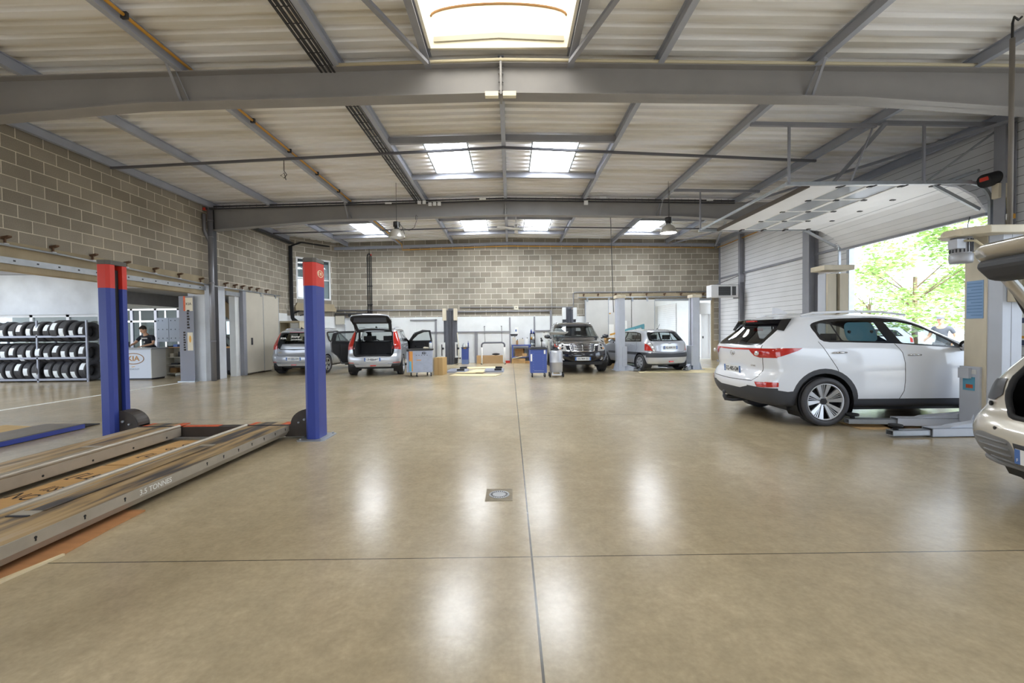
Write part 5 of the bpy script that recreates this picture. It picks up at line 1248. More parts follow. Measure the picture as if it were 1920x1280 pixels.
b = MB(M_lbeige); b.box(.08, -.1, -.22, .26, .02, .06); b.build('terminal_box', op, bevel=.008)
b = MB(M_cable); b.tube([(.17, -.05, -.2), (.2, -.1, -.5), (.27, -.1, -.8), (.22, -.12, -.62), (.3, -.1, -.45)], .012, 6); b.tube([(.25, -.08, .0), (.29, -.08, -.6), (.29, -.05, -2.5)], .014, 6); b.build('cable', op)
fl_ = thing('warning_lamp', 'small orange sticker box on the near door post', 'box', (9.5, 8.3, 3.48)); b = MB(M_wtrim); b.box(-.06, -.06, -.05, .0, .02, .06); b.m(mat('orange_sticker', C(224, 168, 70), .5)); b.box(-.05, -.066, -.04, .03, -.06, .05); b.build('box', fl_)
b = MB(M_dark); b.tube([(9.42, 8.95, 3.66), (9.38, 8.95, 3.5), (9.38, 8.95, 2.95)], .008, 6); tag(b.build('pull_chain'), 'thin dark pull chain hanging from the raised door edge', 'chain')

# ---- sliding fire doors
def bracket(b, M):
    k = b.cur
    b.xf(M); b.m(mat('rusty_bracket', C(104, 78, 58), .8)); b.prism([(-.05, .02), (.14, .05), (.14, .02), (-.05, -.035)], 0, -.035, .035); b.box(-.012, .03, -.10, .012, .06, .0); b.m(M_wtrim).box(-.04, .02, -.13, .04, .08, -.09); b.xf(None)
dl = sgroup('door_2'); dl['label'] = 'beige sliding fire door parked against the left wall'
M90 = Matrix.Rotation(-pi / 2, 4, 'Z')
b = MB(M_door); b.box(XL + .06, 15.35, .06, XL + .12, 16.42, 2.9); b.build('leaf', dl); b = MB(M_door); b.box(XL + .06, 16.44, .05, XL + .12, 17.5, 2.88); b.build('leaf', dl)
b = MB(M_galv); b.box(XL + .055, 16.415, .06, XL + .125, 16.445, 2.9); b.box(XL + .05, 17.5, .05, XL + .125, 17.53, 2.88); b.build('edge_strip', dl)
b = MB(M_dark); b.box(XL + .12, 15.62, 1.05, XL + .13, 15.72, 1.3); b.build('handle', dl)
b = MB(M_steel); b.box(XL, 15.16, 0, XL + .14, 15.34, 2.92); b.build('jamb', dl)
b = MB(M_galv)
for y0, y1, z0, z1 in ((1.5, 9.2, 3.16, 3.1), (9.2, 13.6, 3.1, 2.95), (13.6, 17.7, 2.95, 2.95)): b.cyl((XL + .10, y0, z0), (XL + .10, y1, z1), .022, 8)
b.build('track', dl)
for y in [2.2 + .85 * k for k in range(14)] + [14.4, 14.9, 15.3, 15.75, 16.2, 16.8]:
    z = 3.16 - .06 * (y - 1.5) / 7.7 if y < 9.2 else (3.1 - .15 * (y - 9.2) / 4.4 if y < 13.6 else 2.95)
    q = MB(); bracket(q, TR(XL, y, z + .13, rz=-pi / 2)); q.build('bracket', dl)
for y in (16.3, 17.3):
    b = MB(M_galv); b.box(XL + .08, y - .03, 2.82, XL + .14, y + .03, 2.95); b.build('hanger', dl)
b = MB(M_galv); b.box(XL + .012, 1.0, 2.78, XL + .05, 13.46, 2.9); b.m(M_dark)
for k in range(30): b.box(XL + .05, 1.3 + k * .41, 2.83, XL + .053, 1.34 + k * .41, 2.86)
struct(b.build('trim_5'), 'pale perforated guide strip under the left lintel')
b = MB(M_galv); b.box(XL + .012, 14.42, 2.72, XL + .05, 15.2, 2.86); struct(b.build('trim_6'))
dr = sgroup('door_3'); dr['label'] = 'grey sliding fire door beside the far doorway'
for x0, x1 in ((3.48, 4.5), (4.53, 5.56), (5.59, 6.62)): b = MB(M_doorg); b.box(x0, YB - .14, .05, x1, YB - .08, 2.82); b.build('leaf', dr)
b = MB(M_galv); b.box(3.44, YB - .145, .05, 3.48, YB - .07, 2.84); b.box(6.62, YB - .145, .05, 6.65, YB - .07, 2.84); b.box(4.5, YB - .15, .05, 4.53, YB - .09, 2.82); b.build('edge_strip', dr)
b = MB(M_galv); b.cyl((3.15, YB - .1, 2.95), (9.45, YB - .1, 2.93), .028, 8); b.box(6.7, YB - .06, 2.76, 9.3, YB - .02, 2.86); b.build('track', dr)
for x in (3.4, 4.06, 4.87, 5.55, 6.29, 7.12, 7.88, 8.9): q = MB(); bracket(q, TR(x, YB - .02, 3.06, rz=pi)); q.build('bracket', dr)
for x in (3.55, 4.55, 5.62, 6.3): b = MB(M_galv); b.box(x - .04, YB - .16, 2.74, x + .04, YB - .07, 2.92); b.build('hanger', dr)

# ------------------------------------------------------------------ room beyond the far doorway
wall('wall_annex', M_white, [(6.0, 24.6, 0, 6.9, 24.75, 3.4), (8.15, 24.6, 0, 11.5, 24.75, 3.4), (6.9, 24.6, 2.55, 8.15, 24.75, 3.4)])
wall('wall_annex_side', M_clad2, [(8.3, 21.9, 0, 8.36, 24.6, 2.75)])
wall('ceiling_annex', M_white, [(5.9, YB + T, 3.2, 11.5, 24.8, 3.3)])
wn = sgroup('window_21'); b = MB(M_wtrim)
for x in (6.9, 7.31, 7.72, 8.11): b.box(x, 24.58, 0, x + .04, 24.66, 2.55)
for z in (0, .85, 1.7, 2.51): b.box(6.9, 24.58, z, 8.15, 24.66, z + .05)
b.build('window_frame', wn); MB(glassmat('clear_glass')).box(6.9, 24.62, 0, 8.15, 24.625, 2.55).build('pane', wn)
dn = sgroup('door_4'); b = MB(M_wtrim); b.box(9.0, 20.9, 0, 9.08, 21.0, 2.7); b.box(9.62, 20.9, 0, 9.72, 21.0, 2.7); b.box(9.08, 20.9, 2.15, 9.62, 20.98, 2.7); b.build('door_frame', dn)
b = MB(M_wtrim); b.box(9.2, 21.02, .02, 9.62, 21.06, 2.65); b.m(M_dark); b.box(9.26, 20.99, 1.0, 9.3, 21.02, 1.1); b.build('leaf', dn)

# ------------------------------------------------------------------ tyre bay and reception beyond the left opening
wall('wall_tyre_bay', M_whiteroom, [(-19.5, 14.4, 2.14, -13.3, 14.65, 5.3), (-13.42, 14.3, 0, -12.95, 14.65, 5.3), (-19.5, 14.4, 0, -13.3, 14.65, .35), (-19.7, 2, 0, -19.5, 14.6, .9)], 'whitewashed concrete wall behind the tyre rack')
wn = sgroup('window_22'); b = MB(M_wtrim)
for k in range(6): b.box(-19.4 + k * 1.2, 14.46, .35, -19.3 + k * 1.2, 14.56, 2.14)
for z in (.35, 1.75, 2.06): b.box(-19.5, 14.46, z, -13.42, 14.56, z + .08)
b.build('window_frame', wn); MB(glassmat('clear_glass')).box(-19.5, 14.5, .35, -13.42, 14.505, 2.14).build('pane', wn)
wall('ceiling_reception', mat('grey_soffit', C(150, 150, 152), .8, noise=.08), [(-13.0, 13.9, 2.92, XL - .2, 20, 3.1), (-13.0, 13.9, 2.5, -12.9, 17.4, 2.95), (-12.95, 17.3, 2.48, XL - .2, 17.45, 3.0)], 'grey soffit above the reception')
wn = sgroup('window_23'); b = MB(M_steel)
for x in (-16.0, -15.05, -14.1, -13.2, -12.3, -11.4, -10.5): b.box(x, 17.4, 0, x + .1, 17.48, 2.48)
b.m(M_wtrim); b.box(-16, 17.4, 1.95, XL, 17.46, 2.02); b.box(-16, 17.4, 0, XL, 17.46, .1); b.box(-16, 17.4, 2.42, XL, 17.46, 2.48)
for x in (-14.7, -13.7, -12.9): b.box(x, 17.42, .1, x + .06, 17.46, 2.4)
b.build('window_frame', wn); MB(glassmat('clear_glass')).box(-16, 17.43, 0, XL - .2, 17.435, 2.48).build('pane', wn)
for z0, name in ((3.05, 'bay_beam'), (3.2, 'bay_beam')):
    b = MB(M_steel); b.bar((-19, 7.5 if z0 < 3.1 else 12.2, z0 + .05), (XL - .2, 7.5 if z0 < 3.1 else 12.2, z0 + .05), .18, .22); struct(b.build(name))
b = MB(M_white); b.box(-19.6, 2, 3.45, XL - .2, 14.5, 3.55); struct(b.build('ceiling_tyre_bay'), 'white soffit over the tyre bay')
b = MB(mat('white_floor_paint', C(226, 224, 216), .6, noise=.15, nscale=8)); b.box(-9.92, 2, .0005, -9.8, 14.6, .003); struct(b.build('floor_marking'), 'white line painted along the left wall')

for k, (x, y) in enumerate(((-15.5, 9.0), (-12.0, 9.0), (-15.5, 12.4), (-12.0, 5.5))):  # unseen glowing panes added under the bay ceiling to brighten it
    wn = sgroup('window_%d' % (30 + k)); MB(mat('added_bay_pane', (.9, .95, 1.0, 1), .4, emit=7.0)).box(x - .5, y - .8, 3.42, x + .5, y + .8, 3.44).build('pane', wn); b = MB(M_galv); b.box(x - .55, y - .85, 3.41, x - .5, y + .85, 3.45); b.box(x + .5, y - .85, 3.41, x + .55, y + .85, 3.45); b.build('frame', wn)
wall('ceiling_showroom', M_white, [(-20, 17.5, 3.0, XL - .2, 27, 3.1), (-20, 26.9, 2.25, XL - .2, 27, 3.0), (-20, 26.9, 0, XL - .2, 27, 1.45), (-20, 17.5, 0, -19.8, 27, 3.0), (XL - .3, 17.5, 0, XL - .2, 27, 3.0)], 'white ceiling of the showroom behind the glazing')
# ------------------------------------------------------------------ tyres on the rack
rk = thing('tyre_rack', 'three tier grey steel tyre rack in the side bay', 'rack', (-14.7, 13.95, 0))
M_rack = mat('rack_grey', C(150, 154, 168), .45, .3)
for x in (-3.1, -1.55, -.02, 1.52):
    for y in (-.28, .28): b = MB(M_rack); b.bar((x, y, 0), (x, y, 1.92), .045, .04); b.build('upright', rk)
for z in (.08, .75, 1.42):
    for y in (-.28, .28): b = MB(M_rack); b.box(-3.1, y - .02, z - .03, 1.52, y + .02, z + .03); b.build('shelf_beam', rk)
M_label = mat('tyre_label', C(226, 232, 238), .6, noise=.1, nscale=30)
def tyre_mesh(r, wd):
    h = wd / 2; g = []
    for c in (-.6, -.2, .2, .6): g += [(r, h * (c - .09)), (r - .008, h * (c - .06)), (r - .008, h * (c + .06)), (r, h * (c + .09))]
    b = MB(M_tyre); b.lathe([(r * .62, -h * .75), (r * .66, -h * .95), (r * .84, -h * 1.05), (r * .95, -h), (r * .99, -h * .82)] + g + [(r * .99, h * .82), (r * .95, h), (r * .84, h * 1.05), (r * .66, h * .95), (r * .62, h * .75), (r * .57, h * .6), (r * .57, -h * .6), (r * .62, -h * .75)], 36, Matrix.Rotation(pi / 2, 4, 'Y'))
    return b
protos = []
for r, wd in ((.30, .195), (.32, .205), (.345, .22)):
    o = tyre_mesh(r, wd).build('tyre'); n = 8; b = MB(M_label)
    a0, a1 = -.35, .35
    P = [(-wd * .33, -(r + .003) * cos(a0 + (a1 - a0) * i / n), (r + .003) * sin(a0 + (a1 - a0) * i / n)) for i in range(n + 1)]
    b.add(P + [(wd * .33, y, z) for _, y, z in P], [(i, i + 1, n + 2 + i, n + 1 + i) for i in range(n)]); l = b.build('sticker', o); protos.append((o, r))
ORD = ['first', 'second', 'third', 'fourth', 'fifth', 'sixth', 'seventh', 'eighth', 'ninth', 'tenth', 'eleventh', 'twelfth', 'thirteenth', 'fourteenth', 'fifteenth']
used = set()
for tier, z, n in (('top', 1.58, 14), ('middle', .90, 14), ('bottom', .345, 14)):
    x = 1.36
    for k in range(n):
        i = 2 if (tier == 'top' and k in (2, 3)) else (1 if tier != 'top' or k % 2 else 0)
        p, r = protos[i]
        if k == 5 and tier == 'bottom': x -= .12
        o = p if i not in used else copy_tree(p)
        used.add(i)
        o.location = (-14.7 + x, 13.95, z + (r - .32) * .6); o.rotation_euler = (R.uniform(-.5, .7), 0, R.uniform(-.04, .04) - .04)
        lab = 'black tyre with white sticker, %s from the right on the %s tier of the rack' % (ORD[k], tier)
        tag(o, lab, 'tyre', 'tyres on the rack'); x -= .27 if k != 1 or tier != 'top' else .29

# ------------------------------------------------------------------ reception counter and its clutter
ct = thing('reception_counter', 'white reception counter with a bronze oval logo on its front', 'counter', (-12.15, 14.4, 0))
M_ctr = mat('white_counter', C(206, 214, 228), .5); M_bronze = mat('bronze_logo', C(160, 116, 66), .4, .3)
b = MB(M_ctr); b.box(-.62, -.3, .05, .58, .3, .98); b.m(M_doorg); b.box(.58, -.3, .05, .6, .3, .98); b.m(M_dark); b.box(-.6, -.26, 0, .56, .28, .05); b.build('body', ct)
b = MB(mat('counter_top', C(150, 152, 158), .5)); b.box(-.66, -.36, .98, .66, .34, 1.02); b.build('counter_top', ct)
b = MB(M_bronze); M = FY(.02, -.303, .68); b.tube([M @ Vector((.34 * cos(t), .17 * sin(t), 0)) for t in [2 * pi * i / 32 for i in range(32)]], .012, 6, closed=True); b.text('KIA', .22, M, bold=.006, sx=1.15); b.m(M_orange); b.prism([(-.05, .42), (.05, .44), (.08, .43), (-.02, .405)], 1, -.305, -.3); b.m(mat('grey_lettering', C(120, 132, 156), .5)); b.text('CHEVROLET', .07, FY(.02, -.303, .34)); b.build('logo', ct)
def small(name, label, cat, loc, fn, group=None, rz=0):
    t = MB(); fn(t); o = t.build(name); o.location = loc; o.rotation_euler = (0, 0, rz); return tag(o, label, cat, group)
M_card = mat('cardboard', C(196, 160, 112), .85, noise=.08); M_cardd = mat('darker_cardboard', C(160, 122, 78), .85, noise=.1); M_paper = mat('paper_white', C(236, 236, 232), .8)  # two carton tones, one a darker brown
small('paper_sheet', 'white papers lying on the reception counter', 'paper', (-11.95, 14.3, 1.02), lambda t: t.m(M_paper).box(-.15, -.1, 0, .15, .1, .006), rz=.2)
small('monitor', 'small dark monitor at the left end of the reception counter', 'monitor', (-12.62, 14.42, 1.02), lambda t: t.m(M_black).box(-.12, -.02, .04, .1, .02, .2).box(-.03, -.03, 0, .03, .05, .04))
bd = thing('notice_board', 'pair of grey magnetic boards hung on the reception glazing', 'board', (-12.83, 16.5, 1.18))
for x0, x1 in ((-.46, -.01), (.01, .46)):
    b = MB(mat('grey_board', C(178, 182, 190), .6)); b.box(x0, 0, 0, x1, .03, .9); b.m(M_black)
    for k in range(8): b.cyl((x0 + .06 + .33 * R.random(), 0, .1 + .7 * R.random()), (x0 + .06 + .3 * R.random(), -.008, .1 + .7 * R.random()), .014, 8) if False else b.box(x0 + .06 + (k % 3) * .16, -.006, .12 + (k // 3) * .33, x0 + .09 + (k % 3) * .16, 0, .15 + (k // 3) * .33)
    b.build('panel', bd)
b = MB(M_rack)
for x in (-.4, .4): b.bar((x, .02, -1.18), (x, .02, .0), .04, .04)
b.build('stand', bd)
shl = thing('shelf_unit', 'low cream shelf unit with open compartments behind the counter', 'shelf', (-11.6, 15.3, 0))
M_shelf = mat('cream_shelf', C(212, 206, 190), .6)
b = MB(M_shelf)
b.box(-.45, 0, 0, -.42, .4, .98); b.box(.42, 0, 0, .45, .4, .98); b.box(-.42, .37, .05, .42, .39, .98); b.build('carcass', shl)
for z in (.08, .36, .64): b = MB(M_shelf); b.box(-.42, .01, z, .42, .38, z + .025); b.build('shelf_board', shl)
b = MB(mat('wood_top', C(176, 140, 96), .6)); b.box(-.5, -.03, .98, .5, .42, 1.01); b.build('worktop', shl)
for k, (x, z, w_, h, m, lb) in enumerate([(-.25, .105, .2, .17, M_cardd, 'brown carton at the left of the bottom shelf compartment'), (.12, .105, .26, .14, M_cardd, 'wide brown carton on the bottom shelf compartment'), (-.2, .385, .22, .06, M_dark, 'flat dark box on the middle shelf compartment'), (.15, .385, .16, .07, M_dark, 'small dark box right on the middle shelf compartment'), (-.28, .665, .12, .12, M_lbeige, 'small pale box on the upper shelf compartment'), (.1, .665, .3, .18, M_dark, 'dark box on the upper shelf compartment'),
        (-.15, 1.01, .14, .09, mat('blue_carton', C(96, 122, 186), .6), 'blue and white carton on the shelf unit top'), (.2, 1.01, .3, .09, M_cardd, 'brown tray box on the shelf unit top'), (-.38, 1.01, .1, .04, M_black, 'black gadget at the left of the shelf unit top')]):
    small('carton', lb, 'box', (-11.6 + x, 15.48, z), lambda t, w_=w_, h=h, m=m: t.m(m).box(-w_ / 2, -.1, 0, w_ / 2, .1, h), 'boxes on the reception shelf')
bn = thing('banner', 'grey roll-up banner with brand panels beside the white pier', 'banner', (-9.72, 13.3, 0))
b = MB(mat('banner_grey', C(128, 130, 142), .6)); b.box(-.3, 0, .03, .14, .012, 2.6); b.m(M_lbeige); b.box(-.1, -.004, 2.15, .12, 0, 2.55); b.box(-.06, -.004, .95, .1, 0, 1.5); b.m(M_flap); b.box(-.16, -.004, 2.15, -.1, 0, 2.6); b.m(M_orange); b.ball((.02, -.004, 1.3), .06, 8, (.6, .05, 1.8)); b.m(M_ink); b.text('KIA', .11, FY(.0, -.006, 2.36)); [b.box(-.06, -.006, 1.62 + k * .085, .02 - (k % 3) * .012, -.004, 1.67 + k * .085 + (k % 2) * .012) for k in range(7)]; [b.box(-.18, -.006, .95 + k * .075, -.11 - (k % 3) * .01, -.004, 1.0 + k * .075) for k in range(8)]; b.build('fabric', bn)
b = MB(M_galv); b.box(-.34, -.08, 0, .18, .1, .03); b.cyl((-.3, .02, 0), (-.3, .02, 2.6), .014, 8); b.build('base', bn)

# stairs and bin seen through the narrow left opening
st = thing('staircase', 'dark steel staircase with a curved tan stringer beyond the narrow opening', 'stairs', (-11.0, 16.6, 0))
b = MB(M_dark)
for k in range(9): b.box(-.7 + k * .2 - .13, -.4, .9 + (8 - k) * .2 - .9, -.7 + k * .2 + .13, .4, .93 + (8 - k) * .2 - .9)
b.build('tread', st); b = MB(M_dark)
for y in (-.42, .42): b.bar((-.9, y, 1.75), (1.0, y, .0), .05, .2)
b.build('stringer', st); b = MB(M_dark)
for dz in (.45, .9): b.bar((-.9, -.42, 1.7 + dz), (1.0, -.42, .05 + dz), .035, .035)
for k in range(4): b.bar((-.8 + k * .55, -.42, 1.5 - k * .5), (-.8 + k * .55, -.42, 2.5 - k * .5), .03, .03)
b.build('railing', st)
b = MB(mat('tan_panel', C(150, 128, 98), .7)); b.prism([(-.9, 2.9), (-.9, 2.45), (-.2, 2.25), (.35, 1.75), (.5, 1.45), (.6, 1.5), (.55, 2.0), (.2, 2.5), (-.3, 2.9)], 1, .5, .54); b.build('soffit_panel', st)
wb = thing('wheelie_bin', 'tall dark wheeled bin with a wooden board on top in the narrow opening', 'bin', (-10.15, 15.75, 0))
b = MB(mat('bin_plastic', C(62, 64, 74), .6)); b.prism([(-.27, -.3), (.27, -.3), (.27, .3), (-.27, .3)], 2, .08, .95); b.box(-.1, -.31, .1, -.06, -.3, .9); b.build('body', wb, bevel=.02)
b = MB(mat('wood_lid', C(196, 150, 96), .7)); b.box(-.32, -.34, .95, .32, .34, 1.0); b.build('lid', wb)
for x in (-.2, .2): b = MB(M_rubber); b.cyl((x - .03, -.26, .09), (x + .03, -.26, .09), .09, 16); b.build('wheel', wb)

# ------------------------------------------------------------------ trolleys in the middle of the far end
def caster(b, x, y, r=.06):
    b.m(M_rubber).cyl((x - .016, y, r), (x + .016, y, r), r, 14); b.m(M_galv).cyl((x - .018, y, r), (x + .018, y, r), r * .5, 10); b.box(x - .026, y - .02, r, x - .02, y + .03, r * 2.1); b.box(x + .02, y - .02, r, x + .026, y + .03, r * 2.1); b.box(x - .03, y - .03, r * 2.1, x + .03, y + .05, r * 2.25)
tt = thing('tool_trolley', 'grey steel tool trolley with coloured stickers beside the open hatchback', 'tool trolley', (-2.93, 14.3, 0), radians(8))
M_trol = mat('trolley_grey', C(164, 172, 190), .45, .2, noise=.1, nscale=6)
b = MB(M_trol); b.box(-.36, -.24, .14, .38, .24, .85); b.box(-.44, -.2, .14, -.36, .2, .82); b.build('cabinet', tt, bevel=.012)
b = MB(M_black); b.box(-.44, -.26, .85, .41, .26, .885); b.build('top_tray', tt)
b = MB(mat('orange_sticker2', C(212, 150, 80), .6)); b.box(-.35, -.246, .5, -.24, -.24, .82); b.m(mat('red_sticker', C(200, 60, 50), .6)); b.box(-.36, -.246, .55, -.34, -.242, .82); b.m(mat('sky_blue_sticker')if 'sky_blue_sticker' not in MATS else MATS['sky_blue_sticker']); b.box(-.35, -.246, .18, -.28, -.24, .5); b.m(MATS['orange_sticker2']); b.box(-.28, -.246, .18, -.24, -.24, .5); b.build('sticker', tt)
b = MB(M_chrome); kia_oval(b, FY(.12, -.246, .76), .13, M_black, .006); b.build('badge', tt)
b = MB(M_ink)
for k in range(5): b.box(-.14 + k * .085, -.244, .685, -.11 + k * .085, -.24, .7)
b.m(MATS['orange_sticker2']).box(-.12, -.244, .52, .02, -.24, .545); b.build('marking', tt)
for x in (-.33, -.12, .2, .33):
    q = MB(); caster(q, x, -.17 if x in (-.12, .33) else .15); q.build('caster', tt)
small('spray_can', 'white spray can on the right of the grey trolley top', 'can', (-2.62, 14.35, .885), lambda t: t.m(M_white).cyl((0, 0, 0), (0, 0, .2), .045, 14).m(M_platebl).cyl((0, 0, .2), (0, 0, .23), .025, 10))
small('rag_bundle', 'crumpled pale rags on the grey trolley top', 'rag', (-2.78, 14.3, .885), lambda t: t.m(M_lbeige).ball((0, 0, .035), .05, 8, (1.5, .9, .7)).ball((.07, .02, .03), .04, 8, (1.2, 1, .7)))
def carton(name, label, loc, sx, sy, sz, rz=0, m=None, flaps=0, group=None, open_=False, tape=True):
    t = thing(name, label, 'box', loc, rz, group); b = MB(m or M_card); b.box(-sx / 2, -sy / 2, 0, sx / 2, sy / 2, sz); b.build('carton', t)
    if tape: b = MB(mat('packing_tape', C(180, 146, 96), .4)); b.box(-.03, -sy / 2 - .002, 0, .03, sy / 2 + .002, sz + .002); b.build('tape', t)
    if flaps:
        for s in (-1, 1): b = MB(m or M_card); b.add([(-sx / 2, s * sy / 2, sz), (sx / 2, s * sy / 2, sz), (sx / 2, s * (sy / 2 + .12), sz + .09), (-sx / 2, s * (sy / 2 + .12), sz + .09), (-sx / 2, s * sy / 2, sz + .006), (sx / 2, s * sy / 2, sz + .006), (sx / 2, s * (sy / 2 + .12), sz + .096), (-sx / 2, s * (sy / 2 + .12), sz + .096)], [(0, 1, 2, 3), (4, 7, 6, 5), (0, 4, 5, 1), (2, 6, 7, 3), (0, 3, 7, 4), (1, 5, 6, 2)]); b.build('flap', t)
    return t
carton('cardboard_box', 'tall brown cardboard box standing beside the grey tool trolley', (-2.36, 14.75, 0), .3, .42, .58, radians(-12), mat('tan_carton', C(190, 158, 108), .8))
small('cream_carton', 'cream carton standing behind the grey tool trolley', 'box', (-2.57, 14.8, 0), lambda t: t.m(M_lbeige).box(-.07, -.12, 0, .1, .12, .56), rz=.1)
bc = thing('tool_cart', 'blue steel tool cart on casters beside the silver oil drainer', 'tool trolley', (.87, 13.65, 0))
M_cblue = mat('cart_blue', C(66, 86, 156), .4)
b = MB(M_cblue); b.box(-.26, -.22, .14, .25, .22, .86); b.box(-.16, -.226, .74, .14, -.22, .84); b.m(M_galv); b.box(-.15, -.226, .2, .16, -.22, .208)
for k in range(7): b.box(.13, -.226, .28 + k * .06, .14, -.22, .29 + k * .06); b.box(-.17, -.226, .24 + k * .08, -.16, -.22, .25 + k * .08)
b.build('cabinet', bc, bevel=.008)
b = MB(M_dark); b.box(-.28, -.24, .86, .27, .24, .90); b.box(-.22, -.18, .9, .23, .18, .93); b.build('top_tray', bc)
b = MB(M_paper); b.box(-.25, -.23, .5, -.2, -.222, .72); b.box(.16, -.227, .72, .21, -.222, .84); b.build('sticker', bc)
for x in (-.2, .19):
    for y in (-.16, .16): q = MB(); caster(q, x, y, .065); q.build('caster', bc)
small('grip_tool', 'black handled tool standing upright on the blue cart', 'tool', (.98, 13.6, .93), lambda t: t.m(M_black).cyl((0, 0, 0), (0, 0, .2), .014, 8).ball((0, 0, .2), .04, 8, (1, .7, 1)))
small('spray_bottle', 'clear spray bottle at the right of the blue cart top', 'bottle', (1.07, 13.72, .93), lambda t: t.m(M_wtrim).cyl((0, 0, 0), (0, 0, .16), .035, 12).cyl((0, 0, .16), (0, 0, .2), .015, 8).box(-.03, -.01, .2, .03, .01, .225))
small('spray_bottle', 'pale spray bottle just left of the clear one on the blue cart', 'bottle', (1.0, 13.78, .93), lambda t: t.m(M_wtrim).cyl((0, 0, 0), (0, 0, .15), .034, 12).cyl((0, 0, .15), (0, 0, .2), .014, 8))
od = thing('oil_drainer', 'silver mobile oil drainer with a wide funnel pan and clear bowl', 'oil drainer', (1.42, 13.6, 0))
M_tank = mat('silver_tank', C(196, 198, 204), .35, .4)
b = MB(M_tank).lathe([(.0, .14), (.18, .145), (.2, .17), (.205, .45), (.21, .455), (.205, .46), (.205, .75), (.19, .8), (.14, .825), (0, .83)], 28); b.m(M_dark); b.box(.17, -.12, .6, .21, -.11, .61); b.box(.17, -.12, .36, .21, -.11, .37); b.build('tank', od)
b = MB(M_dark); b.cyl((-.03, 0, .83), (-.03, 0, .87), .12, 16); b.ball((-.06, -.04, .93), .06, 8); b.m(MATS['signal_red']); b.tube([(-.04, -.08, 1.02), (-.04, -.09, .94), (.02, -.09, .93), (.04, -.09, .97)], .014, 6); b.m(M_chrome); b.cyl((.02, 0, .86), (.02, 0, 1.12), .018, 10); b.build('valve', od)
b = MB(glassmat('clear_bowl', (.86, .92, .96, 1), .9)); b.lathe([(.03, 1.08), (.08, 1.1), (.19, 1.17), (.195, 1.3), (.19, 1.31)], 24, Matrix.Translation((.08, 0, 0))); b.build('bowl', od)
b = MB(mat('pan_grey', C(176, 178, 178), .4, .3)).lathe([(.05, 1.31), (.2, 1.315), (.29, 1.36), (.31, 1.40), (.3, 1.405), (.28, 1.37), (.19, 1.33), (.05, 1.325)], 28, Matrix.Translation((.08, 0, 0))); b.build('pan', od)
b = MB(M_tank); b.box(-.15, -.2, .1, -.11, .2, .15); b.box(.11, -.2, .1, .15, .2, .15); b.box(-.15, -.21, .06, .15, -.19, .1); b.build('chassis', od)
for x in (-.2, .2):
    for y in (-.17, .17): b = MB(M_rubber); b.cyl((x - .02, y, .07), (x + .02, y, .07), .07, 14); b.build('wheel', od)

# ------------------------------------------------------------------ far wall
def wthing(name, label, cat, fn, loc=(0, 0, 0), group=None):
    t = MB(); fn(t); o = t.build(name); o.location = loc; return tag(o, label, cat, group)
M_stud = mat('grey_stud', C(140, 140, 146), .5)
for x0, z1, w_ in ((-1.57, 1.45, .14), (-.01, 2.08, .06), (1.12, 2.1, .07)): struct(wthing('trim_7', None, None, lambda t: t.m(M_stud).box(-w_ / 2, -.05, 0, w_ / 2, 0, z1), (x0, YB - .01, 0)) if False else MB(M_stud).box(x0 - w_ / 2, YB - .07, 0, x0 + w_ / 2, YB - .01, z1).build('trim_7'), 'grey steel stud on the white lower wall')
for x0, x1, z in ((-3.7, -.02, 1.43), (1.16, 1.85, 1.45), (-4.6, -3.36, 2.0), (-2.4, 1.9, 2.36)): struct(MB(M_stud).box(x0, YB - .06, z - .025, x1, YB - .01, z + .025).build('trim_8'), 'grey horizontal rail on the far wall')
for x0, z1 in ((-3.42, 2.03), (1.88, 2.38)): struct(MB(M_stud).box(x0 - .04, YB - .06, 0, x0 + .04, YB - .012, z1).build('trim_9'))
struct(MB(M_white).box(-5.3, YB - .03, 0, -4.35, YB - .012, 1.93).build('trim_10'), 'white board panel on the far wall behind the open hatchback')
cab = thing('blue_cabinet', 'narrow blue oil cabinet with bottles on top by the far wall', 'cabinet', (-2.02, 19.6, 0))
b = MB(M_cblue); b.box(-.15, -.15, .2, .15, .15, .72); b.m(mat('pale_blue', C(112, 130, 172), .5)); b.box(-.15, -.15, 0, .15, .15, .2); b.m(M_dark); b.box(-.17, -.17, .72, .17, .17, .745); b.m(M_orange); b.box(-.06, -.155, .68, .06, -.15, .72); b.build('body', cab)
small('bottle', 'white bottle on the blue oil cabinet', 'bottle', (-1.97, 19.55, .745), lambda t: t.m(M_paper).cyl((0, 0, 0), (0, 0, .12), .045, 12).cyl((0, 0, .12), (0, 0, .16), .018, 8), 'bottles on the blue cabinet')
small('bottle', 'thin blue bottle at the right edge of the blue oil cabinet', 'bottle', (-1.88, 19.55, .745), lambda t: t.m(M_cblue).cyl((0, 0, 0), (0, 0, .2), .025, 10).cyl((0, 0, .2), (0, 0, .28), .01, 8), 'bottles on the blue cabinet')
small('bottle', 'grey grease nozzle at the left edge of the blue oil cabinet', 'nozzle', (-2.12, 19.55, .745), lambda t: t.m(M_galv).cyl((0, 0, 0), (0, 0, .1), .03, 10).tube([(0, 0, .1), (.01, 0, .16), (.04, 0, .18)], .01, 6), 'bottles on the blue cabinet')
wf = thing('tube_frame', 'white and dark tubular barrier frame standing against the white wall', 'frame', (-.75, 19.1, 0))
for s in (-1, 1): b = MB(M_paper); b.cyl((s * .5, 0, .02), (s * .5, 0, .78), .034, 12); b.build('leg', wf); b = MB(M_rubber); b.cyl((s * .5, 0, 0), (s * .52, 0, .05), .036, 10); b.build('foot', wf)
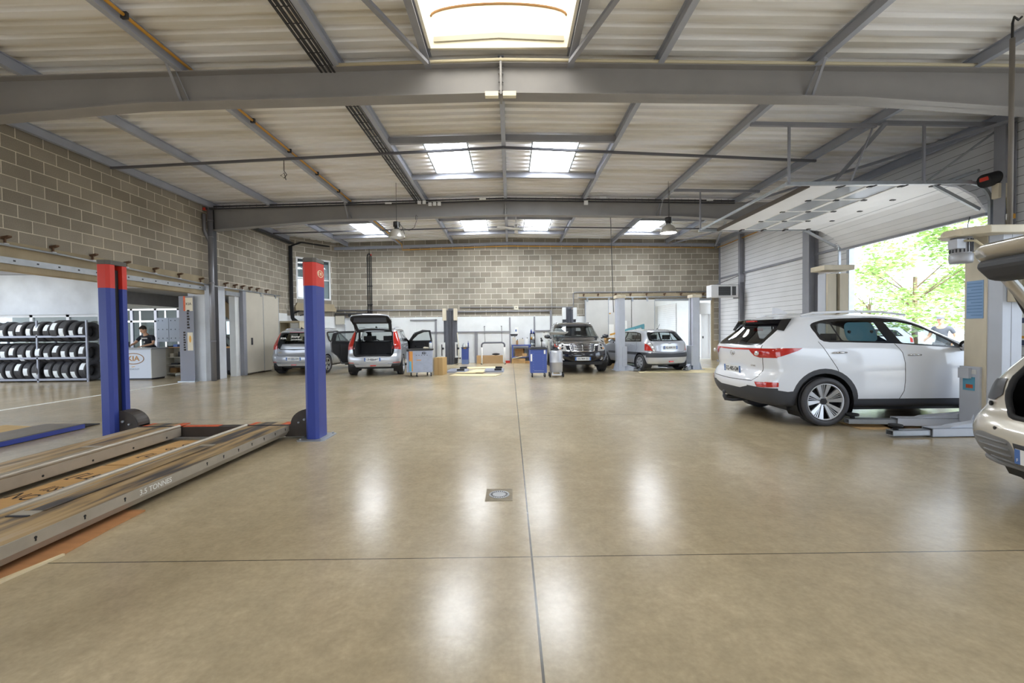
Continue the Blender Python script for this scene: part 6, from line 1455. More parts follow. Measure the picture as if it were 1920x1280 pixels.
b = MB(mat('dark_tube', C(96, 98, 108), .4)); b.tube([(-.5, 0, .75), (-.5, 0, .86), (-.46, 0, .92), (-.38, 0, .95), (.38, 0, .95), (.46, 0, .92), (.5, 0, .86), (.5, 0, .75)], .036, 10); b.build('top_rail', wf)
for i, x in enumerate((-1.16, -.38)): small('wall_rod', ('left', 'right')[i] + ' thin dark rod leaning on the white wall above the tube frame', 'rod', (x, YB - .04, .9), lambda t: t.m(M_dark).cyl((0, 0, 0), (-.02, 0, .78), .009, 6).box(-.05, -.01, .77, .01, .01, .79))
wc = thing('wrapped_panel', 'long low carton wrapped in clear film under the tube frame', 'box', (-.92, 19.75, 0)); b = MB(M_card); b.box(-.6, -.06, 0, .58, .06, .36); b.build('carton', wc); b = MB(glassmat('clear_film', (.95, .95, .93, 1), .95, .15)); b.box(-.4, -.065, -.0, .56, .065, .365); b.build('film', wc)
small('rubber_mat', 'rolled black rubber mat lying on the film wrapped carton', 'mat', (-.65, 19.75, .366), lambda t: t.m(M_rubber).ball((0, 0, .045), .05, 10, (3.6, 1, .9)))
small('plastic_basin', 'red plastic basin on the floor at the foot of the white wall', 'basin', (-.12, 19.9, 0), lambda t: t.m(MATS['signal_red']).prism([(-.1, -.08), (.1, -.08), (.1, .08), (-.1, .08)], 2, 0, .09).box(-.12, -.1, .09, .12, .1, .1))
# timber and ramps on the floor
M_ply = mat('pale_cardboard', C(226, 210, 168), .8, noise=.08)
for k, (P, z, lb) in enumerate([([(-2.0, 14.2), (-.5, 13.95), (-.3, 14.5), (-1.9, 14.75)], .002, 'pale flattened cardboard nearest the camera in the pile on the floor'), ([(-1.6, 15.0), (-.95, 14.9), (-.75, 16.1), (-1.25, 16.2)], .03, 'pale folded cardboard in the middle of the floor pile'), ([(-1.95, 16.9), (-.6, 16.9), (-.55, 17.8), (-2.0, 17.6)], .002, 'pale flattened cardboard farthest back in the floor pile'), ([(-1.9, 14.9), (-1.2, 14.85), (-1.2, 15.1), (-1.85, 15.2)], .02, 'small torn cardboard strip on the floor pile')]):
    b = MB(M_ply); b.prism(P, 2, z, z + .012); tag(b.build('cardboard_sheet'), lb, 'cardboard', 'cardboard on the far floor')
for (x, y, lb) in ((-1.95, 15.9, 'left grey wheel ramp plate in the floor pile'), (-.62, 15.9, 'right grey wheel ramp plate in the floor pile')):
    t = thing('ramp_plate', lb, 'ramp', (x, y, 0)); b = MB(M_rack); b.prism([(-.38, .0), (.38, .0), (.34, .05), (-.3, .05)], 1, -.6, .6); b.build('plate', t)
    for yy in (-.35, .6): b = MB(M_rubber); b.box(.05, yy - .1, .05, .3, yy + .1, .11); b.build('pad', t)
# bench alcove
wbn = thing('workbench', 'blue steel workbench in the alcove of the far wall', 'workbench', (.48, 19.85, 0))
b = MB(M_cblue); b.box(-.42, -.28, .78, .45, .28, .83); b.build('worktop', wbn)
for x in (-.38, .38):
    for y in (-.24, .24): b = MB(M_cblue); b.bar((x, y, 0), (x, y, .78), .06, .06); b.build('leg', wbn)
b = MB(M_cblue); b.box(-.4, -.25, .26, .4, .25, .29); b.build('shelf', wbn)
M_jug = mat('jug_plastic', C(206, 200, 186), .5)
def jug(x, w_, h, label, m=M_jug, y=19.8): small('jerry_can', label, 'canister', (x, y, .83), lambda t: t.m(m).box(-w_ / 2, -.08, 0, w_ / 2, .08, h * .8).prism([(-w_ / 2, h * .8), (w_ / 2, h * .8), (w_ * .3, h), (-w_ * .3, h)], 1, -.07, .07).m(M_dark).cyl((w_ * .25, 0, h), (w_ * .25, 0, h + .04), .02, 8), 'canisters on the blue workbench')
jug(.17, .17, .34, 'cream canister under the dark basin at the bench end'); jug(.31, .1, .2, 'small brown canister in the middle of the workbench', M_cardd); jug(.5, .26, .26, 'wide grey white canister on the workbench'); jug(.74, .12, .28, 'slim white canister at the right of the workbench', M_paper)
small('basin', 'dark grey basin resting on top of the cream canister', 'basin', (.17, 19.8, 1.215), lambda t: t.m(M_dark).prism([(-.14, 0), (.14, 0), (.18, .1), (-.16, .1)], 1, -.1, .1))
for k, (x, y, z, sx, sz, lb) in enumerate([(.35, 19.7, 0, .6, .2, 'large crushed carton on the floor beneath the workbench'), (.42, 19.85, .29, .38, .26, 'open brown carton on the lower shelf of the workbench'), (.62, 19.8, .29, .2, .14, 'small brown carton at the right of the lower bench shelf'), (.78, 19.6, 0, .2, .1, 'low brown carton by the right bench leg')]):
    carton('cardboard_box', lb, (x, y, z), sx, .3, sz, .15 * (-1) ** k, M_cardd if k % 2 else M_card, flaps=k == 1, group='cartons around the workbench', tape=False)
small('white_batten', 'pale batten leaning across the cartons under the workbench', 'batten', (.3, 19.5, .22), lambda t: t.m(M_ply).bar((-.22, 0, .0), (.22, -.02, .09), .06, .03))
rs = thing('bottle_rack', 'narrow dark rack of workshop bottles right of the workbench', 'rack', (1.02, 19.95, 0))
b = MB(M_dark)
for x in (-.1, .1): b.bar((x, 0, 0), (x, 0, 1.34), .03, .2, up=(0, 1, 0))
b.build('upright', rs)
for z in (.5, .78, 1.05, 1.32): b = MB(M_dark); b.box(-.11, -.1, z - .02, .11, .1, z); b.build('shelf', rs)
for k, (x, z, h, m, lb) in enumerate([(-.06, 1.32, .2, M_cblue, 'blue bottle on the topmost shelf of the bottle rack'), (.05, 1.32, .1, M_cblue, 'short blue can on the topmost shelf of the bottle rack'), (-.05, 1.05, .14, M_orange, 'orange tin on the second shelf of the bottle rack'), (.06, 1.05, .16, M_paper, 'white bottle on the second shelf of the bottle rack'), (-.04, .78, .12, M_paper, 'white round tub on the third shelf of the bottle rack'), (.05, .78, .12, M_galv, 'grey tin on the third shelf of the bottle rack')]):
    small('bottle', lb, 'bottle', (1.02 + x, 19.93, z), lambda t, h=h, m=m: t.m(m).cyl((0, 0, 0), (0, 0, h * .75), .038, 12).cyl((0, 0, h * .75), (0, 0, h), .018, 8), 'bottles on the dark rack')
small('long_tube', 'upright beige tube standing against the wall behind the blue cart', 'tube', (1.42, 20.0, 0), lambda t: t.m(M_jug).cyl((0, 0, 0), (0, 0, 1.05), .035, 10).m(M_dark).cyl((0, 0, 1.05), (0, 0, 1.13), .04, 10))
small('wall_notice', 'white printed notice on the wall behind the blue cart', 'notice', (1.6, YB - .02, 1.15), lambda t: t.m(M_paper).box(-.1, -.004, 0, .1, 0, .26).m(M_stud).box(-.07, -.006, .19, .0, -.004, .23).box(-.07, -.006, .05, .07, -.004, .06).box(-.07, -.006, .09, .07, -.004, .1))
small('wall_notice', 'small blue and white sticker on the wall above the workbench', 'sticker', (.3, YB - .02, 1.42), lambda t: t.m(M_paper).box(-.08, -.004, -.12, .08, 0, .2).m(M_platebl).box(-.06, -.006, .0, .0, -.004, .1))
# cartons, crane and panel between the off-roader and the lift
carton('cardboard_box', 'brown carton at the bottom of the stack beside the off-roader', (4.52, 19.35, 0), .62, .5, .5, .05, group='cartons behind the lift column')
carton('cardboard_box', 'open brown carton with a white sticker on top of the stack beside the off-roader', (4.5, 19.35, .5), .58, .46, .5, -.04, mat('mid_carton', C(178, 142, 92), .85), flaps=1, group='cartons behind the lift column')
small('leaning_board', 'tall white board leaning behind the left grey lift column', 'board', (5.16, 19.85, 0), lambda t: t.m(M_paper).box(-.15, 0, 0, .15, .03, 1.86))
small('leaning_board', 'narrow white board standing just left of the grey lift column', 'board', (4.6, 19.85, 0), lambda t: t.m(M_paper).box(-.11, 0, 0, .11, .03, 1.70))
ec = thing('engine_crane', 'teal engine crane with a raised boom behind the silver hatchback', 'crane', (5.84, 19.2, 0))
M_crane = mat('teal_crane', C(92, 150, 160), .45)
b = MB(M_crane); b.bar((0, 0, .05), (0, 0, 1.68), .1, .1); b.build('mast', ec); b = MB(M_crane); b.bar((.05, 0, 1.64), (-.95, 0, 1.36), .08, .12); b.m(M_orange); b.bar((-.95, 0, 1.36), (-1.45, 0, 1.24), .05, .07); b.build('boom', ec)
b = MB(M_dark); b.cyl((0, -.02, .8), (-.35, -.02, 1.5), .025, 10); b.build('ram', ec); b = MB(M_crane); b.bar((.1, -.3, .08), (-1.1, -.35, .08), .07, .08); b.bar((.1, .3, .08), (-1.1, .35, .08), .07, .08); b.bar((0, -.35, .08), (0, .35, .08), .08, .08); b.build('base', ec); b = MB(M_orange); b.ball((-.9, -.02, 1.22), .045, 8); b.m(M_dark).cyl((-.9, -.02, 1.25), (-.9, -.02, 1.36), .01, 6); b.build('hook', ec)
b = MB(M_ply); b.prism([(4.3, 14.5), (7.3, 14.2), (7.4, 16.0), (4.6, 16.2)], 2, .001, .006); tag(b.build('cardboard_sheet'), 'large pale floor covering beneath the silver hatchback', 'cardboard')
# cupboards at the back left
cbd = thing('wardrobe', 'tall beige metal wardrobe with an open front in the back left corner', 'wardrobe', (-8.86, 17.95, 0), radians(-10))
M_ward = mat('beige_metal', C(192, 180, 152), .5)
b = MB(M_ward); b.box(-.45, -.25, 0, -.42, .25, 1.95); b.box(.42, -.25, 0, .45, .25, 1.95); b.box(-.45, .22, 0, .45, .25, 1.95); b.box(-.45, -.25, 1.88, .45, .25, 1.95); b.box(-.45, -.25, 0, .45, .25, .08); b.box(-.02, -.2, .08, .0, .22, 1.88); b.build('carcass', cbd)
b = MB(M_doorg); b.box(.03, -.24, .1, .4, -.22, 1.86); b.build('door', cbd)
small('shoe_box', 'low white carton on the floor beside the beige sliding door', 'box', (-9.05, 17.1, 0), lambda t: t.m(M_shelf).box(-.22, -.14, 0, .3, .14, .2))
wbx = thing('wall_box', 'white electrical wall box on the far wall above the open hatchback', 'box', (-7.8, YB - .02, 1.84)); b = MB(M_shelf); b.box(-.2, -.1, 0, .2, 0, .38); b.m(M_galv); b.cyl((.22, -.03, -1.8), (.22, -.03, .6), .015, 6); b.build('box', wbx)
# electric heater and controls on the right
ht = thing('fan_heater', 'white box fan heater on brackets high on the right wall', 'heater', (8.75, 18.0, 2.73))
b = MB(M_wtrim); b.box(-.55, -.2, 0, .55, .25, .5); b.build('casing', ht, bevel=.015)
b = MB(M_black); b.box(-.25, -.205, .07, .46, -.2, .43); b.build('grille', ht)
for k in range(9): b = MB(M_galv); b.bar((-.25, -.215, .09 + k * .04), (.46, -.215, .09 + k * .04), .012, .006); b.build('louvre', ht)
b = MB(M_wtrim); b.box(.24, -.22, .07, .29, -.2, .43); b.build('louvre_post', ht)
b = MB(M_steel); b.bar((-.3, .1, .5), (.85, .1, .95), .03, .03); b.bar((.5, .1, -.02), (.85, .1, -.02), .05, .05); b.box(.72, -.02, .62, .9, .12, .95); b.bar((-.3, .1, .52), (.9, .1, .52), .04, .04); b.build('bracket', ht)
# ------------------------------------------------------------------ lamps, fan, cables, pipes
M_shade = mat('spun_aluminium', C(176, 172, 164), .35, .6)
def highbay(x, y, zb, lit, label):
    t = thing('pendant_lamp', label, 'lamp', (x, y, zb))
    b = MB(M_shade).lathe([(.235, 0), (.225, .05), (.19, .13), (.13, .2), (.075, .235), (.07, .23), (.12, .19), (.18, .12), (.215, .045), (.225, 0)], 28); b.build('lamp_shade', t)
    b = MB(M_black); b.cyl((0, 0, .23), (0, 0, .31), .065, 16); b.cyl((0, 0, .31), (0, 0, .44), .095, 16); b.m(M_galv); b.box(.05, -.1, .25, .075, -.09, .43); b.build('ballast_housing', t)
    b = MB(mat('lit_lamp_glass', (1, .98, .93, 1), .4, emit=14.0) if lit else mat('lamp_glass', C(206, 210, 216), .2)); b.cyl((0, 0, .012), (0, 0, .03), .215, 28); b.build('diffuser', t)
    b = MB(M_dark); b.cyl((0, 0, .44), (0, 0, roofz(x) + .01 - zb), .006, 6)
    b.tube([(.08, 0, .40), (.16, 0, .3), (.22, 0, .12), (.16, 0, .02), (.12, 0, .16), (.17, 0, .28), (.35, 0, .2), (.5, 0, .28), (.56, .0, .45), (.6, 0, .6), (.56, 0, .64), (.54, 0, .5)] if not lit else [(0.02, 0, .44), (.03, 0, 1.2)], .008, 6); b.build('cord', t)
highbay(-3.19, 12.5, 4.12, False, 'unlit metal high-bay pendant lamp with a looped cord')
highbay(4.54, 12.5, 4.17, True, 'lit metal high-bay pendant lamp near the overhead door')
cf = thing('ceiling_fan', 'white three bladed ceiling fan under the ridge beyond the second rafter', 'fan', (.24, 15.0, 4.92))
b = MB(M_wtrim); b.cyl((0, 0, .05), (0, 0, .6), .018, 10); b.cyl((0, 0, .0), (0, 0, .14), .06, 16); b.lathe([(0, -.03), (.1, -.02), (.12, .02), (.06, .05)], 20); b.box(-.07, -.07, .5, .07, .07, .62); b.build('motor', cf)
for k in range(3):
    a = .35 + 2 * pi * k / 3 - .9; M = Matrix.Rotation(a, 4, 'Z') @ Matrix.Rotation(.2, 4, 'X'); b = MB(M_wtrim).xf(M); b.prism([(.1, -.05), (.7, -.07), (.72, .07), (.1, .05)], 2, .0, .012); b.build('blade', cf)
# cable baskets and conduits
def pipe(name, label, pts, r, m, cat='pipe', n=8):
    b = MB(m); b.tube(pts, r, n); return tag(b.build(name), label, cat)
ctray = thing('cable_tray', 'dark wire cable tray running along the roof left of the ridge', 'cable tray', (-2.78, 0, 5.47))
b = MB(M_dark)
for x in (-.1, -.03, .04, .1): b.bar((x, -8, 0), (x, 13.7, 0), .03, .02)
for x in (-.1, .1): b.bar((x, -8, .06), (x, 13.7, .06), .008, .008)
for k in range(72): b.bar((-.11, -8 + k * .3, -.012), (.11, -8 + k * .3, -.012), .008, .008)
b.build('basket', ctray)
ct2 = thing('cable_tray', 'dark wire cable tray along the top of the second rafter', 'cable tray', (0, 13.62, 5.36))
b = MB(M_dark)
for a, c in (((-9.1, -.02), (-.1, .15)), ((-.1, .15), (7.0, .0))):
    for dz in (-.04, .03): b.bar((a[0], 0, a[1] + dz), (c[0], 0, c[1] + dz), .05, .035)
for k in range(78):
    x = -9.0 + k * .205; z = .15 - .0189 * abs(x + .1); b.bar((x, -.03, z - .07), (x, -.03, z + .06), .008, .008)
b.build('basket', ct2)
for k, x in enumerate((-5.0,)):
    t = thing('conduit', 'orange conduit clipped along the roof beam on the left', 'pipe', (-4.9, 0, 5.52)); b = MB(M_orange); b.cyl((0, -8, 0), (0, 13.7, 0), .022, 8); b.build('tube', t)
    b = MB(M_dark)
    for q in range(15): b.box(-.04, -6.9 + q * 1.4, -.04, .04, -6.86 + q * 1.4, .04)
    b.build('clip', t)
pipe('conduit', 'orange conduit dropping from the roof beam and along the top of the far wall', [(-4.9, 14.0, 5.5), (-4.9, 20.0, 5.46), (-4.9, 20.08, 5.42), (-4.88, 20.08, 5.2), (-.1, 20.08, 5.33), (9.4, 20.08, 5.16)], .02, M_orange)
pipe('conduit', 'orange conduit along the eave of the right wall', [(9.5, 20.0, 5.16), (9.6, 19.8, 5.18), (9.62, 14.1, 5.18)], .02, M_orange)
pipe('conduit', 'cream conduit along the top edge of the first rafter', [(-2.6, 6.76, 5.5), (-.1, 6.76, 5.56), (8.0, 6.76, 5.4)], .024, M_cable)
for x, lb in ((-.24, 'left pale light fitting under the ridge of the first rafter'), (.03, 'right pale light fitting under the ridge of the first rafter')):
    small('light_fitting', lb, 'light', (x, 6.74, 4.99), lambda t: t.m(M_cream).box(-.1, -.03, 0, .1, .05, .07))
for k, (x, z) in enumerate([(-2.75, 5.42), (-2.6, 5.42), (-2.42, 5.36), (-2.28, 5.37), (-2.14, 5.37)]):
    small('junction_box', 'small white junction box, %s from the left of the five on the second rafter' % ORD[k], 'junction box', (x, 13.58, z - .05), lambda t: t.m(M_wtrim).box(-.05, -.05, 0, .05, 0, .1), 'junction boxes on the second rafter')
small('junction_box', 'lone white junction box on the second rafter right of the ridge', 'junction box', (2.38, 13.58, 5.3), lambda t: t.m(M_wtrim).box(-.06, -.05, 0, .06, 0, .12))
for k, x in enumerate((-3.7, -.8, 2.9, 6.2)): small('cable_label', 'white label plate, %s from the left along the second rafter tray' % ORD[k], 'label', (x, 13.55, 5.38 + (.1 if k in (1, 2) else .0)), lambda t: t.m(M_wtrim).box(-.1, -.01, 0, .1, 0, .05), 'label plates on the cable tray')
# downpipe and thick cables
dp = thing('downpipe', 'grey metal downpipe with clamps beside the left column', 'pipe', (XL + .19, 13.52, 0)); b = MB(M_galv if False else mat('grey_downpipe', C(134, 134, 140), .35, .4)); b.cyl((0, 0, 0), (0, 0, 5.3), .075, 16)
for z in (1.2, 3.0, 4.4, 4.9): b.cyl((0, 0, z), (0, 0, z + .04), .082, 16)
b.tube([(-.12, -.1, 5.1), (-.12, -.08, 4.6), (-.05, -.03, 4.35), (0, 0, 4.2)], .05, 10); b.build('tube', dp)
cbn = thing('cable_bundle', 'thick bundle of black cables down the back left corner', 'cable', (XL + .12, 18.45, 0))
for k in range(5):
    b = MB(M_black); x = .03 * k; b.tube([(x + 1.0, 1.4, 5.35), (x + .3, .3, 5.32), (x, .0, 5.1), (x, 0, 2.6), (x + .02, .02, 2.1), (x + .1 + .05 * k, .1, 1.85)], .022, 8); b.build('cable', cbn)
b = MB(M_black); b.tube([(.1, .1, 2.3), (.25, .3, 2.42), (.5, .5, 2.42), (.72, .7, 2.2), (.8, .75, 1.75)], .03, 8); b.tube([(.3, .2, 2.2), (.5, .45, 2.3), (.75, .7, 2.05), (.85, .8, 1.7)], .02, 8); b.build('cable', cbn)
ct3 = thing('cable_tray', 'dark cable tray along the top of the left wall near the corner', 'cable tray', (XL + .2, 16.2, 5.2)); b = MB(M_dark); b.box(-.1, -2.1, 0, .1, 2.3, .05); b.box(-.1, -2.1, .05, -.09, 2.3, .1); b.build('basket', ct3)
pv = thing('pipe_drop', 'three dark vertical pipes with a red valve on the far wall', 'pipe', (-6.42, YB - .05, 2.36))
for x in (-.09, .0, .08): b = MB(M_black); b.cyl((x, 0, 0), (x, 0, 2.6), .022, 8); b.build('tube', pv)
b = MB(M_black); b.tube([(-.09, 0, 2.58), (-.06, 0, 2.68), (.0, 0, 2.7), (.08, 0, 2.58)], .03, 8); b.cyl((0, 0, 2.7), (0, 0, 3.0), .012, 8); b.m(MATS['signal_red']).box(.07, -.04, 2.6, .11, .0, 2.68); b.m(M_black).box(-.12, -.02, 1.2, .12, .03, 1.24).box(-.12, -.02, .35, .12, .03, .39); b.build('valve', pv)
pipe('wall_pipe', 'long dark horizontal pipe on the far wall left of the charcoal column', [(-8.0, YB - .04, 2.48), (-2.9, YB - .04, 2.45)], .028, M_stud)
pipe('wall_pipe', 'grey pipe along the far wall stepping up beside the sliding door', [(-2.3, YB - .05, 2.56), (2.9, YB - .05, 2.52), (2.92, YB - .05, 2.6), (2.92, YB - .05, 3.14), (3.0, YB - .05, 3.2), (9.3, YB - .05, 3.16)], .022, M_stud)
pipe('wall_pipe', 'slim vertical pipe up the middle of the far wall', [(1.93, YB - .04, .3), (1.93, YB - .04, 4.85)], .018, mat('pale_pipe', C(168, 166, 160), .4)); 
ct4 = thing('cable_tray', 'dark cable tray on the far wall behind the blue post', 'cable tray', (-7.1, YB - .1, 2.3)); b = MB(M_dark); b.box(-.9, -.06, 0, .8, .06, .05); b.box(-.3, -.05, -.12, -.22, .05, 0); b.build('basket', ct4)
small('socket_plate', 'square pale socket plate on the far wall pipe above the workbench', 'socket', (.29, YB - .03, 2.44), lambda t: t.m(M_shelf).box(-.1, -.05, -.02, .1, 0, .17).m(M_dark).box(-.02, -.055, .06, .02, -.05, .1))
pc = thing('pendant_controller', 'hanging cable with a white hose controller beside the left grey lift column', 'cable', (3.3, 14.0, 0))
b = MB(M_dark); b.cyl((-.06, 0, 5.0), (.0, 0, 2.5), .011, 6); b.tube([(-.06, 0, 5.0), (-.1, 0, 5.06), (-.17, 0, 5.05), (-.2, 0, 5.1)], .012, 6); b.cyl((0, 0, 2.5), (.02, 0, 2.0), .011, 6); b.build('cable', pc)
b = MB(M_wtrim); b.box(-.13, -.03, 1.98, -.02, .03, 2.38); b.m(M_orange).ball((-.1, 0, 1.97), .03, 8); b.m(M_galv).tube([(-.03, 0, 2.45), (-.1, 0, 2.5), (-.12, 0, 2.42), (-.06, 0, 2.4)], .012, 6); b.build('controller', pc)
pd = thing('power_drop', 'long grey pole dropping power from the roof to the near lift column', 'pole', (6.66, 5.82, 2.7)); b = MB(mat('brown_grey_pole', C(122, 116, 110), .5)); b.cyl((0, 0, 0), (0, 0, 2.5), .028, 10); b.build('pole', pd); b = MB(M_black); b.tube([(0, 0, 2.48), (.0, 0, 2.7), (.02, 0, 2.78), (.08, 0, 2.74), (.12, .0, 2.78)], .014, 8); b.build('cable', pd)
pipe('hanging_loop', 'thin dark cable with a small coil hanging from the left tie beam', [(-5.1, 10.05, 5.39), (-5.1, 10.05, 5.12), (-5.04, 10.05, 5.04), (-5.1, 10.05, 4.96), (-5.18, 10.05, 5.02), (-5.1, 10.05, 5.08), (-5.06, 10.05, 4.92)], .009, M_dark, 'cable')
small('alarm_box', 'small red alarm box at the head of the left column', 'alarm', (XL + .06, 13.5, 5.22), lambda t: t.m(MATS['signal_red']).box(-.03, -.06, 0, .05, .0, .08).m(M_dark).box(.05, -.05, .02, .3, 0, .08))

# floor drain, ladder, notice panel
fd = thing('floor_drain', 'square floor drain with a round slotted grate in the open floor', 'drain', (-.11, 3.76, 0))
b = MB(mat('drain_surround', C(150, 140, 122), .8, noise=.2, nscale=20)); b.prism([(-.115, -.14), (.115, -.14), (.115, .14), (-.115, .14)], 2, .0, .003); b.build('frame', fd)
b = MB(mat('drain_grate', C(158, 160, 164), .5, .3)); b.cyl((0, 0, .002), (0, 0, .006), .088, 32); b.m(M_black)
for k in range(22):
    a = 2 * pi * k / 22; b.bar((.058 * cos(a), .058 * sin(a), .0065), (.074 * cos(a), .074 * sin(a), .0065), .009, .002)
b.build('grate', fd)
for x0, x1, y0, y1, lb, rz in ((4.85, 5.5, 6.05, 6.5, 'flat cardboard piece on the floor under the crossover rear wheel', .05), (5.3, 5.85, 5.95, 6.35, 'second cardboard piece on the floor under the lift arm pads', -.2)):
    b = MB(M_card); b.prism([(-(x1 - x0) / 2, -(y1 - y0) / 2), ((x1 - x0) / 2, -(y1 - y0) / 2 - .05), ((x1 - x0) / 2 + .06, (y1 - y0) / 2), (-(x1 - x0) / 2 + .05, (y1 - y0) / 2)], 2, .001, .008); o = b.build('cardboard_sheet'); o.location = ((x0 + x1) / 2, (y0 + y1) / 2, 0); o.rotation_euler = (0, 0, rz); tag(o, lb, 'cardboard')
ld = thing('stepladder', 'aluminium stepladder standing behind the near lift column', 'ladder', (8.55, 6.1, 0), radians(20))
M_alu = mat('aluminium', C(192, 192, 190), .35, .6)
for x in (-.24, .24): b = MB(M_alu); b.bar((x, -.35, 0), (x * .75, 0, 1.75), .03, .07); b.build('rail', ld); b = MB(M_alu); b.bar((x, .4, 0), (x * .75, .02, 1.72), .03, .04); b.build('rear_leg', ld)
for k in range(6): b = MB(M_alu); z = .25 + k * .26; b.box(-.235 + .012 * k, -.35 + .2 * z - .04, z, .235 - .012 * k, -.35 + .2 * z + .05, z + .025); b.build('step', ld)
nb = thing('wall_poster', 'dark blue poster board with white cards on the right wall', 'notice', (XR - .02, 8.05, 1.05)); b = MB(mat('navy_panel', C(72, 80, 112), .5)); b.box(-.03, -.5, 0, 0, .28, .72); b.m(M_dark).box(-.035, -.5, .0, -.03, -.14, .72); b.m(M_paper).box(-.034, .05, .1, -.03, .2, .42).box(-.034, .05, .52, -.03, .2, .64); b.m(M_orange).box(-.036, .1, .13, -.034, .16, .18); b.build('panel', nb)
struct(MB(M_wtrim).box(XR - .06, 6.6, 1.80, XR, 8.35, 1.92).build('trim_11'), 'white ledge on the right wall')

# ------------------------------------------------------------------ people
def skin(V, E, name, root=0, sub=1):
    me = bpy.data.meshes.new(name); bm = bmesh.new(); ly = bm.verts.layers.skin.verify(); vs = []
    for p, r in V:
        v = bm.verts.new(p); v[ly].radius = (r, r) if not isinstance(r, tuple) else r; vs.append(v)
    vs[root][ly].use_root = True
    for a, c in E: bm.edges.new((vs[a], vs[c]))
    bm.to_mesh(me); bm.free(); o = bpy.data.objects.new(name, me); COL.objects.link(o)
    o.modifiers.new('skin', 'SKIN').use_smooth_shade = True; md = o.modifiers.new('sub', 'SUBSURF'); md.levels = sub; md.render_levels = sub
    dg = bpy.context.evaluated_depsgraph_get(); dg.update(); m2 = o.evaluated_get(dg).to_mesh()
    out = ([tuple(v.co) for v in m2.vertices], [tuple(p.vertices) for p in m2.polygons]); o.evaluated_get(dg).to_mesh_clear()
    bpy.data.objects.remove(o); bpy.data.meshes.remove(me); return out
M_skin = mat('skin', C(214, 168, 138), .6); M_hair = mat('dark_hair', C(56, 46, 40), .8, noise=.2, nscale=40); M_eye = mat('eye', C(40, 34, 32), .3); M_lip = mat('lips', C(176, 112, 100), .6)
def limb(V, E, pts, at):
    k = at
    for p in pts: V.append(p); E.append((k, len(V) - 1)); k = len(V) - 1
    return k
def hand(V, E, wrist, d, side):
    """palm and five bent fingers from vertex wrist, pointing along d"""
    w_ = Vector(V[wrist][0]); d = Vector(d).normalized(); s = Vector(side).normalized(); n = d.cross(s)
    V.append((tuple(w_ + d * .05), (.036, .02))); E.append((wrist, len(V) - 1)); pk = len(V) - 1
    for i, L in enumerate((.07, .08, .076, .06)):
        o = s * (-.03 + .02 * i); V.append((tuple(w_ + d * .09 + o), .0095)); E.append((pk, len(V) - 1)); a = len(V) - 1
        V.append((tuple(w_ + d * (.09 + L * .55) + o + n * .006), .0085)); E.append((a, len(V) - 1)); V.append((tuple(w_ + d * (.09 + L * .9) + o + n * .025), .0075)); E.append((len(V) - 2, len(V) - 1))
    V.append((tuple(w_ + d * .045 - s * .05 + n * .01), .0105)); E.append((pk, len(V) - 1)); V.append((tuple(w_ + d * .085 - s * .065 + n * .02), .0085)); E.append((len(V) - 2, len(V) - 1))
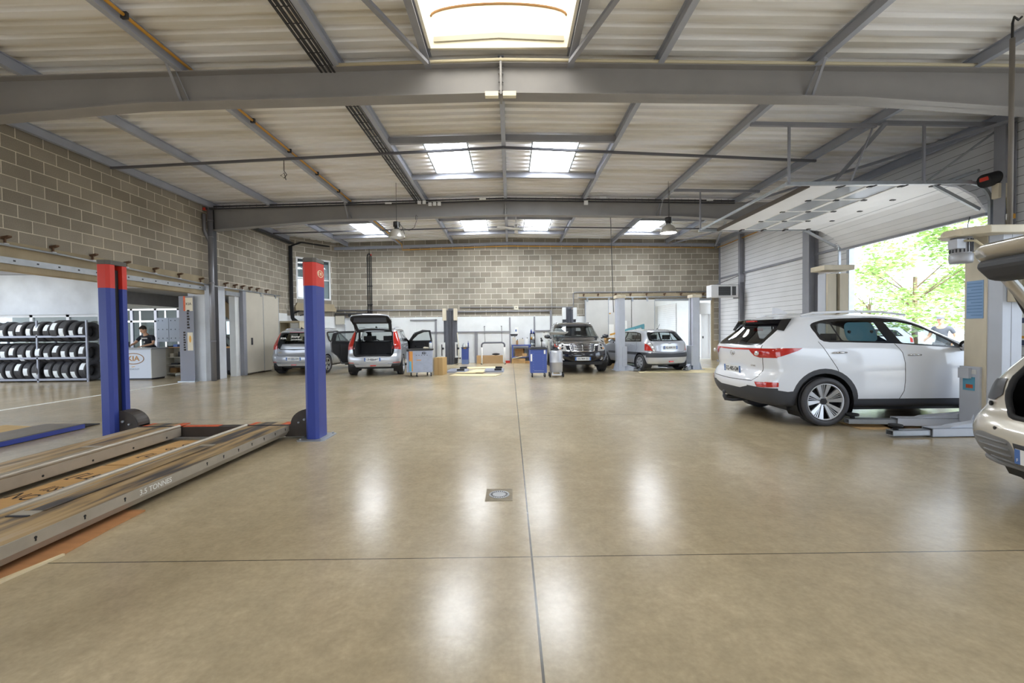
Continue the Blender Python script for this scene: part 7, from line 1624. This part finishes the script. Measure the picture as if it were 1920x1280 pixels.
def person(label, loc, rz, J, shirt, trousers, cap=None, text=None):
    t = thing('person', label, 'person', loc, rz)
    V = [(J['pelvis'], (.13, .1)), (J['waist'], (.125, .095)), (J['chest'], (.15, .105)), (J['neck0'], .065), (J['neck1'], .052), (J['head'], .06)]; E = [(0, 1), (1, 2), (2, 3), (3, 4), (4, 5)]
    for s in ('l', 'r'):
        sg = 1 if s == 'l' else -1
        k = limb(V, E, [(J['sho' + s], .062), (J['elb' + s], .043), (J['wri' + s], .029)], 2); e, w_ = Vector(J['elb' + s]), Vector(J['wri' + s]); hand(V, E, k, w_ - e, J.get('pal' + s, (0, 0, 1)))
        limb(V, E, [(J['hip' + s], .095), (J['kne' + s], .058), (J['ank' + s], .042), (J['toe' + s], .035)], 0)
    vs, fs = skin(V, E, 'body'); b = MB(M_skin).smooth(); b.add(vs, fs)
    H = Matrix.Translation(J['head']) @ J['turn']
    def hb(c, r, sc, m): b.m(m); b.xf(H); b.ball(c, r, 12, sc); b.xf(None)
    hb((0, 0, .02), .1, (.78, .98, 1.18), M_skin); hb((0, -.045, -.05), .06, (.85, .8, .9), M_skin); hb((0, -.105, -.01), .018, (.8, 1, 1.4), M_skin)
    for sx in (-1, 1): hb((sx * .08, .005, .0), .025, (.4, .8, 1.3), M_skin); hb((sx * .032, -.088, .022), .011, (1.2, .6, .8), M_eye)
    hb((0, -.092, -.055), .02, (1.2, .5, .35), M_lip)
    b.build('body', t, fix=False)
    h = MB(M_hair); h.xf(H)
    if cap is None: h.ball((0, .018, .055), .102, 12, (.83, .98, 1.0)); h.ball((0, -.04, .105), .06, 10, (1.1, .9, .6)); h.build('hair', t)
    else:
        h.ball((0, .02, .02), .1, 12, (.81, .95, .95)); h.build('hair', t); c = MB(cap); c.xf(H); c.ball((0, .005, .075), .105, 12, (.84, 1.02, .72)); c.prism([(-.07, -.06), (.07, -.06), (.055, -.17), (0, -.185), (-.055, -.17)], 2, .06, .07); c.build('cap', t)
    V = [(J['waist'], (.15, .115)), (J['chest'], (.172, .122)), (J['neck0'], .075)]; E = [(0, 1), (1, 2)]
    V.append((tuple(Vector(J['pelvis']) + Vector((0, 0, .04))), (.15, .118))); E.append((0, 3))
    for s in ('l', 'r'):
        a, c = Vector(J['sho' + s]), Vector(J['elb' + s]); limb(V, E, [(tuple(a), .075), (tuple(a + (c - a) * .45), .066), (tuple(a + (c - a) * .72), .064)], 1)
    vs, fs = skin(V, E, 'shirt'); b = MB(shirt).smooth(); b.add(vs, fs)
    if text:
        b.smooth(False); b.m(M_paper)
        for k in range(6): b.box(J['chest'][0] - .10 + k * .036, J['chest'][1] - .142, J['chest'][2] + .01 - (k % 2) * .006, J['chest'][0] - .075 + k * .036, J['chest'][1] - .13, J['chest'][2] + .05)
        b.box(J['chest'][0] - .02, J['chest'][1] - .14, J['chest'][2] - .13, J['chest'][0] + .02, J['chest'][1] - .132, J['chest'][2] - .07)
    b.build('shirt', t, fix=False)
    V = [(J['pelvis'], (.15, .12))]; E = []
    for s in ('l', 'r'): limb(V, E, [(J['hip' + s], .112), (J['kne' + s], .078), (tuple(Vector(J['ank' + s]) + Vector((0, 0, .02))), .066)], 0)
    vs, fs = skin(V, E, 'trousers'); b = MB(trousers).smooth(); b.add(vs, fs); b.build('trousers', t, fix=False)
    for s in ('l', 'r'):
        a, c = Vector(J['ank' + s]), Vector(J['toe' + s]); d = (c - a); d.z = 0; d.normalize(); b = MB(M_black); m = a + d * .06; b.xf(Matrix.Translation((m.x, m.y, 0)) @ Matrix.Rotation(math.atan2(d.y, d.x), 4, 'Z')); b.ball((.02, 0, .045), .055, 10, (2.4, .85, .8)); b.box(-.11, -.045, 0, .15, .045, .02); b.build('shoe', t)
    return t
JA = dict(pelvis=(0, .12, .95), waist=(0, .09, 1.08), chest=(0, 0, 1.30), neck0=(0, -.05, 1.46), neck1=(-.01, -.09, 1.52), head=(-.02, -.12, 1.61), turn=Matrix.Rotation(-.55, 4, 'Z') @ Matrix.Rotation(.55, 4, 'X'),
    shol=(.2, -.01, 1.40), elbl=(.30, -.12, 1.14), wril=(.14, -.34, 1.075), pall=(0, 1, 0), shor=(-.2, -.01, 1.40), elbr=(-.30, -.16, 1.16), wrir=(-.27, -.42, 1.08), palr=(1, 0, 0),
    hipl=(.1, .12, .88), knel=(.11, .1, .48), ankl=(.11, .14, .08), toel=(.12, -.0, .04), hipr=(-.1, .12, .88), kner=(-.11, .1, .48), ankr=(-.11, .14, .08), toer=(-.12, 0, .04))
person('dark haired person in a black lettered T-shirt reading at the reception counter', (-12.4, 15.0, 0), 0, JA, mat('black_cotton', C(40, 42, 50), .8), mat('dark_denim', C(52, 58, 78), .8), text='GARAGE')
JB = dict(pelvis=(0, 0, .95), waist=(0, -.02, 1.08), chest=(0, -.05, 1.32), neck0=(0, -.06, 1.48), neck1=(0, -.08, 1.55), head=(0, -.1, 1.64), turn=Matrix.Rotation(.15, 4, 'X'),
    shol=(.2, -.04, 1.42), elbl=(.26, .12, 1.16), wril=(.25, -.02, .95), pall=(0, 1, 0), shor=(-.2, -.04, 1.42), elbr=(-.26, -.14, 1.15), wrir=(-.22, -.36, 1.08), palr=(0, 0, 1),
    hipl=(.1, 0, .88), knel=(.11, -.16, .5), ankl=(.11, -.14, .09), toel=(.11, -.27, .04), hipr=(-.1, 0, .88), kner=(-.11, .08, .48), ankr=(-.11, .32, .12), toer=(-.11, .2, .04))
person('person in a pale cap and grey shirt walking outside beyond the white crossover', (13.1, 13.2, -.02), radians(-70), JB, mat('grey_shirt', C(92, 98, 108), .8), mat('grey_trousers', C(110, 112, 118), .8), cap=mat('pale_cap', C(120, 126, 136), .7))

# ------------------------------------------------------------------ outside
b = MB(mat('pale_asphalt', C(196, 192, 184), .9, noise=.1)); b.box(XR + .2, -30, -.2, 90, 90, -.02); b.box(-90, 27, -.2, XR + .2, 90, -.02); b.box(-90, -60, -.2, -20, 27, -.02); b.box(-20, -60, -.2, 90, YF, -.02); struct(b.build('ground_outside'), 'bright asphalt yard outside')
M_leaf = mat('leaf', C(190, 214, 140), .6, noise=.25, nscale=3); M_leaf2 = mat('leaf_dark', C(156, 190, 108), .6, noise=.25, nscale=3); M_bark = mat('bark', C(120, 104, 84), .9)
def tree(x, y, h, r, label, n=2600, seed=1):
    q = random.Random(seed); t = thing('tree', label, 'tree', (x, y, -.02), 0, 'trees across the yard')
    b = MB(M_bark); b.cyl((0, 0, 0), (0, 0, h * .55), .16, 10, .1)
    for k in range(7): a = q.uniform(0, 6.28); z = h * q.uniform(.25, .5); b.cyl((0, 0, z), (r * .7 * cos(a), r * .7 * sin(a), z + h * .25), .05, 6, .02)
    b.build('trunk', t); b = MB(M_leaf); cl = []
    for k in range(34):
        a = q.uniform(0, 6.28); u = q.uniform(-.9, 1); rr = math.sqrt(1 - u * u) * r * q.uniform(.4, 1); cl.append((rr * cos(a), rr * sin(a), h * .55 + u * h * .42))
    for k in range(n):
        c = cl[k % len(cl)]; p = Vector((q.gauss(c[0], .45), q.gauss(c[1], .45), q.gauss(c[2], .32)))
        if p.z < .6: continue
        M = Matrix.Translation(p) @ Matrix.Rotation(q.uniform(0, 6.28), 4, 'Z') @ Matrix.Rotation(q.uniform(-1.2, 1.2), 4, 'X'); s = q.uniform(.10, .2)
        b.m(M_leaf if q.random() < .6 else M_leaf2); b.add([M @ Vector(v) for v in ((-s, 0, 0), (0, -s * .5, 0), (s, 0, .03), (0, s * .5, .02))], [(0, 1, 2, 3)])
    b.build('crown', t, fix=False)
tree(24.6, 26.5, 8.2, 3.6, 'bright leafy tree in the middle of the view through the big door', 4200, 3); tree(30.5, 27.5, 9.4, 3.8, 'taller leafy tree on the right of the view through the big door', 4200, 5); tree(28, 34, 6.0, 3.2, 'lower leafy tree behind the other two across the yard', 2600, 8)
oc = copy_tree(rio); oc.location = (19.7, 21.5, -.02); oc.rotation_euler = (0, 0, radians(165)); tag(oc, 'silver car parked outside across the yard', 'car')
for ch in list(bpy.data.objects):
    if ch.parent == oc and ch.name.startswith(('number_plate', 'badge')): bpy.data.objects.remove(ch)
oc2 = copy_tree(oc); oc2.location = (24.0, 18.0, -.02); oc2.rotation_euler = (0, 0, radians(150)); tag(oc2, 'second silver car parked outside, right of the first', 'car')
